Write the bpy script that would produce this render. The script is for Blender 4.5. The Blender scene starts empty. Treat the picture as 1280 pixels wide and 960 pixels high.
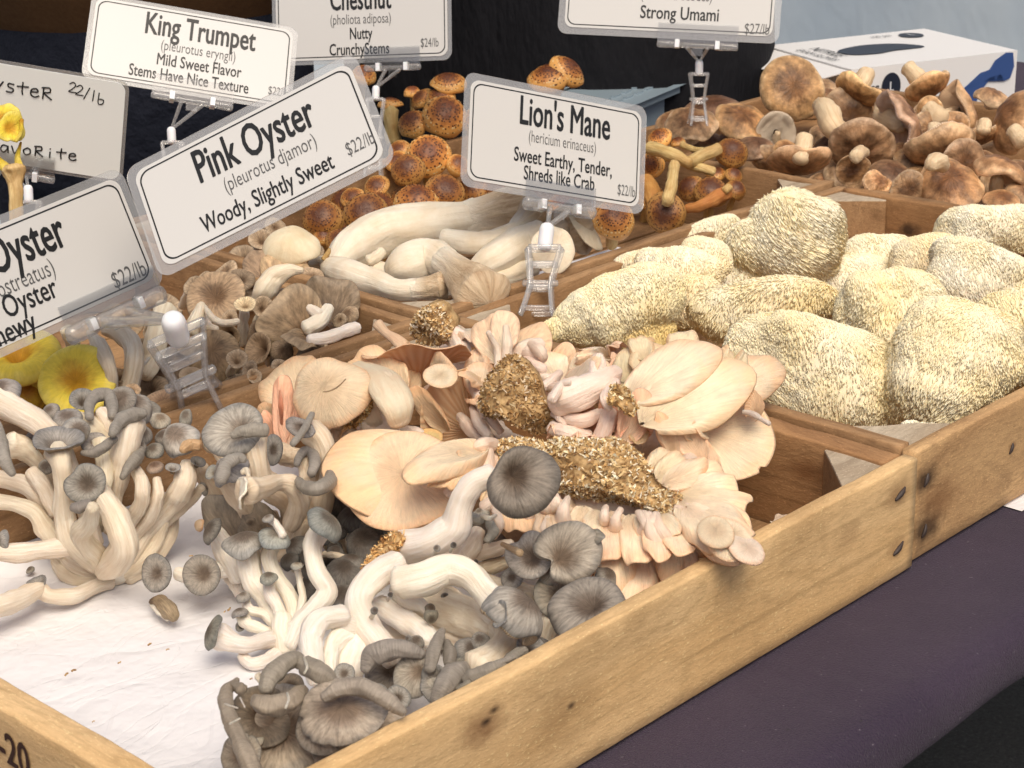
import bpy, bmesh, math, random
import numpy as np
from math import radians, sin, cos, pi
SC = bpy.context.scene
COL = SC.collection
random.seed(7)

# ------------------------------------------------------------------ camera
F_PX = 2333.3
YAW, PIT, ROL = 0.7694, 0.3513, -0.0235
CAM = np.array([-0.9869, -0.5902, 0.5476])
fw = np.array([cos(PIT)*cos(YAW), cos(PIT)*sin(YAW), -sin(PIT)])
_r = np.cross(fw, [0, 0, 1]); _r /= np.linalg.norm(_r)
_u = np.cross(_r, fw)
RX = _r*cos(ROL)+_u*sin(ROL)          # picture right, in the world
UX = -_r*sin(ROL)+_u*cos(ROL)         # picture up
TX = -fw                               # toward the viewer
from mathutils import Matrix, Vector
cd = bpy.data.cameras.new('camera'); cam = bpy.data.objects.new('camera', cd); COL.objects.link(cam)
cd.sensor_width = 36; cd.lens = F_PX/1280*36; cd.clip_start = .05; cd.clip_end = 200
cam.matrix_world = Matrix(((RX[0], UX[0], TX[0], CAM[0]), (RX[1], UX[1], TX[1], CAM[1]), (RX[2], UX[2], TX[2], CAM[2]), (0, 0, 0, 1)))
cd.dof.use_dof = True; cd.dof.focus_distance = 1.35; cd.dof.aperture_fstop = 32.0
SC.camera = cam
# ------------------------------------------------------------------ light
SUN_EL, SUN_AZ = radians(56), radians(236)     # azimuth of the sun, measured in the XY plane from +X
w = bpy.data.worlds.new('World'); SC.world = w; w.use_nodes = True
nt = w.node_tree; nt.nodes.clear()
sk = nt.nodes.new('ShaderNodeTexSky'); sk.sky_type = 'NISHITA'; sk.sun_disc = False
sk.sun_elevation = SUN_EL; sk.sun_rotation = pi/2-SUN_AZ; sk.dust_density = 6.0; sk.air_density = 0.8; sk.ozone_density = 0.4
bg = nt.nodes.new('ShaderNodeBackground'); bg.inputs[1].default_value = 0.15
ow = nt.nodes.new('ShaderNodeOutputWorld')
nt.links.new(sk.outputs[0], bg.inputs[0]); nt.links.new(bg.outputs[0], ow.inputs[0])
sd = bpy.data.lights.new('sun', 'SUN'); sd.energy = 2.35; sd.angle = radians(36); sd.color = (1.0, .92, .76)
so = bpy.data.objects.new('sun', sd); COL.objects.link(so)
sdir = Vector((cos(SUN_EL)*cos(SUN_AZ), cos(SUN_EL)*sin(SUN_AZ), sin(SUN_EL)))
so.rotation_euler = sdir.to_track_quat('Z', 'Y').to_euler(); so.location = (0, 0, 5)
SC.view_settings.view_transform = 'Standard'; SC.view_settings.look = 'None'
SC.view_settings.exposure = -0.33; SC.view_settings.gamma = 1.0; SC.view_settings.use_curve_mapping = False

# ------------------------------------------------------------------ placing
def at(px, py, z):
    d = fw+RX*(px-640)/F_PX-UX*(py-480)/F_PX
    t = (z-CAM[2])/d[2]
    return CAM+t*d
def aty(px, py, y):
    d = fw+RX*(px-640)/F_PX-UX*(py-480)/F_PX
    return CAM+(y-CAM[1])/d[1]*d
def atd(px, py, dep):
    return CAM+dep*(fw+RX*(px-640)/F_PX-UX*(py-480)/F_PX)
def mpp(P): return float(np.dot(np.asarray(P)-CAM, fw))/F_PX        # metres per photo pixel there
def nrm(v):
    v = np.asarray(v, float); return v/(np.linalg.norm(v)+1e-12)
def cv(n): return nrm(RX*n[0]+UX*n[1]+TX*n[2])                     # direction given as (right, up, toward viewer)

# ------------------------------------------------------------------ smooth noise
_K = {}
def vn(P, freq, seed=0, n=7):
    k = _K.get(seed)
    if k is None:
        r = np.random.RandomState(seed); k = (r.normal(size=(n, 3)), r.uniform(0, 6.28, n)); _K[seed] = k
    return np.sin(P@(k[0].T*freq)+k[1]).mean(-1)*1.6

# ------------------------------------------------------------------ mesh collecting
class MB:
    def __init__(s): s.V = []; s.F = []; s.U = []; s.M = []; s.n = 0
    def add(s, V, F, U=None, m=0):
        V = np.asarray(V, float).reshape(-1, 3); F = np.asarray(F, int)
        if U is None: U = np.zeros(F.shape+(2,))
        mm = np.full(len(F), m) if np.isscalar(m) else np.asarray(m)
        s.V.append(V); s.F.append(F+s.n); s.U.append(U); s.M.append(mm); s.n += len(V)
    def grid(s, P, closed=True, mrow=None, m=0):      # P[nu][nv][3], closed along u
        nu, nv = P.shape[:2]
        I = np.arange(nu if closed else nu-1); J = np.arange(nv-1)
        i, j = np.meshgrid(I, J, indexing='ij'); i = i.ravel(); j = j.ravel(); i2 = (i+1) % nu
        F = np.stack([i*nv+j, i2*nv+j, i2*nv+j+1, i*nv+j+1], 1)
        den = nu if closed else nu-1
        u0 = i/den; u1 = (i+1)/den; v0 = j/(nv-1); v1 = (j+1)/(nv-1)
        U = np.stack([np.stack([u0, v0], 1), np.stack([u1, v0], 1), np.stack([u1, v1], 1), np.stack([u0, v1], 1)], 1)
        mm = m if mrow is None else np.asarray(mrow)[j]
        s.add(P.reshape(-1, 3), F, U, mm)
    def box(s, c, h, ax=None, m=0):
        A = np.eye(3) if ax is None else np.asarray(ax)
        sg = np.array([[a, b, d] for a in (-1, 1) for b in (-1, 1) for d in (-1, 1)], float)*np.asarray(h)
        V = np.asarray(c)+sg@A
        s.add(V, [[0, 1, 3, 2], [4, 6, 7, 5], [0, 4, 5, 1], [2, 3, 7, 6], [0, 2, 6, 4], [1, 5, 7, 3]], None, m)
    def build(s, name, mats, parent=None, smooth=True, tint=None, face_col=None):
        me = bpy.data.meshes.new(name)
        V = np.concatenate(s.V)
        if parent is not None: V = V-np.array(parent['_o'] if '_o' in parent else (0, 0, 0))
        nv = len(V); me.vertices.add(nv); me.vertices.foreach_set('co', V.astype(np.float32).ravel())
        sizes = np.concatenate([np.full(len(f), f.shape[1]) for f in s.F])
        lv = np.concatenate([f.ravel() for f in s.F]).astype(np.int32)
        me.loops.add(len(lv)); me.loops.foreach_set('vertex_index', lv)
        me.polygons.add(len(sizes)); st = np.concatenate([[0], np.cumsum(sizes)[:-1]]).astype(np.int32)
        me.polygons.foreach_set('loop_start', st); me.polygons.foreach_set('loop_total', sizes.astype(np.int32))
        me.polygons.foreach_set('material_index', np.concatenate(s.M).astype(np.int32))
        me.polygons.foreach_set('use_smooth', np.full(len(sizes), smooth))
        uv = me.uv_layers.new(name='UVMap'); uv.data.foreach_set('uv', np.concatenate([u.reshape(-1, 2) for u in s.U]).astype(np.float32).ravel())
        if face_col is not None:
            ca = me.color_attributes.new('col', 'FLOAT_COLOR', 'CORNER')
            c = np.repeat(face_col, sizes, axis=0); c = np.concatenate([c, np.ones((len(c), 1))], 1)
            ca.data.foreach_set('color', c.astype(np.float32).ravel())
        me.update(calc_edges=True); me.validate()
        for m in (mats if isinstance(mats, (list, tuple)) else [mats]): me.materials.append(m)
        o = bpy.data.objects.new(name, me); COL.objects.link(o)
        if parent is not None: o.parent = parent
        if tint is not None: o.color = tuple(tint)+(1,)
        return o
def thing(name, label, cat, loc, group=None):
    o = bpy.data.objects.new(name, None); COL.objects.link(o); o.empty_display_size = .01
    o.location = tuple(float(a) for a in loc); o['_o'] = [float(a) for a in loc]
    o['label'] = label; o['category'] = cat
    if group: o['group'] = group
    return o
def sub(child, parent):          # hang a built part one level deeper (its mesh is already relative to the thing)
    child.parent = parent
def tag(o, label=None, cat=None, group=None, kind=None):
    if label: o['label'] = label
    if cat: o['category'] = cat
    if group: o['group'] = group
    if kind: o['kind'] = kind
    return o

# ------------------------------------------------------------------ materials
class N:
    def __init__(s, name):
        s.m = bpy.data.materials.new(name); s.m.use_nodes = True; s.t = s.m.node_tree; s.t.nodes.clear()
        s.out = s.t.nodes.new('ShaderNodeOutputMaterial'); s.b = s.t.nodes.new('ShaderNodeBsdfPrincipled')
        s.t.links.new(s.b.outputs[0], s.out.inputs[0])
    def n(s, ty, **k):
        x = s.t.nodes.new('ShaderNode'+ty)
        for a, b in k.items():
            if a in ('op',): x.operation = b
            else: setattr(x, a, b)
        return x
    def l(s, a, b): s.t.links.new(a, b)
    def val(s, sock, v):
        if hasattr(v, 'node'): s.l(v, sock)
        else: sock.default_value = v
    def math(s, op, a, b=0.0, clamp=False):
        x = s.n('Math', op=op); x.use_clamp = clamp; s.val(x.inputs[0], a); s.val(x.inputs[1], b); return x.outputs[0]
    def noise(s, vec, scale, detail=3, rough=.55, dist=0.0):
        x = s.n('TexNoise'); s.l(vec, x.inputs['Vector']); x.inputs['Scale'].default_value = scale
        x.inputs['Detail'].default_value = detail; x.inputs['Roughness'].default_value = rough; x.inputs['Distortion'].default_value = dist
        return x.outputs[0]
    def ramp(s, fac, stops):
        x = s.n('ValToRGB'); s.l(fac, x.inputs[0]); e = x.color_ramp.elements
        while len(e) < len(stops): e.new(.5)
        for k, (p, c) in enumerate(stops): e[k].position = p; e[k].color = (c[0], c[1], c[2], 1) if len(c) == 3 else c
        return x.outputs[0]
    def mix(s, fac, a, b, mode='MIX'):
        x = s.n('MixRGB'); x.blend_type = mode; s.val(x.inputs[0], fac)
        for i, c in ((1, a), (2, b)):
            if hasattr(c, 'node'): s.l(c, x.inputs[i])
            else: x.inputs[i].default_value = (c[0], c[1], c[2], 1)
        return x.outputs[0]
    def map(s, fac, a, b, c, d):
        x = s.n('MapRange'); s.l(fac, x.inputs[0])
        for i, v in enumerate((a, b, c, d)): x.inputs[i+1].default_value = v
        return x.outputs[0]
    def scalev(s, vec, sc, loc=(0, 0, 0)):
        x = s.n('Mapping'); s.l(vec, x.inputs[0]); x.inputs['Scale'].default_value = sc; x.inputs['Location'].default_value = loc; return x.outputs[0]
    def obj(s): return s.n('TexCoord').outputs['Object']
    def uv(s): return s.n('TexCoord').outputs['UV']
    def tint(s, c):
        oi = s.n('ObjectInfo'); return s.mix(1.0, c, oi.outputs['Color'], 'MULTIPLY')
    def rnd(s): return s.n('ObjectInfo').outputs['Random']
    def bump(s, h, dist, strength=1.0):
        x = s.n('Bump'); x.inputs['Distance'].default_value = dist; x.inputs['Strength'].default_value = strength; s.l(h, x.inputs['Height'])
        s.l(x.outputs[0], s.b.inputs['Normal'])
    def fin(s, col, rough=.6, sss=0, spec=.5, coat=0, sssr=(1, .5, .3), scale=.006):
        b = s.b
        if hasattr(col, 'node'): s.l(col, b.inputs['Base Color'])
        else: b.inputs['Base Color'].default_value = (*col, 1)
        s.val(b.inputs['Roughness'], rough); b.inputs['Specular IOR Level'].default_value = spec
        if sss:
            b.inputs['Subsurface Weight'].default_value = sss; b.inputs['Subsurface Radius'].default_value = sssr; b.inputs['Subsurface Scale'].default_value = scale
        if coat: b.inputs['Coat Weight'].default_value = coat; b.inputs['Coat Roughness'].default_value = .25
        return s.m
M = {}
def roll_mat(name, a, b, c0):
    s = N(name); sep = s.n('SeparateXYZ'); s.l(s.uv(), sep.inputs[0]); cmb = s.n('CombineXYZ'); s.l(s.math('MULTIPLY', sep.outputs[1], 30.0), cmb.inputs[0]); s.l(s.math('MULTIPLY', sep.outputs[0], 2.5), cmb.inputs[1]); s.l(s.math('MULTIPLY', s.rnd(), 40.0), cmb.inputs[2])
    st = s.noise(cmb.outputs[0], 1.6, 4, .65); mo = s.noise(s.obj(), 60, 4, .6)
    c = s.mix(s.map(st, .34, .66, 0, 1), b, a); c = s.mix(s.map(mo, .42, .7, 0, .6), c, c0); c = s.tint(c)
    s.bump(s.math('ADD', st, s.math('MULTIPLY', s.noise(s.obj(), 420, 3, .6), .35)), .0009); return s.fin(c, .5, 0, .4)
M['roll'] = roll_mat('rolled_cap_rim', (.37, .335, .29), (.27, .245, .215), (.22, .195, .165))
def cap_mat(name, centre, mid, edge, streak=.35, rough=.55, coat=0, sss=0, mott=.3, fine=26, wr=.0008):
    s = N(name); uv = s.uv(); sep = s.n('SeparateXYZ'); s.l(uv, sep.inputs[0])
    r = s.math('MULTIPLY', sep.outputs[1], 2.0)
    cmb = s.n('CombineXYZ'); s.l(s.math('MULTIPLY', sep.outputs[0], float(fine)), cmb.inputs[0]); s.l(s.math('MULTIPLY', sep.outputs[1], 3.0), cmb.inputs[1]); s.l(s.math('MULTIPLY', s.rnd(), 40.0), cmb.inputs[2])
    st = s.noise(cmb.outputs[0], 2.2, 4, .65)
    ob = s.obj(); mo = s.noise(ob, 55, 4, .6)
    rr = s.math('ADD', r, s.map(mo, .3, .7, -.16, .16))
    c = s.ramp(rr, [(0.0, centre), (.28, centre), (.62, mid), (.8, mid), (1.0, edge)])
    k = s.math('MULTIPLY', s.map(st, .3, .7, 1-streak, 1+streak*.6), s.map(mo, .3, .7, 1-mott*.6, 1+mott*.5))
    kk = s.n('CombineColor'); [s.l(k, kk.inputs[i]) for i in range(3)]
    c = s.mix(1.0, c, kk.outputs[0], 'MULTIPLY'); c = s.tint(c)
    fn = s.noise(ob, 420, 3, .6)
    s.bump(s.math('ADD', s.math('MULTIPLY', st, 1.0), s.math('MULTIPLY', fn, .35)), wr)
    return s.fin(c, rough, sss, .4, coat)
M['grey'] = cap_mat('grey_cap_skin', (.20, .155, .12), (.37, .34, .30), (.27, .26, .245), streak=.42, rough=.5, mott=.4)
M['brown'] = cap_mat('brown_cap_skin', (.24, .15, .085), (.46, .33, .21), (.52, .39, .26), streak=.5)
M['yellow'] = cap_mat('yellow_cap_skin', (.62, .32, .02), (.84, .64, .06), (.80, .64, .12), streak=.15, rough=.45, mott=.25)
M['tan'] = cap_mat('tan_cap_skin', (.88, .72, .54), (.93, .80, .63), (.95, .68, .47), streak=.14, rough=.6, sss=.15, mott=.2, fine=55, wr=.0011)
M['salmon'] = cap_mat('salmon_cap_skin', (.90, .70, .53), (.92, .62, .45), (.93, .60, .42), streak=.25, rough=.6, sss=.15, mott=.2)
M['shiitake'] = cap_mat('shiitake_cap_skin', (.23, .115, .052), (.45, .275, .145), (.60, .43, .27), streak=.35, rough=.42, mott=.9, fine=12, wr=.0014)
def gill_mat(name, base, deep, nb, rough=.7, depth=.0007, sss=0):
    s = N(name); sep = s.n('SeparateXYZ'); s.l(s.uv(), sep.inputs[0])
    cmb = s.n('CombineXYZ'); s.l(s.math('MULTIPLY', sep.outputs[0], nb*.22), cmb.inputs[0]); s.l(s.math('MULTIPLY', sep.outputs[1], 1.6), cmb.inputs[1])
    wob = s.noise(cmb.outputs[0], 1.0, 2)
    ph = s.math('ADD', s.math('MULTIPLY', sep.outputs[0], 6.2832*nb), s.math('MULTIPLY', wob, 9.0))
    g = s.math('SINE', ph); f = s.map(g, -1, 1, 0, 1)
    c = s.mix(f, deep, base); mo = s.noise(s.obj(), 45, 3); c = s.mix(s.map(mo, .35, .7, 0, .35), c, deep); c = s.tint(c)
    s.bump(f, depth); return s.fin(c, rough, sss, .3)
M['gill_pale'] = gill_mat('pale_gills', (.74, .62, .46), (.48, .34, .2), 90)
M['gill_brown'] = gill_mat('brown_gills', (.50, .38, .25), (.3, .2, .12), 70)
M['gill_pink'] = gill_mat('pink_gills', (.90, .66, .48), (.80, .50, .33), 60, sss=.1, depth=.0004)
M['gill_yellow'] = gill_mat('yellow_gills', (.80, .6, .2), (.6, .38, .08), 70)
M['gill_shii'] = gill_mat('shiitake_gills', (.86, .75, .60), (.64, .48, .33), 110)
def sep0(s):
    x = s.n('SeparateXYZ'); s.l(s.uv(), x.inputs[0]); return x.outputs[1]
def stem_mat(name, a, b, c0, fib=1.0, rough=.6, sss=.08, dep=.0011, blend=None):
    s = N(name); uv = s.uv(); v = s.scalev(uv, (9, 1.6, 1)); sep = s.n('SeparateXYZ'); s.l(v, sep.inputs[0])
    cmb = s.n('CombineXYZ'); s.l(sep.outputs[0], cmb.inputs[0]); s.l(sep.outputs[1], cmb.inputs[1]); s.l(s.math('MULTIPLY', s.rnd(), 50.0), cmb.inputs[2])
    f = s.noise(cmb.outputs[0], 2.4, 5, .65, .4); ob = s.obj(); mo = s.noise(ob, 38, 4, .6)
    c = s.mix(s.map(f, .34, .66, 0, 1), b, a); c = s.mix(s.map(mo, .42, .72, 0, .7), c, c0)
    if blend: c = s.mix(s.map(s.math('ADD', s.n('TexCoord') and sep0(s), s.math('MULTIPLY', s.math('SUBTRACT', f, .5), .5)), .12, .5, 1, 0), c, blend)
    c = s.tint(c)
    s.bump(s.math('ADD', s.math('MULTIPLY', f, 1.0), s.math('MULTIPLY', s.noise(ob, 300, 3), .3)), dep)
    return s.fin(c, rough, sss, .35)
M['stem'] = stem_mat('cream_stem', (.93, .86, .73), (.72, .60, .45), (.76, .62, .45))
M['stemw'] = stem_mat('white_stem', (.95, .91, .84), (.82, .73, .61), (.84, .74, .60))
M['stemp'] = stem_mat('pinkish_stem', (.90, .80, .70), (.86, .70, .58), (.84, .60, .46))
M['stemb'] = stem_mat('tan_stem', (.62, .47, .30), (.42, .28, .16), (.35, .22, .12))
M['stemy'] = stem_mat('straw_stem', (.72, .56, .26), (.52, .34, .12), (.40, .2, .06))
M['king'] = stem_mat('king_trumpet_flesh', (.86, .79, .66), (.80, .71, .56), (.70, .56, .38), dep=.0011)
M['kinggill'] = stem_mat('king_trumpet_gills', (.72, .58, .40), (.38, .25, .14), (.60, .44, .28), dep=.0022, blend=(.84, .76, .62))
# chestnut skin
def chestnut(name, c1, c2, c3):
    s = N(name); sep = s.n('SeparateXYZ'); s.l(s.uv(), sep.inputs[0]); r = s.math('MULTIPLY', sep.outputs[1], 2.0)
    mo = s.noise(s.obj(), 90, 4, .6); rr = s.math('ADD', r, s.map(mo, .3, .7, -.18, .18))
    c = s.ramp(rr, [(0, c1), (.25, c1), (.6, c2), (.85, c3), (1, c3)]); c = s.tint(c)
    s.bump(s.noise(s.obj(), 400, 2), .0005); return s.fin(c, .5, 0, .45, .05)
M['chest'] = chestnut('chestnut_cap_skin', (.13, .04, .011), (.40, .165, .04), (.58, .31, .09))
M['scale'] = N('chestnut_scales').fin((.085, .025, .008), .5)
M['scalel'] = N('pale_scales').fin((.74, .56, .28), .35)
# lion's mane
def lion(name, a, b, y):
    s = N(name); ob = s.obj(); f = s.noise(ob, 16, 3, .6); g = s.noise(ob, 120, 3, .6)
    c = s.mix(s.map(f, .36, .64, 0, .75), a, y); c = s.mix(s.map(g, .4, .7, 0, .35), c, b); c = s.tint(c)
    s.bump(g, .001); return s.fin(c, .8, .12, .15)
M['lion'] = lion('lions_mane_flesh', (1.0, .92, .75), (1.0, .87, .64), (1.0, .82, .48))
M['spine'] = lion('lions_mane_spines', (1.0, .945, .77), (1.0, .90, .64), (1.0, .84, .45))
# substrate flakes
s = N('straw_flakes'); va = s.n('VertexColor'); va.layer_name = 'col'; M['flake'] = s.fin(va.outputs[0], .75, 0, .25)
s = N('substrate_block'); f = s.noise(s.obj(), 220, 4); M['subst'] = s.fin(s.ramp(f, [(.35, (.25, .14, .05)), (.65, (.62, .42, .2))]), .8)
# wood
def wood(name, base, dark, knots=(), rough=.7, stain=.0):
    s = N(name); ob = s.obj(); v = s.scalev(ob, (1.6, 7, 7)); w1 = s.noise(v, 2.6, 4, .55, .8)
    v2 = s.scalev(ob, (45, 190, 190)); fine = s.noise(v2, 2.0, 3, .6)
    c = s.mix(s.map(w1, .35, .65, 0, .8), base, dark)
    ring = s.math('SINE', s.math('MULTIPLY', w1, 36.0)); c = s.mix(s.map(ring, .8, 1, 0, .25), c, [d*.6 for d in dark])
    c = s.mix(s.map(fine, .45, .72, 0, .4), c, [d*.62 for d in dark])
    bl = s.noise(ob, 7, 4, .65); c = s.mix(s.map(bl, .52, .75, 0, .55+stain), c, (dark[0]*.45, dark[1]*.42, dark[2]*.4))
    n3 = s.noise(s.scalev(ob, (2.6, 95, 95)), 1.0, 3, .6, .35); c = s.mix(s.map(n3, .57, .66, 0, .5), c, [d*.62 for d in dark]); sp = s.noise(s.scalev(ob, (380, 900, 900)), 1.0, 3, .6); c = s.mix(s.map(sp, .28, .42, .35, 0), c, [d*.7 for d in dark]); c = s.mix(s.map(sp, .60, .72, 0, .6), c, [min(1, b*1.5) for b in base])
    for (kx, kz, kr, kd) in knots:
        sep = s.n('SeparateXYZ'); s.l(ob, sep.inputs[0])
        dx = s.math('MULTIPLY', s.math('SUBTRACT', sep.outputs[0], kx), .62); dz = s.math('SUBTRACT', sep.outputs[2], kz)
        d = s.math('SQRT', s.math('ADD', s.math('MULTIPLY', dx, dx), s.math('MULTIPLY', dz, dz)))
        d = s.math('ADD', d, s.math('MULTIPLY', s.math('SUBTRACT', s.noise(ob, 90, 3), .5), kr*.9))
        c = s.mix(s.map(d, kr*.25, kr, kd, 0), c, (.05, .028, .016) if kd > .8 else (.20, .09, .035))
    s.bump(s.math('ADD', s.math('ADD', s.math('MULTIPLY', fine, .6), sp), n3), .00035)
    return s.fin(c, rough, 0, .3)
M['wood'] = wood('pale_pine', (.80, .55, .29), (.66, .41, .18))
M['woodd'] = wood('weathered_pine', (.43, .26, .13), (.27, .145, .065), stain=.2)
M['wood_end'] = wood('sawn_block_top', (.56, .47, .35), (.40, .30, .2))
M['nail'] = N('rusty_nail').fin((.05, .035, .03), .6)
M['ink'] = N('stencil_ink').fin((.05, .02, .012), .8)
# signs
s = N('sign_paper'); M['paper'] = s.fin((.63, .62, .60), .32, 0, .5, .25)
M['board'] = N('whiteboard_card').fin((.86, .88, .86), .3, 0, .5, .2)
M['black'] = N('black_print').fin((.012, .012, .012), .4)
M['grey_print'] = N('grey_print').fin((.10, .10, .10), .5)
M['whitep'] = N('white_plastic').fin((.82, .83, .86), .35, .2)
def clear(name, tr, col, rough=.08, dif=.12, fk=.9):
    m = bpy.data.materials.new(name); m.use_nodes = True; t = m.node_tree; t.nodes.clear()
    o = t.nodes.new('ShaderNodeOutputMaterial'); a = t.nodes.new('ShaderNodeBsdfTransparent'); a.inputs[0].default_value = (*col, 1)
    g = t.nodes.new('ShaderNodeBsdfGlossy'); g.inputs['Roughness'].default_value = rough; d = t.nodes.new('ShaderNodeBsdfDiffuse'); d.inputs[0].default_value = (.92, .92, .92, 1)
    fr = t.nodes.new('ShaderNodeFresnel'); fr.inputs[0].default_value = 1.5
    m1 = t.nodes.new('ShaderNodeMixShader'); m1.inputs[0].default_value = dif; t.links.new(a.outputs[0], m1.inputs[1]); t.links.new(d.outputs[0], m1.inputs[2])
    m2 = t.nodes.new('ShaderNodeMixShader'); mm = t.nodes.new('ShaderNodeMath'); mm.operation = 'MULTIPLY_ADD'; mm.inputs[1].default_value = fk; mm.inputs[2].default_value = tr
    t.links.new(fr.outputs[0], mm.inputs[0]); t.links.new(mm.outputs[0], m2.inputs[0]); t.links.new(m1.outputs[0], m2.inputs[1]); t.links.new(g.outputs[0], m2.inputs[2])
    t.links.new(m2.outputs[0], o.inputs[0]); return m
M['laminate'] = clear('laminate_film', .05, (.93, .93, .92), .15, .20)
M['acryl'] = clear('clear_acrylic', .03, (.98, .98, .98), .05, .17, .55)
M['acrylp'] = clear('clear_acrylic_plate', .02, (.985, .985, .985), .08, .02)
# ------------------------------------------------------------------ shape builders
def crom(P, n):
    P = np.asarray(P, float); m = len(P)
    if m == 2: t = np.linspace(0, 1, n)[:, None]; return P[0]*(1-t)+P[1]*t
    Q = np.vstack([2*P[0]-P[1], P, 2*P[-1]-P[-2]]); T = np.linspace(0, m-1, n); out = np.zeros((n, P.shape[1]))
    for a, t in enumerate(T):
        i = min(int(t), m-2); u = t-i; p0, p1, p2, p3 = Q[i:i+4]
        out[a] = .5*(2*p1+(p2-p0)*u+(2*p0-5*p1+4*p2-p3)*u*u+(3*p1-p0-3*p2+p3)*u**3)
    return out
_seed = [100]
def nseed(): _seed[0] += 1; return _seed[0]
def tube_grid(P, R, nu=20, ell=1.0, lump=.08, ridge=.03, seed=None, ends=(True, True)):
    """P n x 3 path, R n radii -> grid nu x nv x 3 (closed along u), rounded ends"""
    seed = nseed() if seed is None else seed
    n = len(P); Tn = np.gradient(P, axis=0); Tn /= np.linalg.norm(Tn, axis=1)[:, None]+1e-12
    up = np.array([0, 0, 1.]) if abs(Tn[0, 2]) < .9 else np.array([1., 0, 0])
    a = nrm(np.cross(up, Tn[0])); A = [a]
    for k in range(1, n):
        a = a-Tn[k]*np.dot(a, Tn[k]); a = nrm(a); A.append(a)
    A = np.array(A); B = np.cross(Tn, A)
    PP = [P]; RR = [R]
    rings = [(P[k], R[k], A[k], B[k]) for k in range(n)]
    if ends[0]: rings = [(P[0]-Tn[0]*R[0]*d, R[0]*f, A[0], B[0]) for d, f in ((.5, .02), (.42, .55), (.22, .85))]+rings
    if ends[1]: rings = rings+[(P[-1]+Tn[-1]*R[-1]*d, R[-1]*f, A[-1], B[-1]) for d, f in ((.22, .85), (.42, .55), (.5, .02))]
    th = np.linspace(0, 2*pi, nu, endpoint=False)
    rs = np.random.RandomState(seed); kr = [(rs.randint(2, 5), rs.uniform(0, 6.28), 1.), (rs.randint(5, 8), rs.uniform(0, 6.28), .6), (rs.randint(9, 12), rs.uniform(0, 6.28), .5)]; tw = rs.uniform(-.9, .9)
    G = np.zeros((nu, len(rings), 3))
    for j, (p, r, a_, b_) in enumerate(rings):
        rad = r*(1+ridge*sum(a_*np.sin(k*th+ph+tw*j/len(rings)*2+.8*sin(j*.55+ph)) for k, ph, a_ in kr))
        G[:, j] = p+np.outer(rad*np.cos(th), a_)+np.outer(rad*np.sin(th)*ell, b_)
    mr = max(float(np.mean(R)), 1e-4)
    dsp = vn(G.reshape(-1, 3), 1.1/mr, seed % 9).reshape(G.shape[:2])[..., None]
    dsp2 = vn(G.reshape(-1, 3), 2.6/mr, 10+seed % 9).reshape(G.shape[:2])[..., None]
    C = np.array([q[0] for q in rings])[None]; d = G-C
    return G+d*(dsp*lump+dsp2*lump*.35)
def pxpath(pts):
    P = np.array([at(*p[:3]) for p in pts]); R = np.array([p[3]*mpp(q) for p, q in zip(pts, P)])
    return P, R
def stem(par, pts, m='stem', name='stem', n=None, nu=28, lump=.13, ridge=.045, ell=1.0, tint=None, ends=(True, True), P=None, R=None):
    if P is None: P, R = pxpath(pts)
    m = 'roll' if m == 'grey' else m; n = n or max(8, 7*len(P)); Q = crom(np.hstack([P, R[:, None]]), n)
    b = MB(); b.grid(tube_grid(Q[:, :3], np.maximum(Q[:, 3], .0004), nu, ell, lump, ridge, None, ends))
    if tint is None: k = random.uniform(.9, 1.04); tint = (k, k*random.uniform(.97, 1.0), k*random.uniform(.93, 1.0))
    return b.build(name, M[m], par, tint=tint)
PROF = {   # (r, z) from the centre of the top over the rim to the gills; index of the rim row is found as the largest r
 'grey': [(0, -.30), (.12, -.20), (.3, -.06), (.55, .04), (.78, .06), (.93, .0), (1.0, -.09), (.99, -.17), (.93, -.2), (.8, -.14), (.5, -.16), (.22, -.34), (.12, -.55)],
 'flat': [(0, -.16), (.15, -.10), (.4, 0), (.7, .03), (.92, .01), (1, -.05), (.98, -.09), (.85, -.08), (.5, -.12), (.22, -.28), (.12, -.45)],
 'hood': [(0, .30), (.2, .29), (.45, .24), (.7, .10), (.9, -.10), (1.0, -.32), (.98, -.5), (.88, -.58), (.76, -.5), (.7, -.3), (.45, -.15), (.2, -.2), (.1, -.3)],
 'dome': [(0, .36), (.2, .34), (.45, .27), (.7, .14), (.9, -.03), (1.0, -.2), (.97, -.32), (.86, -.32), (.6, -.2), (.3, -.2), (.15, -.3)],
 'cup': [(0, -.85), (.12, -.7), (.3, -.45), (.6, -.16), (.85, -.02), (.98, .02), (1.0, -.01), (.97, -.05), (.84, -.12), (.6, -.3), (.36, -.6), (.28, -.9)],
 'ball': [(0, .52), (.25, .49), (.5, .40), (.75, .22), (.93, -.02), (1.0, -.25), (.97, -.42), (.86, -.46), (.6, -.32), (.3, -.28), (.15, -.35)],
 'shii': [(0, .30), (.2, .29), (.45, .24), (.7, .13), (.88, -.02), (.98, -.18), (1.0, -.32), (.93, -.42), (.84, -.38), (.76, -.26), (.5, -.12), (.25, -.1), (.12, -.16)],
 'open': [(0, .08), (.3, .09), (.6, .05), (.85, .03), (.97, .06), (1.0, .02), (.96, -.05), (.8, -.07), (.5, -.08), (.22, -.12), (.12, -.2)],
}
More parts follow.
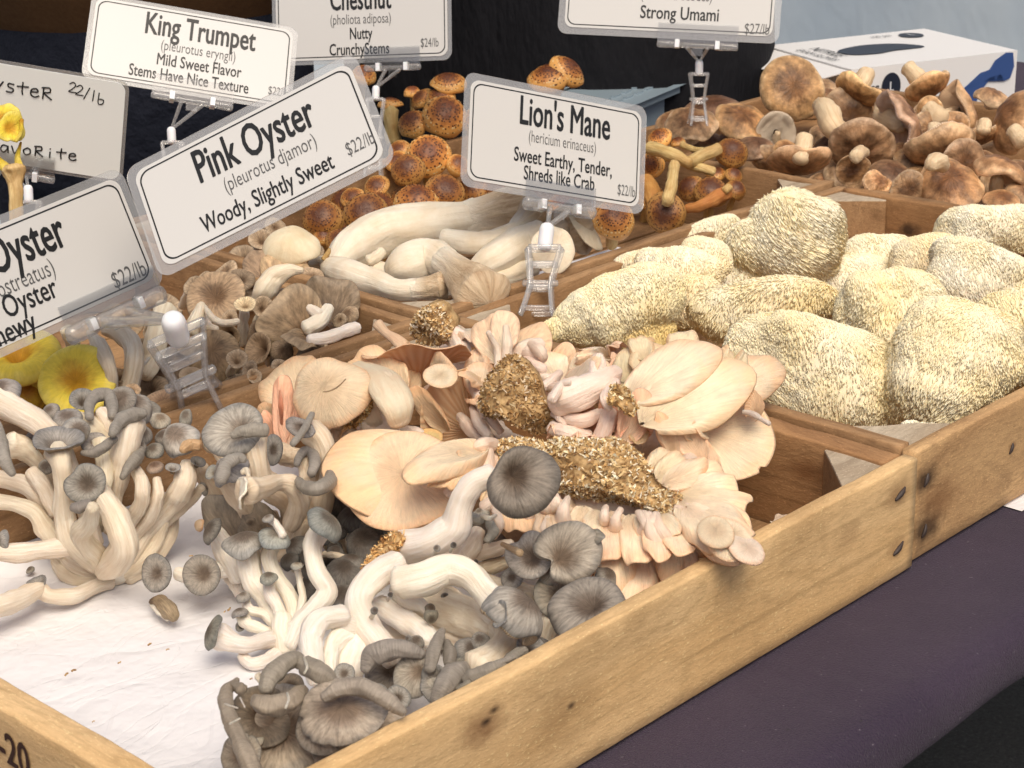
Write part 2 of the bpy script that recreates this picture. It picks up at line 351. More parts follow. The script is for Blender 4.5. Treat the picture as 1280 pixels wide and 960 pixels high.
def cap_grid(C, R, n, kind='grey', rot=0.0, ex=1.0, notch=0.0, nw=.45, wav=.03, irr=.05, off=0.0, curl=.5, lump=.04, nth=48, nv=30, splits=0, seed=None, bend=0.0, zs=1.0, wr=0.0):
    seed = nseed() if seed is None else seed; rs = np.random.RandomState(seed)
    n = nrm(n); x0 = nrm(RX-n*np.dot(RX, n)) if abs(np.dot(RX, n)) < .95 else nrm(UX-n*np.dot(UX, n)); y0 = np.cross(n, x0)
    ca, sa = cos(rot), sin(rot); x = x0*ca+y0*sa; y = -x0*sa+y0*ca
    pr = np.array(PROF[kind], float); L = np.concatenate([[0], np.cumsum(np.hypot(*np.diff(pr, axis=0).T))])
    prc = crom(pr, 80); Lc = np.concatenate([[0], np.cumsum(np.hypot(*np.diff(prc, axis=0).T))])
    ie = int(np.argmax(prc[:, 0])); k1 = nv//2+2
    sA = np.linspace(0, Lc[ie], k1); sB = np.linspace(Lc[ie], Lc[-1], nv-k1+1)[1:]
    ss = np.concatenate([sA, sB]); rr = np.interp(ss, Lc, prc[:, 0]); zz = np.interp(ss, Lc, prc[:, 1])
    th = np.linspace(0, 2*pi, nth, endpoint=False)
    prm = 1+irr*sum(rs.uniform(.5, 1)*a_*np.sin(k*th+rs.uniform(0, 6.28)) for k, a_ in ((1, .7), (2, .8), (3, .5), (4, .2), (7, .12), (11, .1)))
    dth = (th-pi+pi) % (2*pi)-pi; prm = prm*(1-notch*np.exp(-((np.abs(th-pi))/nw)**2))
    for _ in range(splits):
        t0 = rs.uniform(0, 2*pi); dd = np.abs((th-t0+pi) % (2*pi)-pi); prm = prm*(1-rs.uniform(.05, .14)*np.exp(-(dd/(1.6*pi/nth))**2))
    cl = 1+curl*sum(rs.uniform(.3, 1)*np.sin(k*th+rs.uniform(0, 6.28)) for k in (1, 2, 4))/1.6
    w_ = wav*sum(rs.uniform(.5, 1)*a_*np.sin(k*th+rs.uniform(0, 6.28)) for k, a_ in ((2, 1.2), (3, .8), (5, .5), (8, .3)))
    r2 = rr[None]*(1+(prm[:, None]-1)*np.clip(rr[None]*1.1, 0, 1)**1.5)
    zrel = zz[None]+np.where(zz[None] < .0, (cl[:, None]-1)*zz[None]*(rr[None] > .7), 0)
    X = r2*np.cos(th)[:, None]*ex-off*(1-np.clip(rr, 0, 1))[None]; Y = r2*np.sin(th)[:, None]
    Z = zrel*zs+w_[:, None]*rr[None]**2-bend*Y**2
    G = C+R*(X[..., None]*x+Y[..., None]*y+Z[..., None]*n)
    q = vn(G.reshape(-1, 3), 2.4/R, seed % 11).reshape(G.shape[:2])[..., None]
    G = G+n*q*lump*R
    if wr: G = G+n*R*wr*vn(G.reshape(-1, 3), 9/R, 30+seed % 5).reshape(G.shape[:2])[..., None]
    mrow = [0]*(k1)+[1]*(nv-k1-1)
    return G, mrow
def cap(par, px, py, z, R, n=(0, .6, .8), kind='grey', m='grey', g='gill_pale', name='cap', tint=None, world=None, Rm=None, **k):
    C = at(px, py, z) if world is None else np.asarray(world); Rm = R*mpp(C) if Rm is None else Rm
    k.setdefault('nth', 96 if R > 24 else 48); k.setdefault('nv', 34 if R > 24 else 24)
    G, mr = cap_grid(C, Rm, cv(n), kind, **k)
    b = MB(); b.grid(G, True, mr)
    if tint is None: t = random.uniform(.85, 1.12); tint = (t, t*random.uniform(.97, 1.02), t*random.uniform(.93, 1.03))
    return b.build(name, [M[m], M[g]], par, tint=tint)
def fan(par, base, tip, W, n=(0, .4, .9), cup=.12, curl=.1, wav=.05, A=1.25, th=.035, m='tan', g='gill_pink', name='cap', tint=None, irr=.05, seed=None, na=44, nr=18, fold=0.0, asym=0.0):
    seed = nseed() if seed is None else seed; rs = np.random.RandomState(seed)
    B = at(*base); T = at(*tip); d = T-B; L = np.linalg.norm(d); d = d/L; nn = cv(n); nn = nrm(nn-d*np.dot(nn, d)); sd_ = np.cross(nn, d)
    Wm = W*mpp(T); a = np.linspace(-A, A, na); q = np.abs(a/A)
    ra = (1+irr*sum(rs.uniform(.4, 1)*np.sin(k*a*2+rs.uniform(0, 6.28)) for k in (1, 2, 4)))*(1+asym*a)
    half = int(nr); rho = np.concatenate([np.linspace(.04, 1, half), [1.012], np.linspace(.985, .04, half-4)]); top = np.arange(len(rho)) <= half
    def zf(r): return cup*r**2-curl*np.clip((r-.72)/.28, 0, 1.2)**2
    wv = wav*sum(rs.uniform(.5, 1)*np.sin(k*a+rs.uniform(0, 6.28))*kk for k, kk in ((2, 1), (3.5, .7), (6, .3)))/1.5; wv2 = wav*sum(rs.uniform(.5, 1)*np.sin(k*a+rs.uniform(0, 6.28))*kk for k, kk in ((9, .5), (14, .35), (21, .2)))
    R_ = rho[None]*ra[:, None]
    ph = a/A*1.36; X = R_*(np.cos(ph)**1.7)[:, None]
    Y = R_*(np.sign(ph)*np.abs(np.sin(2*ph))**.85)[:, None]*(Wm/L)*(1.0 if A < 1.4 else 1.12)
    t_ = th*(1-.55*rho)[None]*np.clip(1.15-q[:, None]**6, .15, 1)
    Z = zf(rho)[None]+wv[:, None]*R_**2+wv2[:, None]*R_**5-fold*(np.abs(a/A)**2)[:, None]*R_+np.where(top, 0, -1)[None]*t_+np.where(np.arange(len(rho)) == half, -.5, 0)[None]*t_
    G = B+L*(X[..., None]*d+Y[..., None]*sd_+Z[..., None]*nn)
    qn = vn(G.reshape(-1, 3), 3.0/L, seed % 11).reshape(G.shape[:2])[..., None]; G = G+nn*qn*.03*L
    b = MB(); b.grid(G, False, [0]*half+[1]*(len(rho)-half-1))
    b.U = [b.U[0]*np.array([.4, 1.0])]
    if tint is None: t = random.uniform(.94, 1.04); tint = (t, t*random.uniform(.95, 1.02), t*random.uniform(.92, 1.04))
    return b.build(name, [M[m], M[g]], par, tint=tint)
def spikes(C, D, L, W, rs):
    """cones: bases C, directions D, lengths, widths -> V, F(tri)"""
    n = len(C); a = np.cross(D, rs.normal(size=(n, 3))); a /= np.linalg.norm(a, axis=1)[:, None]+1e-9; b = np.cross(D, a)
    V = np.zeros((n, 7, 3)); 
    for k in range(3):
        o = (a*cos(k*2.094)+b*sin(k*2.094))
        V[:, k] = C+o*W[:, None]; V[:, 3+k] = C+D*(L*.6)[:, None]+o*(W*.7)[:, None]+np.array([0, 0, -1])*(L*.04)[:, None]
    V[:, 6] = C+D*L[:, None]+np.array([0, 0, -1])*(L*.16)[:, None]
    F4 = np.array([[k, (k+1) % 3, 3+(k+1) % 3, 3+k] for k in range(3)]); F3 = np.array([[3+k, 3+(k+1) % 3, 6] for k in range(3)])
    i = (np.arange(n)*7)[:, None, None]
    return V.reshape(-1, 3), (F4[None]+i).reshape(-1, 4), (F3[None]+i).reshape(-1, 3)
def lions(label, px, py, z, rx, ry, rz=None, rot=0.0, lobes=(), den=1.0, sl=.0038, hang=(0, -.5, .35), bald=0.0, tint=(1, 1, 1), amp=.16, y=None, group='lions mane mushrooms heaped in the crate', sw=.00082):
    rx, ry = rx*1.04, ry*1.06; C = at(px, py, z) if y is None else aty(px, py, y); u = mpp(C); rz = (min(rx, ry)*.8 if rz is None else rz); seed = nseed(); rs = np.random.RandomState(seed)
    t = thing('lions_mane_mushroom', label, 'mushroom', C-np.array([0, 0, ry*u*.6]), group)
    ca, sa = cos(rot), sin(rot); ex = RX*ca+UX*sa; ey = -RX*sa+UX*ca
    mbB = MB(); CC = []; DD = []; LL = []
    for (ox, oy, ot, s1, s2) in ((0, 0, 0, 1, 1),)+tuple(lobes):
        c0 = C+u*(RX*ox+UX*oy+TX*ot); nu, nv = 72, 40
        th = np.linspace(0, 2*pi, nu, endpoint=False); ph = np.linspace(.001, pi-.001, nv)
        S = np.stack([np.outer(np.cos(th), np.sin(ph)), np.outer(np.sin(th), np.sin(ph)), np.outer(np.ones(nu), np.cos(ph))], -1)
        def surf(S_):
            sq = np.sign(S_)*np.abs(S_)**.80
            P = c0+u*(sq[..., :1]*rx*s1*ex+sq[..., 1:2]*ry*s2*ey+sq[..., 2:3]*rz*min(s1, s2)*TX)
            d = vn(P.reshape(-1, 3), 26, 90+seed % 13)*amp*.8+vn(P.reshape(-1, 3), 42, seed % 13)*amp+vn(P.reshape(-1, 3), 95, 20+seed % 13)*amp*.45+vn(P.reshape(-1, 3), 260, 40+seed % 13)*amp*.12
            return P+(P-c0)*d.reshape(P.shape[:-1])[..., None]
        G = surf(S); mbB.grid(G, True)
        area = (rx*s1*u)*(ry*s2*u)*12.57*.8; nn = int(min(38000, area/(.00115**2)*den))
        v = rs.normal(size=(nn, 3)); v /= np.linalg.norm(v, axis=1)[:, None]; v = v[v[:, 2] > -.35]
        P = surf(v)
        Nn = v[:, :1]/(rx*s1)*ex+v[:, 1:2]/(ry*s2)*ey+v[:, 2:3]/(rz*min(s1, s2))*TX; Nn /= np.linalg.norm(Nn, axis=1)[:, None]
        hv = cv(hang); tg = hv-Nn*(Nn@hv)[:, None]; tg /= np.linalg.norm(tg, axis=1)[:, None]+.15; D = Nn*.2+tg*.8+rs.normal(size=P.shape)*.09; dirn = vn(P, 60, 60+seed % 7)[:, None]; D = D+RX*dirn*.3+UX*vn(P, 90, 50+seed % 7)[:, None]*.25
        D /= np.linalg.norm(D, axis=1)[:, None]
        if bald:
            keep = vn(P, 26, 70+seed % 7) > (-1.1+bald*2); P = P[keep]; D = D[keep]
        CC.append(P-D*.0010); DD.append(D); LL.append(sl*rs.uniform(.6, 1.25, len(P))*(1+.3*vn(P, 50, 81)))
    mbB.build('flesh', M['lion'], t, tint=tint)
    if sum(len(c) for c in CC) < 3: return t
    CC = np.concatenate(CC); DD = np.concatenate(DD); LL = np.concatenate(LL)
    V, F4, F3 = spikes(CC, DD, LL, sw*rs.uniform(.75, 1.3, len(CC)), rs)
    b = MB(); b.add(V, F4); b.V.append(np.zeros((0, 3))); b.F.append(F3); b.U.append(np.zeros(F3.shape+(2,))); b.M.append(np.zeros(len(F3), int))
    o = b.build('spines', M['spine'], t, tint=tint); o['kind'] = 'stuff'; return t
def flakes(par, P, Nn, size, name='straw_flakes', tone=(1, 1, 1), seed=3, white=.25, lift=.0):
    rs = np.random.RandomState(seed); n = len(P); D = rs.normal(size=(n, 3))+Nn*.25; D /= np.linalg.norm(D, axis=1)[:, None]
    S_ = np.cross(D, rs.normal(size=(n, 3))); S_ /= np.linalg.norm(S_, axis=1)[:, None]; B = np.cross(D, S_)
    L = size*rs.uniform(.4, 1.3, n)[:, None]; W = size*rs.uniform(.15, .38, n)[:, None]; k = rs.uniform(-.5, .5, n)[:, None]
    P = P+Nn*rs.uniform(0, lift+1e-5, n)[:, None]
    V = np.stack([P-D*L-S_*W, P-D*L+S_*W, P+S_*W*1.2+B*L*k, P-S_*W*1.2+B*L*k, P+D*L+S_*W*.7, P+D*L-S_*W*.7], 1)
    i = (np.arange(n)*6)[:, None, None]; F = (np.array([[0, 1, 2, 3], [3, 2, 4, 5]])[None]+i).reshape(-1, 4)
    pal = np.array([(.76, .58, .33), (.58, .40, .20), (.86, .77, .56), (.34, .21, .11), (.80, .63, .36), (.94, .90, .80), (.66, .45, .22)])
    pw = np.array([.22, .18, .15, .15, .12, white*.4, .12]); pw /= pw.sum(); c = pal[rs.choice(len(pal), n, p=pw)]*np.array(tone)*rs.uniform(.75, 1.2, (n, 1))
    b = MB(); b.add(V.reshape(-1, 3), F); o = b.build(name, M['flake'], par, smooth=False, face_col=np.repeat(np.clip(c, 0, 1), 2, axis=0)); o['kind'] = 'stuff'; return o
def block(par, poly, z0, z1, nth, seed=5, size=.0020, dens=1.0, tone=(1, 1, 1), white=.25, z=None, dome=.0):
    """a slab of spent substrate seen as the polygon `poly` (photo pixels + z per point), nth metres thick, covered in flakes"""
    Pp = np.array([at(a, b, c) for a, b, c in poly]); C = Pp.mean(0); rs = np.random.RandomState(seed)
    n = len(Pp); Q = crom(np.vstack([Pp, Pp[:1]]), 48)[:-1]; nn = np.zeros(3)
    for i in range(n): nn += np.cross(Pp[i]-C, Pp[(i+1) % n]-C)
    nn = nrm(nn); nn = nn if np.dot(nn, TX) > 0 else -nn
    lv = [(0.02, 0), (.3, 0), (.6, 0), (.85, -.02), (.97, -.15), (1.0, -.5), (.9, -.9), (.4, -1), (.02, -1)]
    G = np.stack([C+(Q-C)*f+nn*(nth*g+dome*(1-f*f)*(g == 0)) for f, g in lv], 1)
    d = vn(G.reshape(-1, 3), 140, seed)*.0028+vn(G.reshape(-1, 3), 330, seed+1)*.0016; G = G+nn*d.reshape(G.shape[:2])[..., None]
    b = MB(); b.grid(G, True); o = b.build('substrate_lump', M['subst'], par)
    a0 = G[:, :6]; nu = a0.shape[0]
    A = a0; B_ = np.roll(a0, -1, 0); area = np.linalg.norm(np.cross(A[:, 1:]-A[:, :-1], B_[:, :-1]-A[:, :-1]), axis=-1)
    tot = area.sum(); cnt = int(tot/(size*size*.55)*dens); idx = rs.choice(area.size, cnt, p=(area/area.sum()).ravel()); i, j = np.unravel_index(idx, area.shape)
    s, t = rs.uniform(size=(2, cnt, 1)); P = (A[i, j]*(1-s)+B_[i, j]*s)*(1-t)+(A[i, j+1]*(1-s)+B_[i, j+1]*s)*t
    fl = flakes(par, P, np.repeat(nn[None], cnt, 0), size, tone=tone, seed=seed, white=white, lift=.0022); return o
# ------------------------------------------------------------------ timber
def board(par, name, p0, p1, thick, z0, z1, side, m='wood', wob=.0012, chip=.002, seed=None, cap_end=True, nL=70, rnd=.0016):
    """plank from p0 to p1 (its outer lower line), thickness to the `side` direction; own local frame along the grain"""
    seed = nseed() if seed is None else seed
    p0 = np.array([p0[0], p0[1], 0.]); p1 = np.array([p1[0], p1[1], 0.]); d = p1-p0; L = np.linalg.norm(d); d /= L; s_ = nrm(np.array([side[0], side[1], 0.])); h = z1-z0
    nh = 9; sec = []
    for k in range(nh+1): sec.append((0, rnd+(h-2*rnd)*k/nh))
    sec += [(rnd*.3, h-rnd*.3), (rnd, h), (thick*.5, h), (thick-rnd, h), (thick-rnd*.3, h-rnd*.3)]
    for k in range(nh+1): sec.append((thick, h-rnd-(h-2*rnd)*k/nh))
    sec += [(thick-rnd, 0), (rnd, 0)]
    sec = np.array(sec); xs = np.linspace(0, L, nL); xs = np.concatenate([[0.0006], xs[1:-1], [L-.0006]])
    G = np.zeros((len(sec), nL+2, 3))
    for j, x in enumerate(xs): G[:, j+1] = np.stack([np.full(len(sec), x), sec[:, 0], sec[:, 1]], 1)
    c = np.array([0, thick/2, h/2]); G[:, 0] = c; G[:, 0, 0] = 0; G[:, -1] = c; G[:, -1, 0] = L
    for j in (0, -1): G[:, j, 1:] = c[1:]+(G[:, 1 if j == 0 else -2, 1:]-c[1:])*.0
    F = G.reshape(-1, 3); ox = np.random.RandomState(seed).uniform(0, 9)
    tz = (F[:, 2]/h)
    F2 = F.copy()
    q = np.stack([F[:, 0]*1.0+ox, F[:, 1]*.3, F[:, 2]*.3], 1)
    F2[:, 2] += (tz > .9)*(vn(q, 18, 3)*wob+vn(q, 90, 4)*wob*.35-np.clip(vn(q, 60, 5)-.75, 0, 1)*chip*3)
    F2[:, 2] -= (tz < .1)*(vn(q, 14, 6)*wob*.8)
    F2[:, 1] += vn(q, 9, 7)*.0009+vn(F, 200, 8)*.00018
    b = MB(); b.grid(F2.reshape(G.shape), True)
    o = b.build(name, M[m], None, smooth=True)
    Mx = Matrix(((d[0], s_[0], 0, p0[0]), (d[1], s_[1], 0, p0[1]), (0, 0, 1, z0), (0, 0, 0, 1)))
    o['_o'] = [0, 0, 0]; o.parent = par
    par_loc = np.array(par['_o']); Mx[0][3] -= par_loc[0]; Mx[1][3] -= par_loc[1]; Mx[2][3] -= par_loc[2]
    o.matrix_basis = Mx; return o
def prism(par, name, tri, z0, z1, mats, rnd=.001):
    """corner block: triangle footprint, sawn top"""
    T = np.array([(a, b, 0) for a, b in tri], float); C = T.mean(0); b = MB()
    ring = []
    for k in range(3):
        a, e = T[k], T[(k+1) % 3]
        for t in (.04, .35, .65, .96): ring.append(a+(e-a)*t)
    ring = np.array(ring); lv = [(0.0, z0), (1, z0), (1, (z0+z1)/2), (1, z1-.001), (.97, z1), (.5, z1), (0.0, z1)]
    G = np.stack([C+(ring-C)*f+np.array([0, 0, zz]) for f, zz in lv], 1); G = G+vn(G.reshape(-1, 3), 90, 5).reshape(G.shape[:2])[..., None]*np.array([.0006, .0006, .0012])
    b.grid(G, True, [0, 0, 0, 1, 1, 1]); return b.build(name, mats, par, smooth=False)
def crate(label, x0, y0, L, W, H, ft=.011, et=.018, bt=.011, mf='wood', mb='woodd', me='woodd', ml='woodd', blocks=(1, 1, 1, 1), leg=.05, bz=.006, group='wooden crates of mushrooms', outer=0.0):
    t = thing('wooden_crate', label, 'crate', (x0+L/2, y0+W/2, 0), group); g = .0015
    board(t, 'front_board', (x0-outer, y0), (x0+L+outer*0, y0), ft, .001, H, (0, 1), mf)
    board(t, 'back_board', (x0, y0+W), (x0+L, y0+W), bt, .001, H-.001, (0, -1), mb)
    board(t, 'end_board', (x0, y0+ft+g), (x0, y0+W-bt-g), et, .001, H+.001, (1, 0), ml, chip=.001)
    board(t, 'end_board', (x0+L, y0+ft+g), (x0+L, y0+W-bt-g), et, .001, H-.001, (-1, 0), me, chip=.001)
    nb = 5; wd = (W-2*ft)/nb
    for k in range(nb):
        ya = y0+ft+.002+wd*k
        b = MB(); b.box((x0+L/2, ya+wd/2, .006), (L/2-et-.002, wd/2-.0025, .0035)); b.build('bottom_slat', M['woodd'], t, smooth=False)
    xi0, xi1, yi0, yi1 = x0+et+g, x0+L-et-g, y0+ft+g, y0+W-bt-g; q = leg
    cs = [(xi0, yi0, 1, 1), (xi1, yi0, -1, 1), (xi0, yi1, 1, -1), (xi1, yi1, -1, -1)]
    for on, (a, b_, sx, sy) in zip(blocks, cs):
        if on: prism(t, 'corner_block', [(a, b_), (a+sx*q, b_), (a, b_+sy*q)] if sx*sy > 0 else [(a, b_), (a, b_+sy*q), (a+sx*q, b_)], .011, H-bz, [M['woodd'], M['wood_end']])
    return t
def nail(par, x, y, z, r=.003, long=1.0, ax='y', ang=.4):
    b = MB(); P = np.array([[x-r*long*cos(ang), y, z-r*long*sin(ang)], [x, y-.0006, z], [x+r*long*cos(ang), y, z+r*long*sin(ang)]]) if ax == 'y' else np.array([[x, y-r*long*cos(ang), z-r*long*sin(ang)], [x-.0006, y, z], [x, y+r*long*cos(ang), z+r*long*sin(ang)]])
    b.grid(tube_grid(crom(P, 5), np.array([r*.3, r*.55, r*.6, r*.5, r*.25]), 8, 1, .2, .1)); return b.build('nail', M['nail'], par)
# ------------------------------------------------------------------ signs
def rrect(w, h, r, n=8):
    p = []
    for cx, cy, a0 in ((w/2-r, h/2-r, 0), (-w/2+r, h/2-r, pi/2), (-w/2+r, -h/2+r, pi), (w/2-r, -h/2+r, 3*pi/2)):
        for k in range(n+1): a = a0+pi/2*k/n; p.append((cx+r*cos(a), cy+r*sin(a)))
    return np.array(p)
class Local:          # a thing with its own frame; parts built in local coordinates
    def __init__(s, name, label, cat, C, X, Y, group=None):
        X = nrm(X); Y = nrm(np.asarray(Y)-X*np.dot(X, Y)); Z = np.cross(X, Y); s.C = np.asarray(C, float); s.X = X; s.Y = Y; s.Z = Z
        o = bpy.data.objects.new(name, None); COL.objects.link(o); o.empty_display_size = .01
        o.matrix_world = Matrix(((X[0], Y[0], Z[0], C[0]), (X[1], Y[1], Z[1], C[1]), (X[2], Y[2], Z[2], C[2]), (0, 0, 0, 1)))
        o['label'] = label; o['category'] = cat; o['_o'] = [0, 0, 0]
        if group: o['group'] = group
        s.o = o
    def plate(s, name, outline, z0, z1, m, off=(0, 0), bow=0.0):
        n = len(outline); o3 = np.hstack([outline+np.array(off), np.zeros((n, 1))]); c = o3.mean(0)
        lv = [(0, z0), (1, z0), (1, z1), (.985, z1), (.5, z1), (0, z1)]
        G = np.stack([c+(o3-c)*f+np.array([0, 0, z]) for f, z in lv], 1); b = MB(); b.grid(G, True); return b.build(name, M[m], s.o, smooth=False)
    def frame(s, name, w, h, r, t, z, m):
        A = rrect(w, h, r); B = rrect(w-2*t, h-2*t, r-t*.6); G = np.stack([np.hstack([A, np.full((len(A), 1), z)]), np.hstack([B, np.full((len(B), 1), z)])], 1)
        b = MB(); b.grid(G, True); return b.build(name, M[m], s.o, smooth=False)
    def text(s, body, size, x, y, z, m='black', bold=0.0, cond=.8, align='CENTER', name='lettering', rot=0.0, shear=0.0):
        cu = bpy.data.curves.new(name, 'FONT'); cu.body = body; cu.size = size; cu.align_x = align; cu.align_y = 'CENTER'; cu.offset = min(bold, 0)*size; cu.extrude = 0; cu.resolution_u = 3; cu.shear = shear; cu.space_character = 1.0
        tmp = bpy.data.objects.new('tmp', cu); COL.objects.link(tmp); bpy.context.view_layer.update()
        me = bpy.data.meshes.new_from_object(tmp); bpy.data.objects.remove(tmp); me.name = name
        if bold > 0:
            bm_ = bmesh.new(); bm_.from_mesh(me); src = bm_.faces[:]
            for q_, (dx_, dy_) in enumerate(((-1, 0), (1, 0), (0, .6), (0, -.6), (-.7, .4), (.7, .4), (.7, -.4), (-.7, -.4))):
                r_ = bmesh.ops.duplicate(bm_, geom=src); vs_ = [g_ for g_ in r_['geom'] if isinstance(g_, bmesh.types.BMVert)]; bmesh.ops.translate(bm_, verts=vs_, vec=(dx_*bold*size*1.3, dy_*bold*size*1.3, .000008*(q_+1)))
            bm_.to_mesh(me); bm_.free()
        me.materials.clear(); me.materials.append(M[m])
        o = bpy.data.objects.new(name, me); COL.objects.link(o); o.parent = s.o; o.matrix_basis = Matrix.Translation((x, y, z)) @ Matrix.Rotation(rot, 4, 'Z') @ Matrix.Diagonal((cond, 1, 1, 1)); return o
    def bx(s, name, c, h, m, ax=None):
        b = MB(); b.box(c, h, ax); return b.build(name, M[m], s.o, smooth=False)
    def rod(s, name, pts, r, m, nu=8, ell=1.0):
        P = np.array(pts, float); b = MB(); b.grid(tube_grid(crom(P, max(4, 4*len(P))), np.full(max(4, 4*len(P)), r), nu, ell, 0, 0)); return b.build(name, M[m], s.o)
# ================================================================== the setting
def struct(name, b, m, smooth=True):
    o = b.build(name, m, None, smooth=smooth); o['kind'] = 'structure'; return o
s = N('asphalt'); ob = s.obj(); f = s.noise(ob, 160, 5, .7); g2 = s.noise(ob, 620, 2); c = s.ramp(f, [(.3, (.010, .010, .010)), (.6, (.035, .034, .033)), (.8, (.11, .105, .10))]); c = s.mix(s.map(g2, .68, .74, 0, .5), c, (.4, .38, .34)); s.bump(f, .006); M['asphalt'] = s.fin(c, .9)
b = MB(); n = 60; xs = np.linspace(-1, 1, n); xs = np.sign(xs)*np.abs(xs)**3*60; GX, GY = np.meshgrid(xs, xs, indexing='ij')
b.grid(np.stack([GX, GY, np.full_like(GX, -.75)], -1), False); struct('ground', b, M['asphalt'])
# pale blue tent side walls
s = N('blue_tarp'); ob = s.obj(); f = s.noise(s.scalev(ob, (1, 1, .6)), 3.5, 4, .6); g2 = s.noise(ob, 30, 4, .6)
c = s.mix(s.map(f, .35, .7, 0, 1), (.50, .585, .67), (.56, .635, .70)); c = s.mix(s.map(g2, .5, .8, 0, .2), c, (.52, .60, .68)); s.bump(f, .01); M['tarp'] = s.fin(c, .55)
def curtain(name, label, p0, p1, z0, z1, amp, fold, m, seed, cat='tent wall'):
    p0 = np.array([*p0, 0.]); p1 = np.array([*p1, 0.]); d = nrm(p1-p0); q = np.array([-d[1], d[0], 0]); L = np.linalg.norm(p1-p0); nu = 160; nv = 40
    t = np.linspace(0, L, nu); z = np.linspace(z0, z1, nv); T, Z = np.meshgrid(t, z, indexing='ij')
    o = amp*np.sin(T*fold+1.3*np.sin(T*fold*.37+seed))*(.4+.6*(z1-Z)/(z1-z0))+amp*.5*vn(np.stack([T, Z, Z*0], -1).reshape(-1, 3), 3, seed).reshape(T.shape)
    P = p0+T[..., None]*d+o[..., None]*q+Z[..., None]*np.array([0, 0, 1.]); P2 = (P+q*.004)[:, ::-1]
    b = MB(); b.grid(np.concatenate([P, P2], 1), False); return tag(b.build(name, M[m]), label, cat)
curtain('tent_wall', 'pale blue tarp side wall of the tent behind the glove box', (3.3, -1.2), (3.3, 3.6), -.74, 1.6, .03, 4, 'tarp', 3)
curtain('tent_wall', 'pale blue tarp back wall of the tent behind the two vendors', (3.26, 3.6), (-2.6, 3.6), -.74, 1.6, .03, 4, 'tarp', 5)
# ------------------------------------------------------------------ table under purple cloth
s = N('purple_cloth'); ob = s.obj(); v = s.scalev(ob, (900, 900, 900)); wv = s.n('TexNoise'); wv.inputs['Scale'].default_value = 900; s.l(ob, wv.inputs['Vector']); wv.inputs['Detail'].default_value = 2
f = s.noise(ob, 9, 4, .6); h = s.noise(ob, 160, 2, .5); sp = s.noise(ob, 70, 1)
c = s.mix(s.map(f, .35, .65, 0, 1), (.044, .029, .053), (.058, .039, .067)); c = s.mix(s.map(wv.outputs[0], .35, .65, 0, .6), c, (.026, .018, .034)); c = s.mix(s.map(h, .72, .78, 0, .8), c, (.02, .015, .02)); c = s.mix(s.map(s.noise(ob, 330, 1), .74, .8, 0, .35), c, (.35, .32, .34))
s.bump(s.math('ADD', s.math('MULTIPLY', s.noise(ob, 7, 3, .5, .6), 6.0), wv.outputs[0]), .0016); M['purple'] = s.fin(c, .85, 0, .2); s.b.inputs['Sheen Weight'].default_value = .08
tb = thing('market_table', 'folding market table with thin purple cloth under all the crates', 'table', (.6, .5, -.75))
yf, yb, xa, xb = -.073, 1.14, -.95, 1.66
def edgeprof(y0, sgn):    # rounded fall of the cloth over the edge
    return [(y0+sgn*.0, .0), (y0-sgn*.012, -.001), (y0-sgn*.021, -.006), (y0-sgn*.0255, -.013), (y0-sgn*.0275, -.020), (y0-sgn*.0285, -.027), (y0-sgn*.029, -.034), (y0-sgn*.026, -.037), (y0-sgn*.012, -.036)]
yy = [q for q in reversed(edgeprof(yf, 1))]+[(y, 0.) for y in np.linspace(yf+.02, yb-.02, 40)]+edgeprof(yb, -1)
nx = 300; X = np.linspace(xa, xb, nx); G = np.zeros((nx, len(yy), 3))
for j, (y, z) in enumerate(yy):
    G[:, j, 0] = X; G[:, j, 1] = y; G[:, j, 2] = z-.001
fz = np.clip(-G[..., 2]/.05, 0, 1); q = np.stack([G[..., 0], G[..., 1]*0, G[..., 2]*0], -1).reshape(-1, 3)
G[..., 1] += (fz*(vn(q, 20, 3)*.003+vn(q, 60, 4)*.0012).reshape(fz.shape)); G[..., 2] += (fz*(vn(q, 11, 5)*.004).reshape(fz.shape))
b = MB(); b.grid(G, False); b.build('table_cloth', M['purple'], tb)
M['metal'] = N('grey_metal').fin((.22, .22, .23), .4); M['tabletop'] = N('table_plastic').fin((.2, .2, .2), .6)
b = MB(); b.box(((xa+xb)/2, (yf+yb)/2, -.019), ((xb-xa)/2-.01, (yb-yf)/2+.006, .0145)); b.build('table_top', M['tabletop'], tb, smooth=False)
for x in (xa+.2, xb-.2):
    for y in (yf+.3, yb-.15):
        b = MB(); b.grid(tube_grid(np.linspace([x, y, -.75], [x, y, -.045], 6), np.full(6, .015), 12, 1, 0, 0)); b.build('leg', M['metal'], tb)
# ------------------------------------------------------------------ crates
H = .08
CA = crate('long pale pine crate in front holding grey and pink oyster clusters on white paper', -.578, 0, .578, .446, H, ft=.0115, et=.0185, leg=.047, blocks=(1, 1, 0, 1), bz=.003, ml='wood')
cb_x = .004
CBt = crate('pine crate with smoke stained nail marks full of lions mane', cb_x, .004, .562, .444, H+.001, ft=.011, et=.0115, me='woodd', leg=.055, blocks=(1, 0, 1, 1), bz=.0025, mf='wood')
CC = crate('wooden crate of brown and yellow oysters behind the grey clusters', -.57, .4555, .563, .43, H, mf='woodd', et=.011, leg=.035)
CD = crate('wooden crate of king trumpets and chestnut mushrooms at the middle back', -.002, .4555, .572, .45, H+.002, mf='woodd', et=.011, leg=.05, bz=.004)
CE = crate('wooden crate under the shiitake heap nearest the right edge', .572, .01, .55, .437, H-.006, mf='woodd', leg=.045)
CF = crate('wooden crate under the shiitake heap nearest the blue plastic lid', .576, .4555, .55, .40, H-.026, mf='woodd', leg=.045)
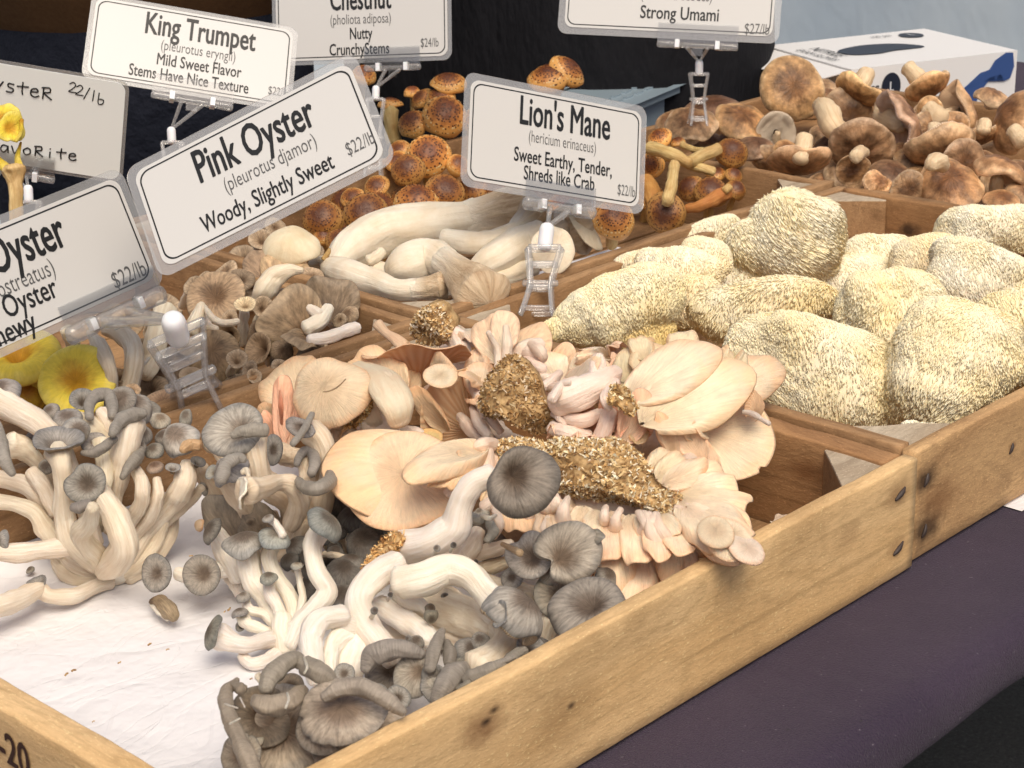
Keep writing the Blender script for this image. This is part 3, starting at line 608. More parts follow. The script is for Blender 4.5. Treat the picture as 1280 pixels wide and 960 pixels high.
# nails and knots
for x, z, r in ((-.02, .061, .0030), (-.019, .022, .0030)): nail(CA, x, -.0003, z, r, 2.0, ang=.5)
for x, z, r in ((.018, .057, .0025), (.019, .02, .0025), (.13, .045, .0022)): nail(CBt, x, .0039, z, r, 1.8, ang=1.1)
for cr, ks in ((CA, [(.174, .058, .013, .72), (.176, .060, .0035, .95), (.182, .064, .003, .9), (.241, .041, .0028, .85), (.556, .060, .012, .5), (.557, .022, .009, .45), (.50, .05, .012, .3)]), (CBt, [(.014, .057, .012, .9), (.018, .02, .017, .88), (.035, .035, .018, .6), (.128, .045, .004, .7)])):
    fb = [c for c in cr.children if c.name.startswith('front_board')][0]
    fb.data.materials.clear(); fb.data.materials.append(wood('knotted_pine_'+('a' if cr is CA else 'b'), (.80, .55, .285) if cr is CA else (.64, .41, .20), (.66, .41, .18) if cr is CA else (.36, .2, .09), ks))
for cr, side, ks in ((CA, 1, [(.06, .055, .012, .8)]),):
    eb = [c for c in cr.children if c.name.startswith('end_board')][side]; eb.data.materials.clear(); eb.data.materials.append(wood('dark_knotted_end', (.46, .26, .12), (.28, .14, .06), ks))
eb = [c for c in CBt.children if c.name.startswith('end_board')][1]; eb.data.materials.clear(); eb.data.materials.append(wood('knotted_end', (.42, .23, .10), (.28, .14, .06), [(.34, .05, .010, .9)]))
# stencilled marking on the near end board of the front crate
L = Local('stencil_mark', 'tmp', 'tmp', (-.5786, .196, .04), (0, -1, 0), (0, 0, 1))
tx = L.text('K-20', .026, .031, .019, 0, 'ink', .02, .85, name='stencil_lettering', rot=-.02)
mw = Matrix(((0, 0, -1, -.5786), (-1, 0, 0, .196), (0, 1, 0, .04), (0, 0, 0, 1))); tx.parent = CA; tx.matrix_basis = Matrix.Translation(-Vector(CA['_o'])) @ mw @ tx.matrix_basis; bpy.data.objects.remove(L.o)
# white paper lining
s = N('white_paper'); ob = s.obj(); f = s.noise(ob, 14, 4, .6); wr_ = s.noise(ob, 9, 2, .5, 1.5); wr_ = s.math('ABSOLUTE', s.math('SUBTRACT', wr_, .5)); wr2 = s.math('ABSOLUTE', s.math('SUBTRACT', s.noise(s.scalev(ob, (1, 2.2, 1)), 16, 3, .5, .8), .5)); s.bump(s.math('ADD', s.math('ADD', f, s.math('MINIMUM', wr_, .06)), s.math('MINIMUM', wr2, .03)), .007); M['lining'] = s.fin(s.mix(s.map(f, .4, .7, 0, .3), (.80, .79, .81), (.72, .71, .73)), .6, 0, .3)
def paper(label, x0, x1, y0, y1, z, up, seed):
    n1, n2 = 110, 90; a = np.linspace(x0, x1, n1); c_ = np.linspace(y0, y1, n2); A, B = np.meshgrid(a, c_, indexing='ij'); P = np.stack([A, B, 0*A], -1).reshape(-1, 3)
    e = np.minimum(np.minimum(A-x0, x1-A), np.minimum(B-y0, y1-B)); Z = z+np.abs(vn(P, 16, seed)).reshape(A.shape)*.004+(1-np.abs(vn(P, 9, seed+1))).reshape(A.shape)*.004+np.abs(vn(P, 45, seed+2).reshape(A.shape))*.0012+up*np.clip(1-e/.02, 0, 1)**2
    G = np.stack([A, B, Z], -1); G2 = G-np.array([0, 0, .0004]); b = MB(); b.grid(np.concatenate([G, G2[:, ::-1]], 1), False); return tag(b.build('paper_lining', M['lining']), label, 'paper')
paper('white crumpled paper lining the floor of the front crate', -.556, -.19, .015, .432, .012, .012, 11)
paper('white paper scrap poking from under the lions mane crate', .13, .5, -.008, .2, .0004, 0, 21).scale = (1, 1, .02)
paper('white paper lining under the king trumpets', .015, .40, .47, .60, .012, .01, 31)
# ------------------------------------------------------------------ plastic bin lid + glove box behind the shiitakes
s = N('blue_grey_plastic'); M['lid'] = s.fin(s.mix(s.noise(s.obj(), 12, 3), (.22, .29, .34), (.30, .37, .42)), .3, 0, .5)
lid = Local('storage_bin', 'blue grey plastic storage bin with raised dashes on its lid behind the shiitakes', 'bin', (1.02, .975, .060), nrm([1, .24, 0]), nrm([-.24, 1, 0]))
LL = .50; W2 = .13
lid.plate('lid', rrect(LL, W2, .03), -.008, .0, 'lid', (0, W2/2)); q_ = lid.frame('lid_rim', LL+.012, W2+.012, .03, .012, .003, 'lid'); q_.location.y = W2/2
lid.plate('bin_body', rrect(LL-.03, W2-.03, .03), -.0595, -.0085, 'lid', (0, W2/2))
for k in range(7):
    for r_ in range(2): lid.bx('raised_dash', (-.20+k*.03, .03+r_*.018, .0012), (.009, .003, .0012), 'lid')
# glove box
s = N('glove_box_card'); M['card'] = s.fin((.78, .77, .76), .45); M['glove'] = N('glove_blue').fin((.035, .08, .24), .5); M['navy'] = N('navy_print').fin((.015, .02, .035), .4); M['arm'] = N('arm_print').fin((.45, .22, .13), .5)
zt = .080
TL, TR, BR, BL = at(975, 65, zt), at(1172, 33, zt), at(1272, 62, zt), at(1064, 86, zt)
X = nrm((BR-BL)); Wd = np.linalg.norm(BR-BL); Y = nrm(np.cross([0, 0, 1], X)); Dp = float(np.dot(TR-BR, Y)); 
gb = Local('glove_box', 'white cardboard box of blue gloves with dark oval opening behind the shiitakes', 'box', BL+np.array([0, 0, 0]), X, Y)
hh = zt; Dp = max(.12, min(abs(Dp), .3))
gb.bx('carton', (Wd/2, Dp/2, -hh/2+.0), (Wd/2, Dp/2, hh/2-.001), 'card')
c_ = [(-.5, -.05), (-.42, -.32), (-.15, -.42), (.1, -.32), (.5, -.3), (.47, .0), (.3, .28), (0, .4), (-.3, .3), (-.47, .12)]
gb.plate('opening', crom(np.array(c_+[c_[0]]), 40)[:-1]*np.array([Wd*.46, Dp*.36]), -.0004, .0006, 'navy', (Wd*.42, Dp*.5))
gb.plate('round_badge', np.array([(cos(t)*.018, sin(t)*.018) for t in np.linspace(0, 2*pi, 30, endpoint=False)]), -.0004, .0006, 'navy', (Wd*.80, Dp*.80))
gb.text('L', .018, Wd*.80, Dp*.80, .0012, 'whitep', .02); gb.text('100 pcs', .014, Wd*.64, Dp*.86, .0008, 'grey_print', .01); gb.text('NITRILE', .026, .04, Dp*.55, .0008, 'grey_print', .01, rot=-pi/2+.0, shear=0.0); gb.text('EXAM GLOVES', .018, .016, Dp*.5, .0008, 'grey_print', .005, rot=-pi/2)
fr = Local('tmp', 't', 't', (0, 0, 0), (1, 0, 0), (0, 0, 1))     # front face prints: x along the box, y up
def front(o):
    o.parent = gb.o; o.matrix_basis = Matrix(((1, 0, 0, 0), (0, 0, -1, -.0016), (0, 1, 0, 0), (0, 0, 0, 1))) @ o.matrix_basis
front(fr.text('pcs', .024, Wd*.12, -.030, 0, 'grey_print', .02)); front(fr.plate('round_badge', np.array([(cos(t)*.015, sin(t)*.019) for t in np.linspace(0, 2*pi, 30, endpoint=False)]), -.0005, .0004, 'navy', (Wd*.235, -.030)))
front(fr.text('L', .018, Wd*.235, -.030, .001, 'whitep', .02))
hand = np.array([(.0, .0), (.10, .10), (.22, .12), (.34, .3), (.48, .52), (.62, .58), (.70, .82), (.86, 1.0), (.97, .98), (1.0, .6), (.95, .28), (.86, .22), (.80, .42), (.66, .38), (.52, .06), (.40, -.45), (.30, -.5), (.20, -.1), (.08, -.06)])
front(fr.plate('printed_glove', hand*np.array([Wd*.40, .050]), -.0005, .0004, 'glove', (Wd*.58, -.052))); bpy.data.objects.remove(fr.o)
o = gb.plate('open_flap', np.array([(0, .004), (0, Dp*.9), (-.055, Dp*.8), (-.06, .02)], float), -.0006, .0006, 'card'); o.matrix_basis = Matrix.Translation((-.001, 0, -.004)) @ Matrix.Rotation(-.22, 4, 'Y')
# ------------------------------------------------------------------ clear cup by the sign clip
# ------------------------------------------------------------------ the two vendors
s = N('navy_cotton'); ob = s.obj(); f = s.noise(ob, 10, 4); s.bump(s.noise(ob, 25, 4, .6), .01); M['navyc'] = s.fin(s.mix(f, (.008, .010, .018), (.016, .018, .028)), .85, 0, .15)
s = N('black_cotton'); ob = s.obj(); f = s.noise(ob, 8, 4); s.bump(s.noise(s.scalev(ob, (1, 1, .35)), 22, 4, .6), .014); M['blackc'] = s.fin(s.mix(f, (.007, .007, .009), (.014, .014, .017)), .85, 0, .15)
s = N('brown_wool'); ob = s.obj(); f = s.noise(ob, 180, 3); s.bump(s.noise(ob, 500, 2), .0006); M['brownc'] = s.fin(s.mix(f, (.09, .045, .02), (.15, .08, .038)), .95, 0, .1)
M['skin'] = N('skin').fin((.50, .28, .19), .5, .15); M['hair'] = N('dark_hair').fin((.03, .018, .012), .6)
def person(label, C, ang, jac, trs, sc=1.0, hem=.88, wide=1.0):
    t = thing('person', label, 'person', (C[0], C[1], -.75)); ca, sa = cos(ang), sin(ang)
    def W(p): p = np.asarray(p, float)*sc; return np.stack([C[0]+p[..., 0]*ca-p[..., 1]*sa, C[1]+p[..., 0]*sa+p[..., 1]*ca, -.75+p[..., 2]], -1)
    def tubes(spec, name, m, vox=.012):
        b = MB()
        for pts, rad, el in spec:
            P = crom(np.hstack([np.array(pts, float), np.array(rad, float)[:, None]]), 6*len(pts)); b.grid(tube_grid(W(P[:, :3]), P[:, 3]*sc, 24, el, .02, 0))
        o = b.build(name, M[m], t); r = o.modifiers.new('r', 'REMESH'); r.mode = 'VOXEL'; r.voxel_size = vox; r.use_smooth_shade = True; sm = o.modifiers.new('s', 'SMOOTH'); sm.iterations = 4; return o
    body = [([(-.10, 0, .09), (-.10, .0, .48), (-.095, 0, .86), (-.05, 0, .98)], [.045, .055, .085, .1], 1), ([(.10, 0, .09), (.10, 0, .48), (.095, 0, .86), (.05, 0, .98)], [.045, .055, .085, .1], 1),
            ([(0, 0, .92), (0, 0, 1.1), (0, .01, 1.3), (0, 0, 1.45)], [.155, .14, .155, .12], .75), ([(0, 0, 1.42), (0, -.01, 1.55)], [.055, .052], 1), ([(0, -.01, 1.55), (0, -.02, 1.63), (0, -.01, 1.72)], [.062, .082, .07], 1),
            ([(-.10, -.06, .04), (-.10, .1, .05)], [.045, .05], 1), ([(.10, -.06, .04), (.10, .1, .05)], [.045, .05], 1), ([(0, -.1, 1.62), (0, -.115, 1.605)], [.012, .014], 1)]
    for sx in (-1, 1):
        body += [([(sx*.17, 0, 1.40), (sx*.22, 0, 1.25), (sx*.24, -.02, 1.12), (sx*.20, -.18, 1.16), (sx*.15, -.26, 1.2)], [.05, .047, .04, .034, .026], 1), ([(sx*.15, -.26, 1.2), (sx*.13, -.33, 1.22)], [.03, .026], .7)]
        for k in range(4): body.append(([(sx*(.15-.018*k), -.32, 1.22), (sx*(.145-.019*k), -.37, 1.215-.002*k), (sx*(.14-.018*k), -.395, 1.195)], [.0095, .009, .008], 1))
        body.append(([(sx*.165, -.29, 1.21), (sx*.185, -.33, 1.2)], [.011, .009], 1))
    tubes(body, 'body', 'skin', .009)
    tubes([([(-.10, 0, .07), (-.10, .0, .48), (-.10, 0, .84), (-.06, 0, .97)], [.085, .095, .125, .14], 1), ([(.10, 0, .07), (.10, 0, .48), (.10, 0, .84), (.06, 0, .97)], [.085, .095, .125, .14], 1), ([(0, 0, .70), (0, 0, .85), (0, 0, 1.02)], [.215*wide, .225*wide, .2*wide], .72)], 'trousers' if hem < .95 else 'long_skirt', trs)
    jk = [([(0, 0, hem), (0, 0, 1.0), (0, 0, 1.15), (0, .01, 1.32), (0, 0, 1.46)], [.245*wide, .235*wide, .215*wide, .215, .135], .75), ([(0, .0, 1.42), (0, .0, 1.50)], [.13, .075], .85)]
    for sx in (-1, 1): jk.append(([(sx*.13, 0, 1.41), (sx*.225, 0, 1.25), (sx*.245, -.02, 1.12), (sx*.205, -.17, 1.155), (sx*.165, -.24, 1.19)], [.095, .075, .062, .052, .042], 1))
    tubes(jk, 'jacket', jac); tubes([([(0, .01, 1.66), (0, .02, 1.74)], [.095, .08], 1), ([(0, .06, 1.6), (0, .055, 1.70)], [.07, .07], 1)], 'hair', 'hair')
    for sx in (-1, 1):
        b = MB(); b.grid(tube_grid(W(np.linspace([sx*.03, -.098, 1.635], [sx*.03, -.104, 1.635], 3)), np.full(3, .009*sc), 10, 1, 0, 0)); b.build('eye', M['navyc'], t)
    b = MB(); b.grid(tube_grid(W(crom(np.array([(-.025, -.098, 1.565), (0, -.104, 1.562), (.025, -.098, 1.565)]), 6)), np.full(6, .005*sc), 8, 1, 0, 0)); b.build('mouth', M['arm'], t)
    return t
person('person in brown jacket and navy trousers standing behind the king trumpet sign', tuple(atd(170, 100, 2.62)[:2]), -.55, 'brownc', 'navyc', 1.0, .972, 1.3)
person('person in long black clothes standing behind the chestnut mushrooms', tuple(atd(690, 100, 2.78)[:2]), -.75, 'blackc', 'blackc', 1.0, .55, 1.5)
# ================================================================== signs and clips
def sign(label, C, ex, ey, W, H_, lines, paper='paper', border=True, inset=.0045):
    L = Local('price_sign', label, 'sign', C, ex, ey, 'price signs held up by clear clips')
    L.plate('laminate', rrect(W, H_, .010), -.0008, -.0003, 'laminate'); pw, ph = W-2*inset, H_-2*inset
    L.plate('sign_card', rrect(pw, ph, .0085), -.0002, .0004, paper)
    if border: L.frame('border_line', pw-.005, ph-.005, .0085, .0011, .00055, 'black')
    for (txt, sz, x, y, m, bold, cond, al) in lines: L.text(txt, sz*H_, x*W, y*H_, .0007, m, bold, cond, al)
    return L
BK, GY_ = 'black', 'grey_print'
def T(txt, sz, cond, x, y, m='black', bold=.018): return (txt, sz, x, y, m, bold, cond, 'CENTER')
S_l = sign('slanted white sign reading Lions Mane above the middle of the heap', [0.197, 0.495, 0.181], [0.914, -0.298, -0.276], [0.355, 0.255, 0.9], .19, .099, [
    T("Lion's Mane", .36, .56, .04, .24), T('(hericium erinaceus)', .15, .58, .03, .03, GY_, -.006), T('Sweet Earthy, Tender,', .18, .64, .04, -.15, BK, .012), T('Shreds like Crab', .18, .62, .02, -.30, BK, .012), T('$22/lb', .14, .56, .395, -.31, GY_, -.002)], inset=.006)
S_p = sign('tilted white sign reading Pink Oyster', [-0.229, 0.375, 0.261], [0.613, -0.659, 0.435], [0.222, 0.672, 0.706], .179, .088, [
    T('Pink Oyster', .40, .53, .02, .20), T('(pleurotus djamor)', .18, .58, .05, -.04, GY_, -.004), T('Woody, Slightly Sweet', .205, .60, -.0, -.26, BK, .012), T('$22/lb', .16, .58, .395, -.24, GY_, -.002)], inset=.006)
S_b = sign('white sign at the left edge overlapped by the Pink Oyster sign', [-0.319, 0.517, 0.181], [0.984, -0.059, 0.17], [-0.148, 0.274, 0.95], .183, .09, [
    T('Blue Oyster', .42, .56, -.11, .22), T('(pleurotus ostreatus)', .20, .62, -.18, -.02, GY_, -.004), T('Oyster', .25, .66, -.06, -.17, BK, .01), T('Chewy', .24, .68, -.19, -.345, BK, .012), T('$22/lb', .19, .66, .36, -.32, GY_, 0)], inset=.006)
S_k = sign('white sign reading King Trumpet in front of the navy trousers', [0.072, 0.844, 0.243], [0.789, -0.574, -0.22], [0.519, 0.431, 0.738], .195, .093, [
    T('King Trumpet', .36, .55, .03, .24), T('(pleurotus eryngii)', .17, .60, .03, .02, GY_, -.003), T('Mild Sweet Flavor', .19, .62, .04, -.15, BK, .012), T('Stems Have Nice Texture', .19, .60, .0, -.32, BK, .012), T('$22/lb', .14, .6, .43, -.30, GY_, 0)])
S_c = sign('white sign reading Nutty CrunchyStems at the top edge', [0.353, 0.92, 0.235], [0.499, -0.865, 0.055], [0.202, 0.178, 0.963], .202, .103, [
    T('Chestnut', .32, .56, .0, .15), T('(pholiota adiposa)', .15, .62, .0, -.05, GY_, -.003), T('Nutty', .17, .62, -.0, -.20, BK, .012), T('CrunchyStems', .17, .66, -.01, -.36, BK, .012), T('$24/lb', .13, .6, .38, -.32, GY_, 0)])
S_u = sign('white sign reading Strong Umami above the shiitake heap', [0.524, 0.633, 0.27], [0.543, -0.839, -0.038], [0.311, 0.158, 0.937], .228, .111, [
    T('Shiitake', .32, .56, .03, .20), T('(lentinula edodes)', .14, .66, .03, -.10, GY_, -.003), T('Strong Umami', .17, .74, .05, -.27, BK, .012), T('$27/lb', .14, .66, .40, -.38, GY_, 0)], inset=.007)
S_h = sign('handwritten white card with cut corners at the left edge', [-0.134, 0.819, 0.22], [0.697, -0.691, -0.191], [0.007, -0.26, 0.965], .183, .097, [], paper='board', border=False, inset=.003)
# handwriting as marker strokes (unit letter box 1 x 1)
GL = {'O': [[(.5, 1), (.1, .7), (.1, .25), (.45, 0), (.85, .3), (.85, .75), (.5, 1), (.4, .95)]], 'y': [[(.1, .6), (.4, .15)], [(.85, .65), (.45, .1), (.15, -.35)]], 's': [[(.75, .6), (.35, .62), (.3, .4), (.7, .25), (.6, .02), (.15, .02)]],
      't': [[(.5, .9), (.45, .3), (.5, .0)], [(.05, .55), (.95, .62)]], 'e': [[(.2, .35), (.75, .4), (.6, .62), (.25, .5), (.2, .15), (.5, 0), (.85, .12)]], 'R': [[(.2, 0), (.25, .85)], [(.1, .8), (.7, .85), (.75, .55), (.3, .42), (.9, .02)]],
      '2': [[(.15, .75), (.5, .95), (.75, .7), (.4, .3), (.1, .05), (.85, .05)]], '/': [[(.75, 1.0), (.2, -.1)]], 'l': [[(.5, 1), (.4, .0)]], 'b': [[(.3, 1), (.25, .05), (.7, .05), (.75, .4), (.3, .45)]], 'F': [[(.2, 0), (.2, .9), (.8, .95)], [(.2, .5), (.7, .55)]],
      'a': [[(.8, .55), (.35, .6), (.15, .2), (.45, 0), (.75, .3), (.8, .6), (.85, .0)]], 'v': [[(.1, .6), (.4, .0), (.8, .65)]], 'o': [[(.5, .6), (.15, .35), (.35, .0), (.75, .15), (.75, .5), (.45, .62)]], 'i': [[(.5, .5), (.5, .0)], [(.5, .78), (.52, .74)]]}
def handwrite(L, word, x, y, s_, dx, slope=0.0, r=.0007):
    for k, ch in enumerate(word):
        if ch == ' ': continue
        b = MB()
        for st in GL[ch]:
            p = np.array([(x+k*dx+a*s_*.85, y+k*slope+c*s_, .0006) for a, c in st]); q = crom(p, 6*len(p)); b.grid(tube_grid(q, np.full(len(q), r), 6, 1, 0, 0))
        b.build('handwritten_letter', M['black'], L.o)
handwrite(S_h, 'OysteR', -.034, .022, .0125, .0102, -.0004); handwrite(S_h, '22/lb', .040, .030, .010, .0060, -.0016, .0005); handwrite(S_h, 'FavoRite', -.026, -.036, .011, .0098, .0004)

def ladder(par, A, B, w, nrung, side, r=.0014, m='acryl', name='clip_jaw', bow=.0, nb=None):
    """flat clear clip frame from A to B, two rails and cross bars"""
    A = np.asarray(A); B = np.asarray(B); side = nrm(side); nb = nrm(np.cross(side, B-A)) if nb is None else nb; b = MB(); t = np.linspace(0, 1, 10)
    mid = A[None]*(1-t)[:, None]+B[None]*t[:, None]+np.outer(np.sin(t*pi)*bow, nb); wt = w*(.62+.38*np.abs(2*t-1)**1.2)
    for s_ in (-1, 1): b.grid(tube_grid(mid+side*s_*wt[:, None]/2, np.full(10, r), 10, 1.7, 0, 0))
    for k in np.linspace(.0, .93, nrung): j = int(k*9); b.grid(tube_grid(np.linspace(mid[j]-side*wt[j]/2, mid[j]+side*wt[j]/2, 4), np.full(4, r), 8, 1.5, 0, 0))
    return b.build(name, M[m], par)
def clip(label, S, sx, wbar, sock, foot, side=None, r=1.0, wall=True, yb=None):
    """sign clip: grip bar on the lower edge of sign S at local x = sx, ball socket at `sock`, spring jaws down to `foot`"""
    hy = -(S_size[id(S)]/2) if yb is None else yb; X, Y, Z = S.X, S.Y, S.Z; P0 = S.C+X*sx+Y*hy
    t = thing('sign_clip', label, 'sign clip', foot, 'clear sign clips')
    def bx(name, c, h, m): b = MB(); b.box(P0+X*c[0]+Y*c[1]+Z*c[2], h, (X, Y, Z)); return b.build(name, M[m], t, smooth=False)
    bx('front_plate', (0, .006, .0022), (wbar/2, .010, .0005), 'acrylp'); bx('back_plate', (0, .003, -.0022), (wbar/2, .007, .0005), 'acrylp')
    for q in (-.36, .36):
        b = MB(); b.grid(tube_grid(np.linspace(P0+X*wbar*(q-.13)-Y*.006+Z*.001, P0+X*wbar*(q+.13)-Y*.006+Z*.001, 6), np.full(6, .0030*r), 12, 1.2, .1, .05)); b.build('grip_roll', M['acryl'], t)
    b = MB(); b.grid(tube_grid(np.linspace(P0-X*wbar*.24-Y*.006, P0+X*wbar*.24-Y*.006, 6), np.full(6, .0022*r), 10, 1.3, 0, 0)); b.build('grip_bar', M['acryl'], t)
    for q in (-.25, .25): bx('hinge_band', (wbar*q, -.005, .001), (.0022, .0042, .0040), 'whitep' if wall else 'acryl')
    sock = np.asarray(sock, float); foot = np.asarray(foot, float)
    for q in (-.13, .13):
        b = MB(); b.grid(tube_grid(np.linspace(P0+X*wbar*q-Y*.008, sock, 8), np.linspace(.0017, .0012, 8)*r, 8, 1.3, 0, 0)); b.build('strut', M['acryl'], t)
    bx('web_plate', (0, -.012, 0), (wbar*.07, .004, .0007), 'acrylp')
    ax = nrm(foot-sock); e = sock+ax*.012*r; b = MB(); b.grid(tube_grid(np.linspace(sock-ax*.001, e, 8), np.array([.0036, .0041, .0041, .0041, .0041, .0041, .0041, .0036])*r, 20, 1, 0, 0, None, (True, True))); b.build('ball_socket', M['whitep'], t)
    side = RX if side is None else side; jn = nrm(np.cross(side, ax)); jn = jn if np.dot(jn, TX) > 0 else -jn
    for k, off in ((0, .5), (1, -.5)):
        a = e+jn*off*.006*r; bfoot = foot+jn*off*.018*r; ladder(t, a, bfoot, (.017 if k == 0 else .020)*r, 4, side, .0011*r, bow=(.004 if k == 0 else -.004)*r)
    b = MB(); b.grid(tube_grid(np.linspace((e+foot)/2-side*.009*r, (e+foot)/2+side*.009*r, 5), np.full(5, .0018*r), 10, 1, 0, 0)); b.build('spring_bar', M['acryl'], t)
    return t
S_size = {id(S_l): .099, id(S_p): .088, id(S_b): .09, id(S_k): .093, id(S_c): .103, id(S_u): .111, id(S_h): .097}
clip('clear clip on the crate wall carrying the Lions Mane sign', S_l, .005, .072, atd(684, 284, 1.575), at(670, 398, .062), r=1.55)
clip('clear clip carrying the slanted signs above the brown oysters', S_b, .045, .080, atd(216, 400, 1.255), at(252, 520, .062), side=nrm(RX+UX*.45), r=2.0)
clip('clear clip with white socket under the King Trumpet sign', S_k, .005, .075, atd(214, 162, 1.74), atd(222, 300, 1.74), side=RX)
clip('clear clip with white socket under the Strong Umami sign', S_u, .012+.02, .082, atd(874, 78, 1.93), atd(873, 155, 1.95), side=RX)
clip('clear clip under the Nutty CrunchyStems sign', S_c, .035, .062, atd(470, 110, 2.0), atd(466, 220, 2.0), side=RX)
clip('clear clip under the handwritten card', S_h, -.0, .065, atd(35, 235, 1.60), atd(40, 340, 1.60), side=RX)
# ================================================================== grey oyster clusters (points are photo px, py, height, radius px)
def cluster(name, label, base, group=None, cat='mushroom cluster'): return thing(name, label, cat, at(*base), group)
GG = 'clusters of grey oyster mushrooms'
D = (0, .6, .8)
# --- A : big cluster at the left edge
A = cluster('oyster_cluster', 'big fanned grey oyster cluster with long cream stems at the left edge', (140, 712, .02), GG)
for p in ([(-8, 496, .125, 17), (30, 517, .118, 17), (62, 541, .11, 14), (90, 590, .09, 11), (120, 680, .05, 10)],
          [(72, 562, .105, 18), (76, 580, .105, 13), (80, 610, .09, 12.5), (82, 645, .07, 13), (88, 676, .055, 13), (120, 705, .035, 12)],
          [(116, 634, .10, 7), (112, 652, .085, 12), (101, 668, .07, 13), (118, 690, .05, 13), (135, 712, .03, 12)],
          [(118, 596, .088, 9), (130, 622, .085, 14), (146, 652, .075, 16), (156, 684, .06, 17), (138, 706, .04, 17), (128, 716, .03, 10)],
          [(128, 556, .10, 13), (132, 590, .09, 11), (127, 625, .075, 10), (122, 660, .05, 10)],
          [(164, 527, .112, 19), (157, 553, .105, 17), (151, 585, .09, 13), (143, 622, .07, 11), (140, 665, .05, 10)],
          [(126, 514, .115, 9), (136, 530, .108, 11), (148, 560, .09, 11), (140, 610, .06, 10)],
          [(98, 522, .112, 9), (115, 536, .106, 15), (135, 556, .095, 14), (142, 590, .08, 11)],
          [(170, 587, .09, 7), (178, 606, .085, 9.5), (176, 630, .072, 10), (160, 655, .055, 10), (142, 690, .04, 10)],
          [(196, 598, .085, 5), (197, 620, .075, 8), (188, 645, .06, 9), (168, 668, .045, 9), (148, 700, .03, 9)],
          [(234, 580, .085, 9), (230, 605, .078, 16), (212, 632, .06, 13), (186, 662, .045, 11), (160, 700, .03, 11)],
          [(252, 609, .07, 6), (236, 628, .06, 6), (206, 655, .045, 6.5), (178, 690, .03, 7), (155, 715, .02, 8)],
          [(218, 640, .045, 6), (212, 670, .035, 9), (190, 700, .022, 11), (160, 722, .018, 11)], [(206, 650, .05, 7), (194, 680, .035, 9), (172, 705, .026, 10), (150, 718, .02, 10)],
          [(-12, 624, .07, 10), (18, 630, .068, 10), (42, 640, .062, 11), (57, 662, .05, 12), (78, 690, .035, 11)],
          [(-12, 596, .08, 11), (30, 606, .075, 11), (54, 624, .065, 12), (68, 650, .05, 12), (90, 690, .035, 10)],
          [(-8, 690, .055, 13), (20, 691, .055, 12.5), (60, 686, .052, 12), (98, 684, .048, 13.5), (118, 700, .035, 14), (140, 716, .022, 12)],
          [(-14, 762, .035, 15), (18, 752, .032, 14), (48, 738, .03, 11), (62, 745, .026, 10), (92, 745, .022, 10.5), (120, 733, .02, 9), (138, 728, .018, 9)],
          [(70, 700, .02, 8), (84, 712, .02, 15), (102, 722, .018, 13), (128, 722, .018, 10)], [(12, 556, .10, 18), (30, 562, .095, 14), (52, 585, .08, 9), (68, 620, .06, 9)],
          [(40, 590, .085, 11), (56, 612, .075, 11), (70, 640, .06, 10)], [(78, 690, .03, 10), (100, 706, .028, 12), (128, 716, .02, 12)]):
    stem(A, p, 'stem')
stem(A, [(118, 694, .03, 16), (142, 708, .025, 20), (160, 712, .02, 14)], 'stemw')
cap(A, 2, 487, .13, 22, (-.3, .5, .6), 'hood', rot=.6); stem(A, [(-3, 528, .12, 4), (1, 550, .115, 8), (6, 575, .108, 8.5), (16, 593, .10, 5)], 'grey', 'cap')
cap(A, 72, 548, .118, 33, (.05, .9, .42), 'cup', notch=.05, wav=.06, g='gill_pale'); cap(A, 105, 604, .098, 26, (.12, .1, 1), 'flat', rot=-.7, notch=.25, off=-.22, wav=.05, irr=.05); stem(A, [(91, 634, .092, 5), (100, 634, .093, 7.5), (112, 628, .095, 5)], 'grey', 'cap')
stem(A, [(102, 566, .108, 3), (116, 566, .108, 6), (131, 558, .11, 7), (144, 548, .112, 4.5)], 'grey', 'cap'); cap(A, 118, 552, .104, 18, (.1, .7, .6), 'flat')
stem(A, [(140, 543, .118, 5), (150, 527, .12, 9), (166, 519, .12, 9), (181, 516, .12, 6)], 'grey', 'cap'); cap(A, 166, 505, .108, 24, (.3, .6, .6), 'hood', wav=.08, ex=1.1)
stem(A, [(112, 522, .118, 5), (112, 505, .12, 6.5), (122, 494, .122, 8), (135, 494, .121, 8), (141, 508, .118, 7), (140, 521, .115, 5)], 'grey', 'cap')
cap(A, 151, 500, .116, 19, (.25, .4, .8), 'hood', rot=1.2, ex=1.25); cap(A, 104, 499, .12, 17, (.25, .5, .7), 'cup'); cap(A, 63, 513, .11, 12, (-.2, .5, .8), 'dome'); cap(A, 84, 522, .118, 17, (.1, .55, .75), 'hood', wav=.12, ex=1.1)
cap(A, 96, 538, .116, 17, (.5, .4, .7), 'hood', ex=1.3, rot=1.2); cap(A, 44, 548, .10, 17, (-.3, .5, .7), 'flat'); cap(A, 57, 583, .088, 10, (0, .3, .9), 'ball')
stem(A, [(153, 597, .095, 4), (161, 583, .098, 7), (172, 572, .098, 8), (176, 562, .098, 5)], 'grey', 'cap'); cap(A, 172, 556, .098, 12, (.3, .5, .7), 'hood'); cap(A, 178, 542, .10, 14, (.4, .4, .6), 'dome')
cap(A, 193, 583, .09, 11, (-.1, .7, .6), 'dome', tint=(1.2, .95, .8)); cap(A, 222, 546, .10, 24, (-.35, .45, .7), 'hood', wav=.1, ex=1.15, rot=-.6, tint=(1.5, 1.5, 1.5)); cap(A, 216, 584, .092, 10, (.1, .8, .5), 'cup', tint=(1.3, 1.3, 1.3)); stem(A, [(228, 562, .10, 5), (238, 556, .10, 8), (250, 556, .10, 6)], 'stemb', 'cap_rim', tint=(1.3, 1.2, 1.1))
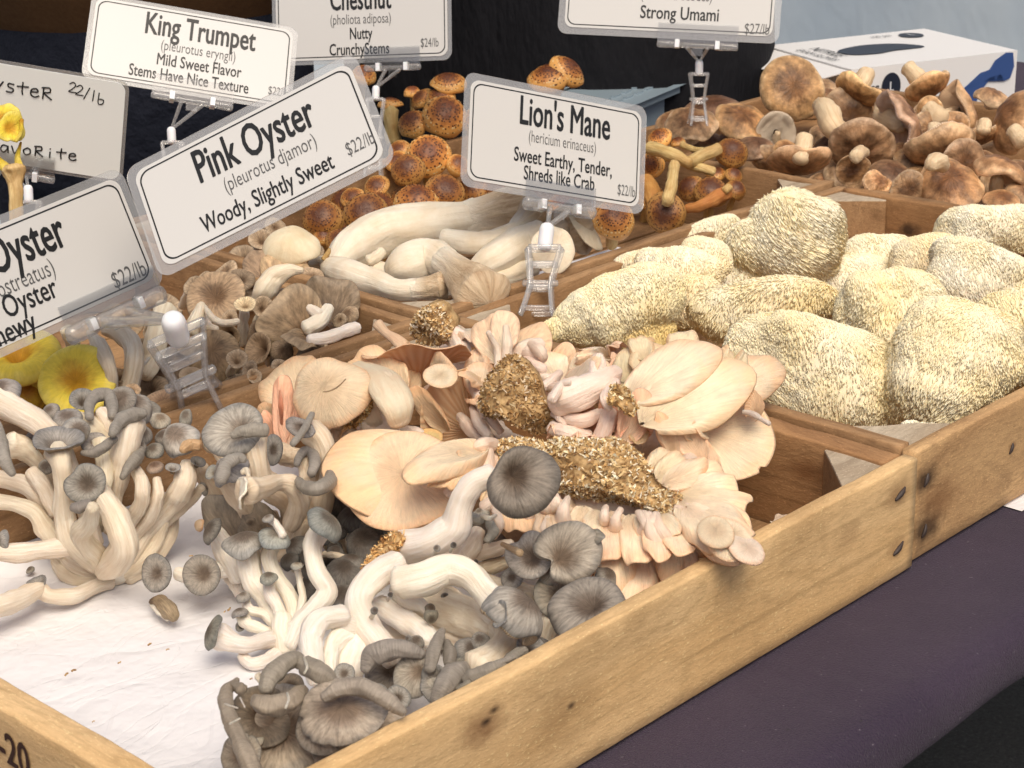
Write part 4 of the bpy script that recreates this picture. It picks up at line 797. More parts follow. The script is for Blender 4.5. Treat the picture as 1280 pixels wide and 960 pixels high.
cap(A, 204, 545, .094, 13, (-.3, .6, .7), 'dome'); cap(A, 192, 562, .092, 13, (-.2, .6, .7), 'dome'); cap(A, 256, 611, .068, 9, (.8, .3, .3), 'dome'); cap(A, 248, 577, .09, 10, (.4, .7, .5), 'cup', tint=(.6, .6, .6)); cap(A, 246, 497, .085, 12, (.2, .8, .5), 'hood') if False else None
cap(A, 1, 677, .062, 15, (-.75, .2, .6), 'dome'); cap(A, 46, 728, .034, 14, (-.3, .75, .6), 'cup', wav=.12); cap(A, 37, 712, .02, 6, (-.3, .6, .6), 'dome'); cap(A, 186, 510, .09, 15, (.3, .6, .6), 'flat'); cap(A, 200, 524, .088, 14, (.2, .7, .6), 'dome', tint=(1.6, 1.55, 1.4))
# --- B : upper middle cluster
B_ = cluster('oyster_cluster', 'grey oyster cluster with a wide kidney cap beside the clear clip', (330, 690, .02), GG)
for p in ([(314, 546, .115, 17), (322, 572, .105, 14), (328, 598, .09, 14), (348, 615, .075, 17), (368, 638, .055, 18), (360, 680, .03, 14)],
          [(388, 538, .112, 17), (404, 556, .105, 15), (408, 582, .092, 14), (402, 610, .08, 15), (396, 640, .06, 17), (372, 680, .035, 15)],
          [(284, 596, .095, 17), (298, 618, .082, 15), (312, 640, .062, 14), (330, 676, .035, 14)], [(307, 614, .108, 19), (326, 611, .104, 14), (346, 603, .10, 10), (364, 606, .095, 12), (374, 628, .08, 13), (364, 655, .06, 13)],
          [(262, 552, .09, 11), (282, 568, .085, 12), (300, 590, .075, 12), (318, 622, .05, 12)], [(250, 585, .08, 10), (262, 606, .065, 11), (282, 640, .04, 12)], [(381, 578, .095, 10), (386, 598, .088, 12), (394, 625, .07, 13)], [(350, 566, .085, 14), (372, 572, .08, 12)],
          [(376, 650, .055, 13), (366, 672, .045, 14), (345, 690, .03, 14)], [(396, 640, .055, 9), (388, 660, .045, 10), (372, 676, .035, 10)], [(335, 645, .05, 11), (346, 665, .04, 12)], [(390, 600, .07, 12), (398, 640, .06, 15), (400, 665, .04, 14)]):
    stem(B_, p, 'stem', tint=(.92, .86, .8))
cap(B_, 290, 536, .122, 37, (-.12, .5, .8), 'grey', rot=3.0, notch=.1, ex=1.12, off=.3, wav=.06, curl=.3); stem(B_, [(290, 545, .124, 4), (302, 540, .126, 7), (318, 538, .127, 9), (332, 537, .126, 8)], 'grey', 'cap', lump=.14)
cap(B_, 374, 534, .122, 27, (-.5, .35, .75), 'flat', rot=1.0, ex=.45, wav=.05); stem(B_, [(366, 555, .125, 4), (378, 540, .126, 5), (390, 518, .126, 4)], 'grey', 'cap')
stem(B_, [(371, 598, .098, 4), (380, 608, .10, 8), (397, 611, .102, 9.5), (412, 602, .10, 9), (412, 592, .098, 5)], 'grey', 'cap', lump=.12); stem(B_, [(371, 581, .10, 4), (376, 568, .102, 6), (388, 564, .102, 6.5), (394, 578, .10, 8), (389, 592, .098, 6)], 'grey', 'cap')
cap(B_, 283, 586, .108, 22, (-.4, .5, .7), 'hood', wav=.16, ex=1.15, rot=.5, splits=2); stem(B_, [(276, 601, .112, 7), (282, 583, .116, 9), (296, 573, .118, 8), (306, 575, .117, 5)], 'grey', 'cap', lump=.2); cap(B_, 264, 590, .10, 10, (-.5, .4, .7), 'cup')
cap(B_, 303, 616, .112, 25, (-.93, .12, .2), 'open', ex=.8, wav=.12, m='stemw', g='gill_pale', zs=1.4); stem(B_, [(302, 591, .115, 3), (308, 588, .116, 4), (311, 596, .114, 2.5)], 'stem', 'cap_rim')
cap(B_, 342, 562, .098, 21, (.3, .3, .8), 'flat', ex=.6, tint=(.7, .7, .7)); cap(B_, 232, 520, .10, 14, (.1, .6, .7), 'hood', ex=.6); stem(B_, [(236, 512, .10, 4), (240, 500, .103, 5), (245, 508, .10, 3)], 'grey', 'cap') if False else None
fan(B_, (300, 690, .03), (268, 618, .075), 34, (-.3, .3, .9), cup=.1, wav=.04, m='grey', g='gill_pale', tint=(.85, .75, .62)); fan(B_, (340, 690, .03), (310, 635, .07), 26, (0, .3, .9), m='grey', g='gill_pale', tint=(.95, .82, .68)); cap(B_, 313, 652, .06, 7, (.2, -.5, .8), 'hood', tint=(.7, .6, .5)); cap(B_, 423, 578, .09, 13, (.3, .5, .7), 'dome', tint=(.7, .7, .72)); cap(B_, 415, 606, .08, 9, (.3, .4, .7), 'dome', tint=(.7, .7, .7))
cap(B_, 297, 642, .06, 10, (.2, .1, .9), 'ball', tint=(.6, .55, .5))
# --- C : white footed small cluster
C_ = cluster('oyster_cluster', 'small grey oyster cluster with bright white fused foot on the paper', (360, 812, .014), GG)
for p in ([(222, 717, .035, 9), (252, 722, .035, 9), (280, 710, .04, 12), (300, 712, .04, 12)], [(268, 664, .06, 11), (280, 684, .052, 15), (290, 702, .045, 16), (300, 722, .035, 13)], [(284, 712, .03, 10), (296, 728, .028, 11), (300, 742, .024, 8)],
          [(309, 684, .062, 17), (312, 705, .055, 15), (318, 728, .045, 14), (334, 752, .035, 12), (352, 785, .028, 9)], [(341, 678, .068, 10), (337, 698, .06, 9.5), (346, 722, .05, 9), (362, 745, .042, 9.5), (368, 770, .034, 9), (362, 800, .025, 8)],
          [(402, 660, .078, 15), (390, 684, .072, 12), (396, 715, .062, 12), (408, 738, .052, 13), (394, 758, .044, 12), (376, 776, .036, 11), (362, 806, .024, 9)], [(371, 708, .06, 4), (375, 728, .052, 4), (378, 750, .044, 5), (370, 780, .034, 6)],
          [(336, 724, .052, 7), (337, 740, .046, 7.5), (348, 760, .038, 8), (356, 790, .028, 9)], [(305, 748, .04, 5), (312, 762, .036, 6), (330, 768, .032, 6.5), (348, 785, .026, 7)], [(301, 768, .034, 7), (310, 780, .03, 8), (330, 788, .027, 7), (348, 796, .022, 8)],
          [(275, 796, .034, 19), (290, 802, .032, 14), (310, 806, .03, 11), (330, 800, .028, 11), (350, 798, .024, 12)], [(302, 820, .022, 7), (315, 830, .02, 8), (332, 826, .02, 8), (352, 812, .018, 10)], [(352, 770, .036, 10), (352, 790, .03, 12), (356, 812, .02, 11)], [(368, 780, .034, 10), (362, 800, .025, 11), (360, 818, .016, 8)]):
    stem(C_, p, 'stemw')
cap(C_, 195, 717, .042, 24, (-.28, .15, .95), 'flat', wav=.02, ex=.88, tint=(.85, .82, .78)); cap(C_, 252, 719, .044, 25, (-.05, .15, 1), 'flat', wav=.02, tint=(.9, .85, .78), off=-.12)
cap(C_, 263, 663, .07, 19, (-.55, .35, .7), 'dome', ex=.6, rot=-.6, tint=(.62, .6, .56)); cap(C_, 248, 656, .064, 8, (-.6, .2, .6), 'ball', m='tan', tint=(.7, .6, .5))
cap(C_, 306, 676, .072, 29, (-.02, .93, .35), 'dome', wav=.05, zs=.8); cap(C_, 344, 671, .078, 22, (.28, .85, .4), 'dome', zs=.8, tint=(1.05, 1.15, 1.15)); stem(C_, [(336, 648, .088, 5), (345, 655, .085, 5), (354, 670, .08, 5)], 'stemw'); cap(C_, 335, 647, .09, 8, (-.2, .8, .5), 'dome', tint=(1.2, 1.2, 1.2))
cap(C_, 409, 653, .092, 26, (.62, .62, .35), 'dome', zs=.9, tint=(.75, .82, .82), g='gill_pale'); cap(C_, 371, 706, .065, 8, (.1, .93, .35), 'dome', tint=(1.3, 1.3, 1.2)); cap(C_, 336, 721, .058, 12, (0, .85, .5), 'dome', tint=(1, 1.05, 1)); cap(C_, 304, 745, .045, 10, (-.1, .85, .45), 'dome'); cap(C_, 299, 765, .038, 11, (-.2, .9, .35), 'dome')
cap(C_, 300, 783, .028, 7, (-.3, .3, .8), 'cup'); cap(C_, 264, 790, .040, 24, (-.85, .35, .3), 'dome', zs=.7, ex=1, tint=(.7, .72, .66), g='gill_pale', wav=.05)
# --- F : dark round caps behind
F_ = cluster('oyster_cluster', 'cluster of dark round grey caps packed between the clusters', (440, 700, .015), GG)
for (x, y, z, R, n, k, t) in ((430, 627, .055, 22, (.1, .6, .8), 'ball', .5), (444, 646, .055, 23, (-.1, .75, .6), 'ball', .42), (455, 680, .052, 24, (-.1, .5, .85), 'ball', .55), (470, 655, .056, 21, (.1, .85, .5), 'dome', .65), (500, 653, .058, 25, (.05, .6, .8), 'ball', .75),
                          (535, 643, .066, 24, (-.3, .3, .85), 'flat', 1.25), (553, 637, .06, 17, (.2, .5, .8), 'dome', .7), (534, 660, .05, 19, (.1, .3, .9), 'flat', .5), (424, 665, .05, 10, (-.2, .5, .8), 'ball', .45), (418, 684, .045, 10, (0, .6, .8), 'ball', .4), (430, 716, .045, 24, (.1, .62, .75), 'ball', .52),
                          (427, 745, .035, 21, (0, .5, .8), 'ball', .55), (440, 702, .048, 20, (.2, .85, .4), 'dome', .6), (381, 735, .03, 17, (-.3, .6, .7), 'ball', .45), (442, 672, .05, 10, (-.1, .7, .6), 'ball', .5), (405, 668, .05, 14, (-.2, .6, .7), 'ball', .42), (368, 682, .05, 17, (-.5, .5, .6), 'hood', .45), (386, 692, .05, 14, (-.4, .5, .7), 'ball', .4),
                          (362, 700, .045, 13, (-.3, .6, .7), 'ball', .4), (420, 690, .048, 12, (.2, .7, .6), 'ball', .5), (388, 712, .04, 13, (-.2, .6, .7), 'ball', .42), (438, 762, .03, 16, (.1, .5, .8), 'ball', .5), (410, 640, .05, 15, (0, .5, .8), 'ball', .5), (404, 705, .035, 14, (0, .5, .8), 'ball', .42)):
    cap(F_, x, y, z, R, n, k, tint=(t, t, t), lump=.06)
    stem(F_, [(x, y+6, z-.006, R*.4), (x+(440-x)*.3, y+22, z-.02, R*.42), (x+(440-x)*.6, y+36, max(.014, z-.035), R*.45)], 'stem')
stem(F_, [(406, 693, .045, 4), (420, 694, .05, 4.5), (436, 699, .048, 4)], 'stem', 'cap_rim')
# --- D : big white cluster
D_ = cluster('oyster_cluster', 'large grey oyster cluster with thick white arching stems and straw clinging to its foot', (490, 715, .03), GG)
for p, m in (([(614, 594, .125, 16), (590, 606, .12, 17), (576, 632, .108, 17), (568, 658, .095, 21), (540, 676, .085, 21), (505, 684, .075, 22), (484, 690, .07, 14)], 'stemw'),
          ([(496, 706, .075, 18), (466, 722, .075, 18), (447, 750, .068, 16), (456, 780, .06, 17), (478, 810, .052, 18), (488, 826, .048, 15)], 'stemw'),
          ([(500, 728, .078, 21), (530, 722, .082, 21), (560, 712, .084, 20), (588, 720, .082, 18), (608, 742, .076, 17), (630, 764, .072, 20)], 'stemw'),
          ([(474, 757, .052, 14), (495, 770, .052, 15), (518, 784, .05, 15), (540, 802, .05, 13)], 'stemw'), ([(530, 752, .045, 22), (566, 764, .045, 25), (596, 776, .045, 24), (618, 790, .046, 18)], 'stem'),
          ([(628, 785, .055, 20), (630, 802, .053, 17), (618, 822, .052, 20), (600, 838, .05, 26)], 'stem'), ([(500, 738, .06, 14), (512, 750, .06, 13), (528, 758, .058, 8), (536, 766, .056, 6)], 'stemw'),
          ([(560, 690, .06, 8), (588, 694, .06, 9), (620, 686, .065, 9), (640, 680, .068, 7)], 'stem'), ([(590, 712, .05, 7), (616, 708, .052, 9), (640, 700, .055, 8)], 'stem'), ([(596, 728, .045, 15), (625, 738, .046, 16), (655, 742, .046, 13), (680, 746, .045, 10)], 'stem'),
          ([(650, 800, .03, 18), (675, 810, .03, 16), (690, 770, .05, 12)], 'stem'), ([(598, 664, .075, 9), (590, 680, .07, 13), (576, 700, .062, 12)], 'stem'), ([(690, 745, .045, 14), (706, 760, .045, 14), (712, 780, .04, 12)], 'stemw'),
          ([(478, 775, .03, 14), (500, 800, .03, 20), (540, 790, .03, 22), (590, 800, .03, 18)], 'stem')): stem(D_, p, m, lump=.1, ridge=.04)
cap(D_, 655, 600, .138, 47, (.0, .3, .95), 'grey', rot=-.5, ex=.97, notch=.12, nw=.35, off=.38, wav=.07, curl=.6, tint=(.62, .56, .5), seed=904, zs=1.2)
cap(D_, 652, 760, .084, 40, (.55, .6, .25), 'hood', rot=.2, ex=1.12, wav=.1, splits=4, zs=1.1, tint=(1.05, 1.03, 1.0)); cap(D_, 624, 768, .088, 20, (-.6, .35, .5), 'cup', wav=.1, ex=.7, tint=(1, 1, 1))
stem(D_, [(456, 838, .056, 7), (466, 820, .062, 14), (488, 812, .066, 14), (510, 812, .066, 11), (528, 818, .062, 7)], 'grey', 'cap', lump=.12, ridge=.06); cap(D_, 488, 838, .045, 33, (.2, .5, .7), 'grey', tint=(.55, .5, .45)); cap(D_, 517, 845, .052, 29, (-.3, .25, .95), 'flat', rot=.8, off=-.3, tint=(1.25, 1.2, 1.1))
stem(D_, [(538, 838, .058, 7), (541, 820, .062, 9.5), (548, 800, .064, 8), (553, 788, .064, 4)], 'grey', 'cap', lump=.16, ridge=.08); stem(D_, [(562, 830, .056, 8), (562, 815, .058, 8), (558, 802, .06, 5)], 'grey', 'cap'); cap(D_, 586, 812, .05, 20, (.3, .5, .6), 'dome', ex=.9, tint=(.8, .8, .8)); cap(D_, 576, 832, .05, 12, (0, .5, .8), 'dome')
cap(D_, 545, 855, .052, 27, (-.4, .3, .85), 'cup', wav=.12, ex=.85, rot=.6, tint=(.9, .88, .85)); stem(D_, [(545, 877, .055, 8), (556, 858, .06, 13), (568, 842, .06, 15), (580, 836, .058, 11)], 'grey', 'cap', lump=.15, ridge=.07)
for q in ([(582, 852, .06, 6), (596, 843, .064, 9), (612, 838, .066, 10), (628, 832, .066, 9)], [(636, 828, .066, 7), (646, 818, .066, 7), (657, 812, .066, 5)], [(572, 862, .058, 5), (584, 856, .06, 6), (592, 848, .06, 4)], [(596, 838, .066, 4), (616, 832, .068, 5), (642, 822, .068, 4)]): stem(D_, q, 'grey', 'cap', lump=.2, ridge=.08)
cap(D_, 664, 808, .055, 19, (.3, .5, .6), 'cup', wav=.12, tint=(1.2, 1.2, 1.2)); cap(D_, 680, 812, .045, 19, (.5, .5, .5), 'flat', tint=(.8, .8, .8))
cap(D_, 661, 694, .082, 30, (-.3, .25, .9), 'flat', rot=-.9, ex=1.12, notch=.3, off=-.2, wav=.05, tint=(1.3, 1.25, 1.2)); stem(D_, [(628, 680, .084, 3), (640, 686, .086, 4), (650, 691, .09, 5)], 'stemb')
cap(D_, 710, 690, .09, 42, (-.05, .3, .95), 'grey', rot=.5, ex=1.0, notch=.5, nw=.3, off=.35, wav=.05, curl=.5, seed=911, tint=(1.05, .98, .88)); fan(D_, (722, 672, .092), (756, 672, .098), 12, (0, .5, .8), m='grey', g='gill_pale', tint=(1, .95, .85))
cap(D_, 732, 758, .075, 47, (-.12, .62, .7), 'grey', rot=.4, ex=1.1, notch=.15, off=-.2, wav=.05, curl=.5, tint=(.8, .76, .72), seed=77); stem(D_, [(692, 790, .07, 5), (708, 776, .076, 9), (728, 765, .08, 10), (752, 765, .078, 6)], 'grey', 'cap', lump=.14) if False else None
cap(D_, 700, 745, .06, 34, (.1, .55, .8), 'flat', tint=(.8, .75, .65)); cap(D_, 600, 640, .085, 11, (-.4, .6, .6), 'hood', tint=(1.4, 1.45, 1.4), wav=.2); stem(D_, [(584, 646, .09, 5), (596, 650, .09, 6), (608, 648, .09, 5), (616, 662, .086, 7), (609, 676, .08, 6)], 'grey', 'cap', tint=(1.4, 1.45, 1.4), lump=.25); stem(D_, [(603, 645, .096, 3), (612, 648, .098, 3.5), (620, 644, .096, 2)], 'stemw', 'cap_rim')
fan(D_, (592, 690, .05), (608, 642, .075), 24, (.1, .3, .9), m='grey', g='gill_pale', tint=(.7, .62, .55)); fan(D_, (600, 700, .05), (628, 668, .065), 18, (.1, .3, .9), m='grey', g='gill_pale', tint=(.7, .62, .55))
for (x, y, z, r, t) in ((567, 681, .098, 4, .5), (546, 685, .098, 4.5, 1.2), (595, 702, .075, 3, .4), (468, 763, .075, 5, .7), (510, 798, .062, 4, .8), (488, 743, .08, 3.5, .5), (556, 745, .056, 5, .7), (578, 748, .054, 4, .5)): cap(D_, x, y, z, r, (random.uniform(-.4, .4), .3, .8), 'ball', tint=(t, t, t)); stem(D_, [(x, y+r*.5, z-.002, r*.5), (x-r, y+r*2, z-.01, r*.6)], 'stemw')
cap(D_, 539, 773, .062, 12, (.15, -.6, .7), 'hood', ex=.8, tint=(.8, .78, .66)); cap(D_, 538, 760, .062, 7, (.3, .4, .7), 'ball', tint=(.5, .45, .4)); stem(D_, [(560, 740, .05, 9), (566, 750, .048, 14), (572, 760, .045, 10)], 'stem')
block(D_, [(450, 715, .075), (462, 692, .08), (476, 674, .085), (496, 664, .088), (510, 672, .086), (492, 686, .082), (478, 700, .078), (462, 718, .072)], 0, 0, .012, seed=51, size=.0018, tone=(1.0, .82, .6))
for (x, y, z, R, n, k, t) in ((470, 868, .05, 15, (-.2, .5, .8), 'dome', 1.0), (498, 872, .048, 17, (.1, .5, .8), 'grey', .95), (600, 800, .055, 13, (-.2, .6, .7), 'dome', 1.1), (520, 802, .056, 11, (.1, .6, .7), 'ball', .9), (430, 842, .05, 14, (-.1, .5, .8), 'flat', 1.1), (560, 720, .07, 9, (.1, .5, .8), 'ball', .8), (690, 716, .07, 18, (.3, .4, .8), 'dome', .9), (640, 722, .06, 15, (-.2, .5, .8), 'flat', 1.1), (760, 720, .07, 16, (.4, .5, .7), 'dome', .85)):
    cap(D_, x, y, z, R, n, k, tint=(t, t, t*.98), wav=.06); stem(D_, [(x, y+4, z-.006, R*.36), (x-R*.6, y+R*.9, z-.016, R*.4), (x-R, y+R*1.6, z-.026, R*.45)], 'stemw')
# --- E : bottom cluster of wide caps
E_ = cluster('oyster_cluster', 'cluster of wide wrinkled grey brown caps at the bottom of the front crate', (400, 905, .014), GG)
for p in ([(430, 768, .07, 14), (400, 776, .07, 15), (388, 800, .062, 15), (392, 828, .055, 13), (396, 850, .045, 13)], [(438, 792, .056, 14), (418, 806, .056, 13), (412, 832, .05, 12), (416, 862, .04, 12)], [(448, 806, .05, 20), (436, 830, .045, 20), (428, 862, .03, 18)], [(420, 778, .064, 12), (440, 784, .06, 14), (462, 776, .055, 14)]): stem(E_, p, 'stemw')
cap(E_, 346, 912, .055, 64, (-.1, .42, .9), 'flat', rot=.4, off=-.1, wav=.06, irr=.04, tint=(1.2, 1.06, .9), seed=301, zs=1.3, splits=3); cap(E_, 330, 895, .062, 40, (.35, .35, .85), 'cup', rot=1, wav=.08, tint=(.9, .76, .6), seed=302, zs=.7); cap(E_, 300, 945, .06, 30, (-.4, .4, .8), 'flat', wav=.1, tint=(1.1, 1, .86), splits=2)
for q in ([(296, 850, .082, 4), (283, 866, .084, 9), (284, 888, .084, 10), (290, 906, .083, 10)], [(290, 906, .083, 9), (300, 928, .08, 11), (310, 950, .077, 12), (318, 975, .072, 12)], [(302, 862, .086, 8), (292, 856, .085, 6)], [(318, 872, .08, 5), (326, 880, .082, 12), (342, 882, .082, 13), (360, 878, .082, 13), (372, 868, .08, 10), (380, 862, .078, 6)]): stem(E_, q, 'grey', 'cap', lump=.12, ridge=.06, tint=(1.1, 1.0, .88))
for q in ([(306, 884, .093, 1), (300, 872, .094, 1.2)], [(281, 880, .094, 1.1), (297, 885, .095, 1.1)], [(357, 885, .096, 1.6), (361, 874, .097, 1.8), (359, 866, .096, 1.4)], [(287, 905, .094, 1.2), (300, 898, .095, 1.2)]): stem(E_, q, 'stemw', 'cap_rim', n=6, nu=8)
stem(E_, [(332, 862, .088, 8), (338, 846, .09, 13), (352, 832, .092, 13), (368, 824, .092, 11), (376, 830, .09, 9)], 'grey', 'cap', lump=.1, ridge=.06, tint=(1.02, .98, .9)); stem(E_, [(382, 832, .09, 12), (396, 839, .09, 13), (410, 847, .088, 11), (418, 852, .086, 6)], 'grey', 'cap', lump=.1, ridge=.06, tint=(1.05, 1.0, .92)); stem(E_, [(380, 822, .094, 1.5), (384, 834, .098, 1.8), (380, 842, .096, 1.4)], 'stemw', 'cap_rim', n=6, nu=8)
stem(E_, [(327, 854, .085, 3), (322, 846, .086, 3.5), (325, 842, .086, 2)], 'stem', 'cap_rim'); cap(E_, 362, 858, .07, 18, (0, .5, .8), 'flat', tint=(.8, .66, .5))
cap(E_, 446, 916, .060, 64, (.0, .42, .9), 'flat', rot=.3, off=-.15, wav=.05, irr=.04, tint=(1.25, 1.1, .96), seed=303, zs=1.2, splits=3); cap(E_, 430, 886, .080, 50, (-.15, .62, .77), 'dome', rot=.2, ex=1.15, wav=.06, tint=(1.2, 1.08, .96), seed=304, zs=.5, splits=4); cap(E_, 404, 905, .07, 40, (-.4, .45, .8), 'dome', wav=.05, tint=(1.1, 1.0, .9), seed=305, zs=.6)
stem(E_, [(404, 872, .09, 6), (424, 862, .094, 9), (446, 859, .095, 10), (468, 866, .094, 10), (490, 880, .09, 9), (505, 891, .086, 5)], 'grey', 'cap', ell=1.2, tint=(1.12, 1.05, .98))
fan(E_, (330, 925, .03), (300, 950, .055), 26, (-.3, .6, .8), m='stem', g='gill_pale', wav=.1)
# --- loose ones on the paper
lo = cluster('mushroom_piece', 'small folded brown cap piece lying on the white paper', (206, 762, .016), None, 'mushroom')
stem(lo, [(189, 752, .022, 4), (200, 752, .025, 8), (212, 764, .025, 10), (219, 773, .022, 6)], 'brown', 'cap', lump=.15, ridge=.08, tint=(.75, .75, .7)); stem(lo, [(190, 756, .02, 3), (198, 764, .022, 4), (210, 774, .02, 3)], 'stemw')
# ================================================================== pink oyster clusters
PG = 'clusters of pale pink oyster mushrooms'
P1 = cluster('pink_oyster_cluster', 'tan pink oyster cluster with a cracked round cap beside the salmon petals', (450, 560, .03), PG)
fan(P1, (385, 520, .09), (350, 452, .11), 44, (-.1, .3, .95), cup=.1, wav=.05, A=1.3, m='tan', tint=(.82, .72, .6))
cap(P1, 412, 487, .125, 50, (-.15, .35, .92), 'dome', ex=.98, wav=.05, zs=.75, m='tan', g='gill_pink', tint=(.83, .76, .66), off=.1, irr=.08, seed=33)
stem(P1, [(404, 490, .142, .6), (414, 488, .143, .9), (424, 482, .143, .9), (432, 474, .142, .5)], 'stemb', 'crack', nu=6, lump=.3)
stem(P1, [(452, 460, .12, 16), (478, 478, .125, 24), (494, 505, .12, 23), (500, 528, .108, 14)], 'stemp', 'cap', tint=(.82, .82, .70), lump=.1, ell=.6); fan(P1, (504, 500, .105), (455, 442, .125), 30, (.1, .4, .9), cup=.15, m='tan', tint=(.88, .78, .66)); stem(P1, [(470, 460, .125, 5), (482, 468, .13, 9), (490, 474, .13, 5)], 'stemp', 'cap', tint=(.85, .84, .74), ell=.5); fan(P1, (510, 500, .1), (500, 455, .115), 24, (.4, .4, .8), m='tan', tint=(.9, .75, .6))
cap(P1, 446, 500, .11, 22, (-.1, .3, .9), 'dome', m='tan', tint=(.78, .76, .62)); stem(P1, [(448, 505, .105, 12), (462, 520, .10, 14), (470, 540, .08, 12)], 'stemp', 'cap', tint=(.8, .78, .66))
for k in range(9):
    a = k/8; stem(P1, [(452+a*26, 528-a*12, .098, 6), (464+a*24, 538-a*8, .09, 7), (490+a*16, 548-a*4, .078, 6)], 'stemp', 'stem', tint=(.98, .98, .95))
stem(P1, [(456, 535, .08, 18), (490, 545, .075, 20), (530, 552, .065, 12)], 'stemp'); stem(P1, [(505, 540, .09, 8), (520, 545, .09, 11), (530, 546, .088, 7)], 'stemp', 'cap')
block(P1, [(424, 516, .105), (440, 505, .115), (456, 502, .115), (462, 514, .108), (452, 528, .10), (440, 538, .092), (426, 532, .095)], 0, 0, .014, seed=52, tone=(1.15, 1.0, .75))
for q in ([(408, 538, .09, 5), (410, 520, .10, 6), (408, 508, .108, 5)], [(418, 548, .085, 6), (420, 535, .09, 8), (424, 526, .098, 6)], [(430, 560, .08, 8), (436, 548, .085, 10), (442, 540, .09, 7)], [(410, 560, .07, 9), (424, 558, .075, 9), (438, 566, .075, 8)], [(400, 550, .08, 8), (395, 530, .09, 14), (388, 520, .098, 12)], [(432, 575, .06, 5), (440, 562, .075, 7), (444, 552, .08, 7)], [(414, 552, .08, 6), (408, 542, .09, 7), (404, 546, .09, 4)]): stem(P1, q, 'stemp', 'cap_bud', tint=(1, .92, .8))
fan(P1, (352, 560, .08), (352, 470, .125), 15, (-.3, .2, .9), cup=.05, wav=.05, A=1.1, m='salmon', tint=(1.02, .82, .76)); fan(P1, (362, 560, .08), (366, 500, .11), 17, (.3, .2, .9), cup=-.05, m='salmon', tint=(1.05, .85, .78)); fan(P1, (356, 565, .07), (328, 520, .098), 12, (-.1, .4, .8), m='salmon', tint=(1.02, .82, .76)); stem(P1, [(350, 488, .13, 2), (351, 508, .12, 4.5), (352, 530, .105, 2.5)], 'salmon', 'gill_ridge', ell=.4, tint=(.95, .55, .45))
fan(P1, (345, 530, .09), (327, 504, .105), 12, (-.3, .3, .9), m='tan', tint=(.75, .62, .5)); stem(P1, [(344, 562, .07, 8), (356, 568, .065, 12), (366, 575, .055, 10)], 'stem', tint=(.9, .8, .7))
# middle: upturned fans with brownish undersides
P2 = cluster('pink_oyster_cluster', 'pink oyster cluster with two upturned orange gilled fans in the middle of the crate', (560, 545, .04), PG)
fan(P2, (524, 478, .10), (520, 432, .14), 58, (.05, -.05, 1), cup=-.12, curl=-.12, wav=.07, A=1.5, m='gill_pink', g='tan', tint=(.80, .70, .62), fold=.15); fan(P2, (548, 478, .11), (562, 448, .13), 24, (-.3, .1, .9), m='tan', g='gill_pink', tint=(1, .9, .78)); cap(P2, 550, 470, .125, 18, (0, .5, .9), 'open', m='tan', tint=(1, .94, .85), ex=1.2, zs=.6)
fan(P2, (590, 540, .07), (530, 480, .115), 52, (0, .25, .95), cup=.05, curl=-.06, wav=.04, A=1.15, m='gill_pink', g='tan', tint=(.95, .92, .78)); fan(P2, (560, 540, .08), (516, 488, .115), 16, (-.5, .3, .8), cup=.1, m='tan', tint=(1.0, .82, .66))
cap(P2, 536, 546, .092, 17, (.05, .75, .65), 'cup', m='tan', g='gill_pink', tint=(.95, .78, .45), zs=.5)
for q in ([(590, 510, .10, 4), (600, 530, .095, 8), (612, 545, .09, 6)], [(575, 520, .09, 6), (592, 540, .085, 9), (620, 556, .08, 9)], [(600, 500, .10, 4), (612, 522, .098, 6), (626, 540, .09, 5)]): stem(P2, q, 'stemp')
stem(P2, [(596, 525, .07, 18), (622, 545, .07, 16), (640, 560, .07, 10)], 'stemp'); stem(P2, [(540, 500, .06, 20), (560, 520, .06, 24), (590, 540, .05, 20)], 'stemp', tint=(.8, .62, .5))
# top: pink tube like stems + straw tuft
P6 = cluster('pink_oyster_cluster', 'small pink oyster bunch with a straw tuft standing against the crate wall', (535, 430, .07), PG)
block(P6, [(512, 420, .11), (514, 400, .13), (526, 391, .14), (542, 393, .14), (552, 408, .13), (556, 424, .12), (545, 434, .11), (524, 430, .11)], 0, 0, .02, seed=53, tone=(1, .92, .8), white=.6)
stem(P6, [(472, 405, .12, 7), (482, 416, .115, 5.5), (494, 424, .112, 7.5), (506, 434, .108, 9)], 'stemp', 'stem', tint=(.92, .78, .62)); stem(P6, [(552, 408, .125, 8), (572, 418, .12, 9), (592, 428, .115, 8)], 'stemp'); stem(P6, [(560, 420, .11, 8), (575, 432, .115, 12), (578, 450, .105, 9)], 'stemp'); fan(P6, (556, 405, .115), (596, 432, .12), 12, (.2, .6, .7), m='tan'); stem(P6, [(556, 425, .09, 10), (570, 450, .09, 13), (582, 466, .09, 10)], 'stemp', tint=(.95, .85, .8))
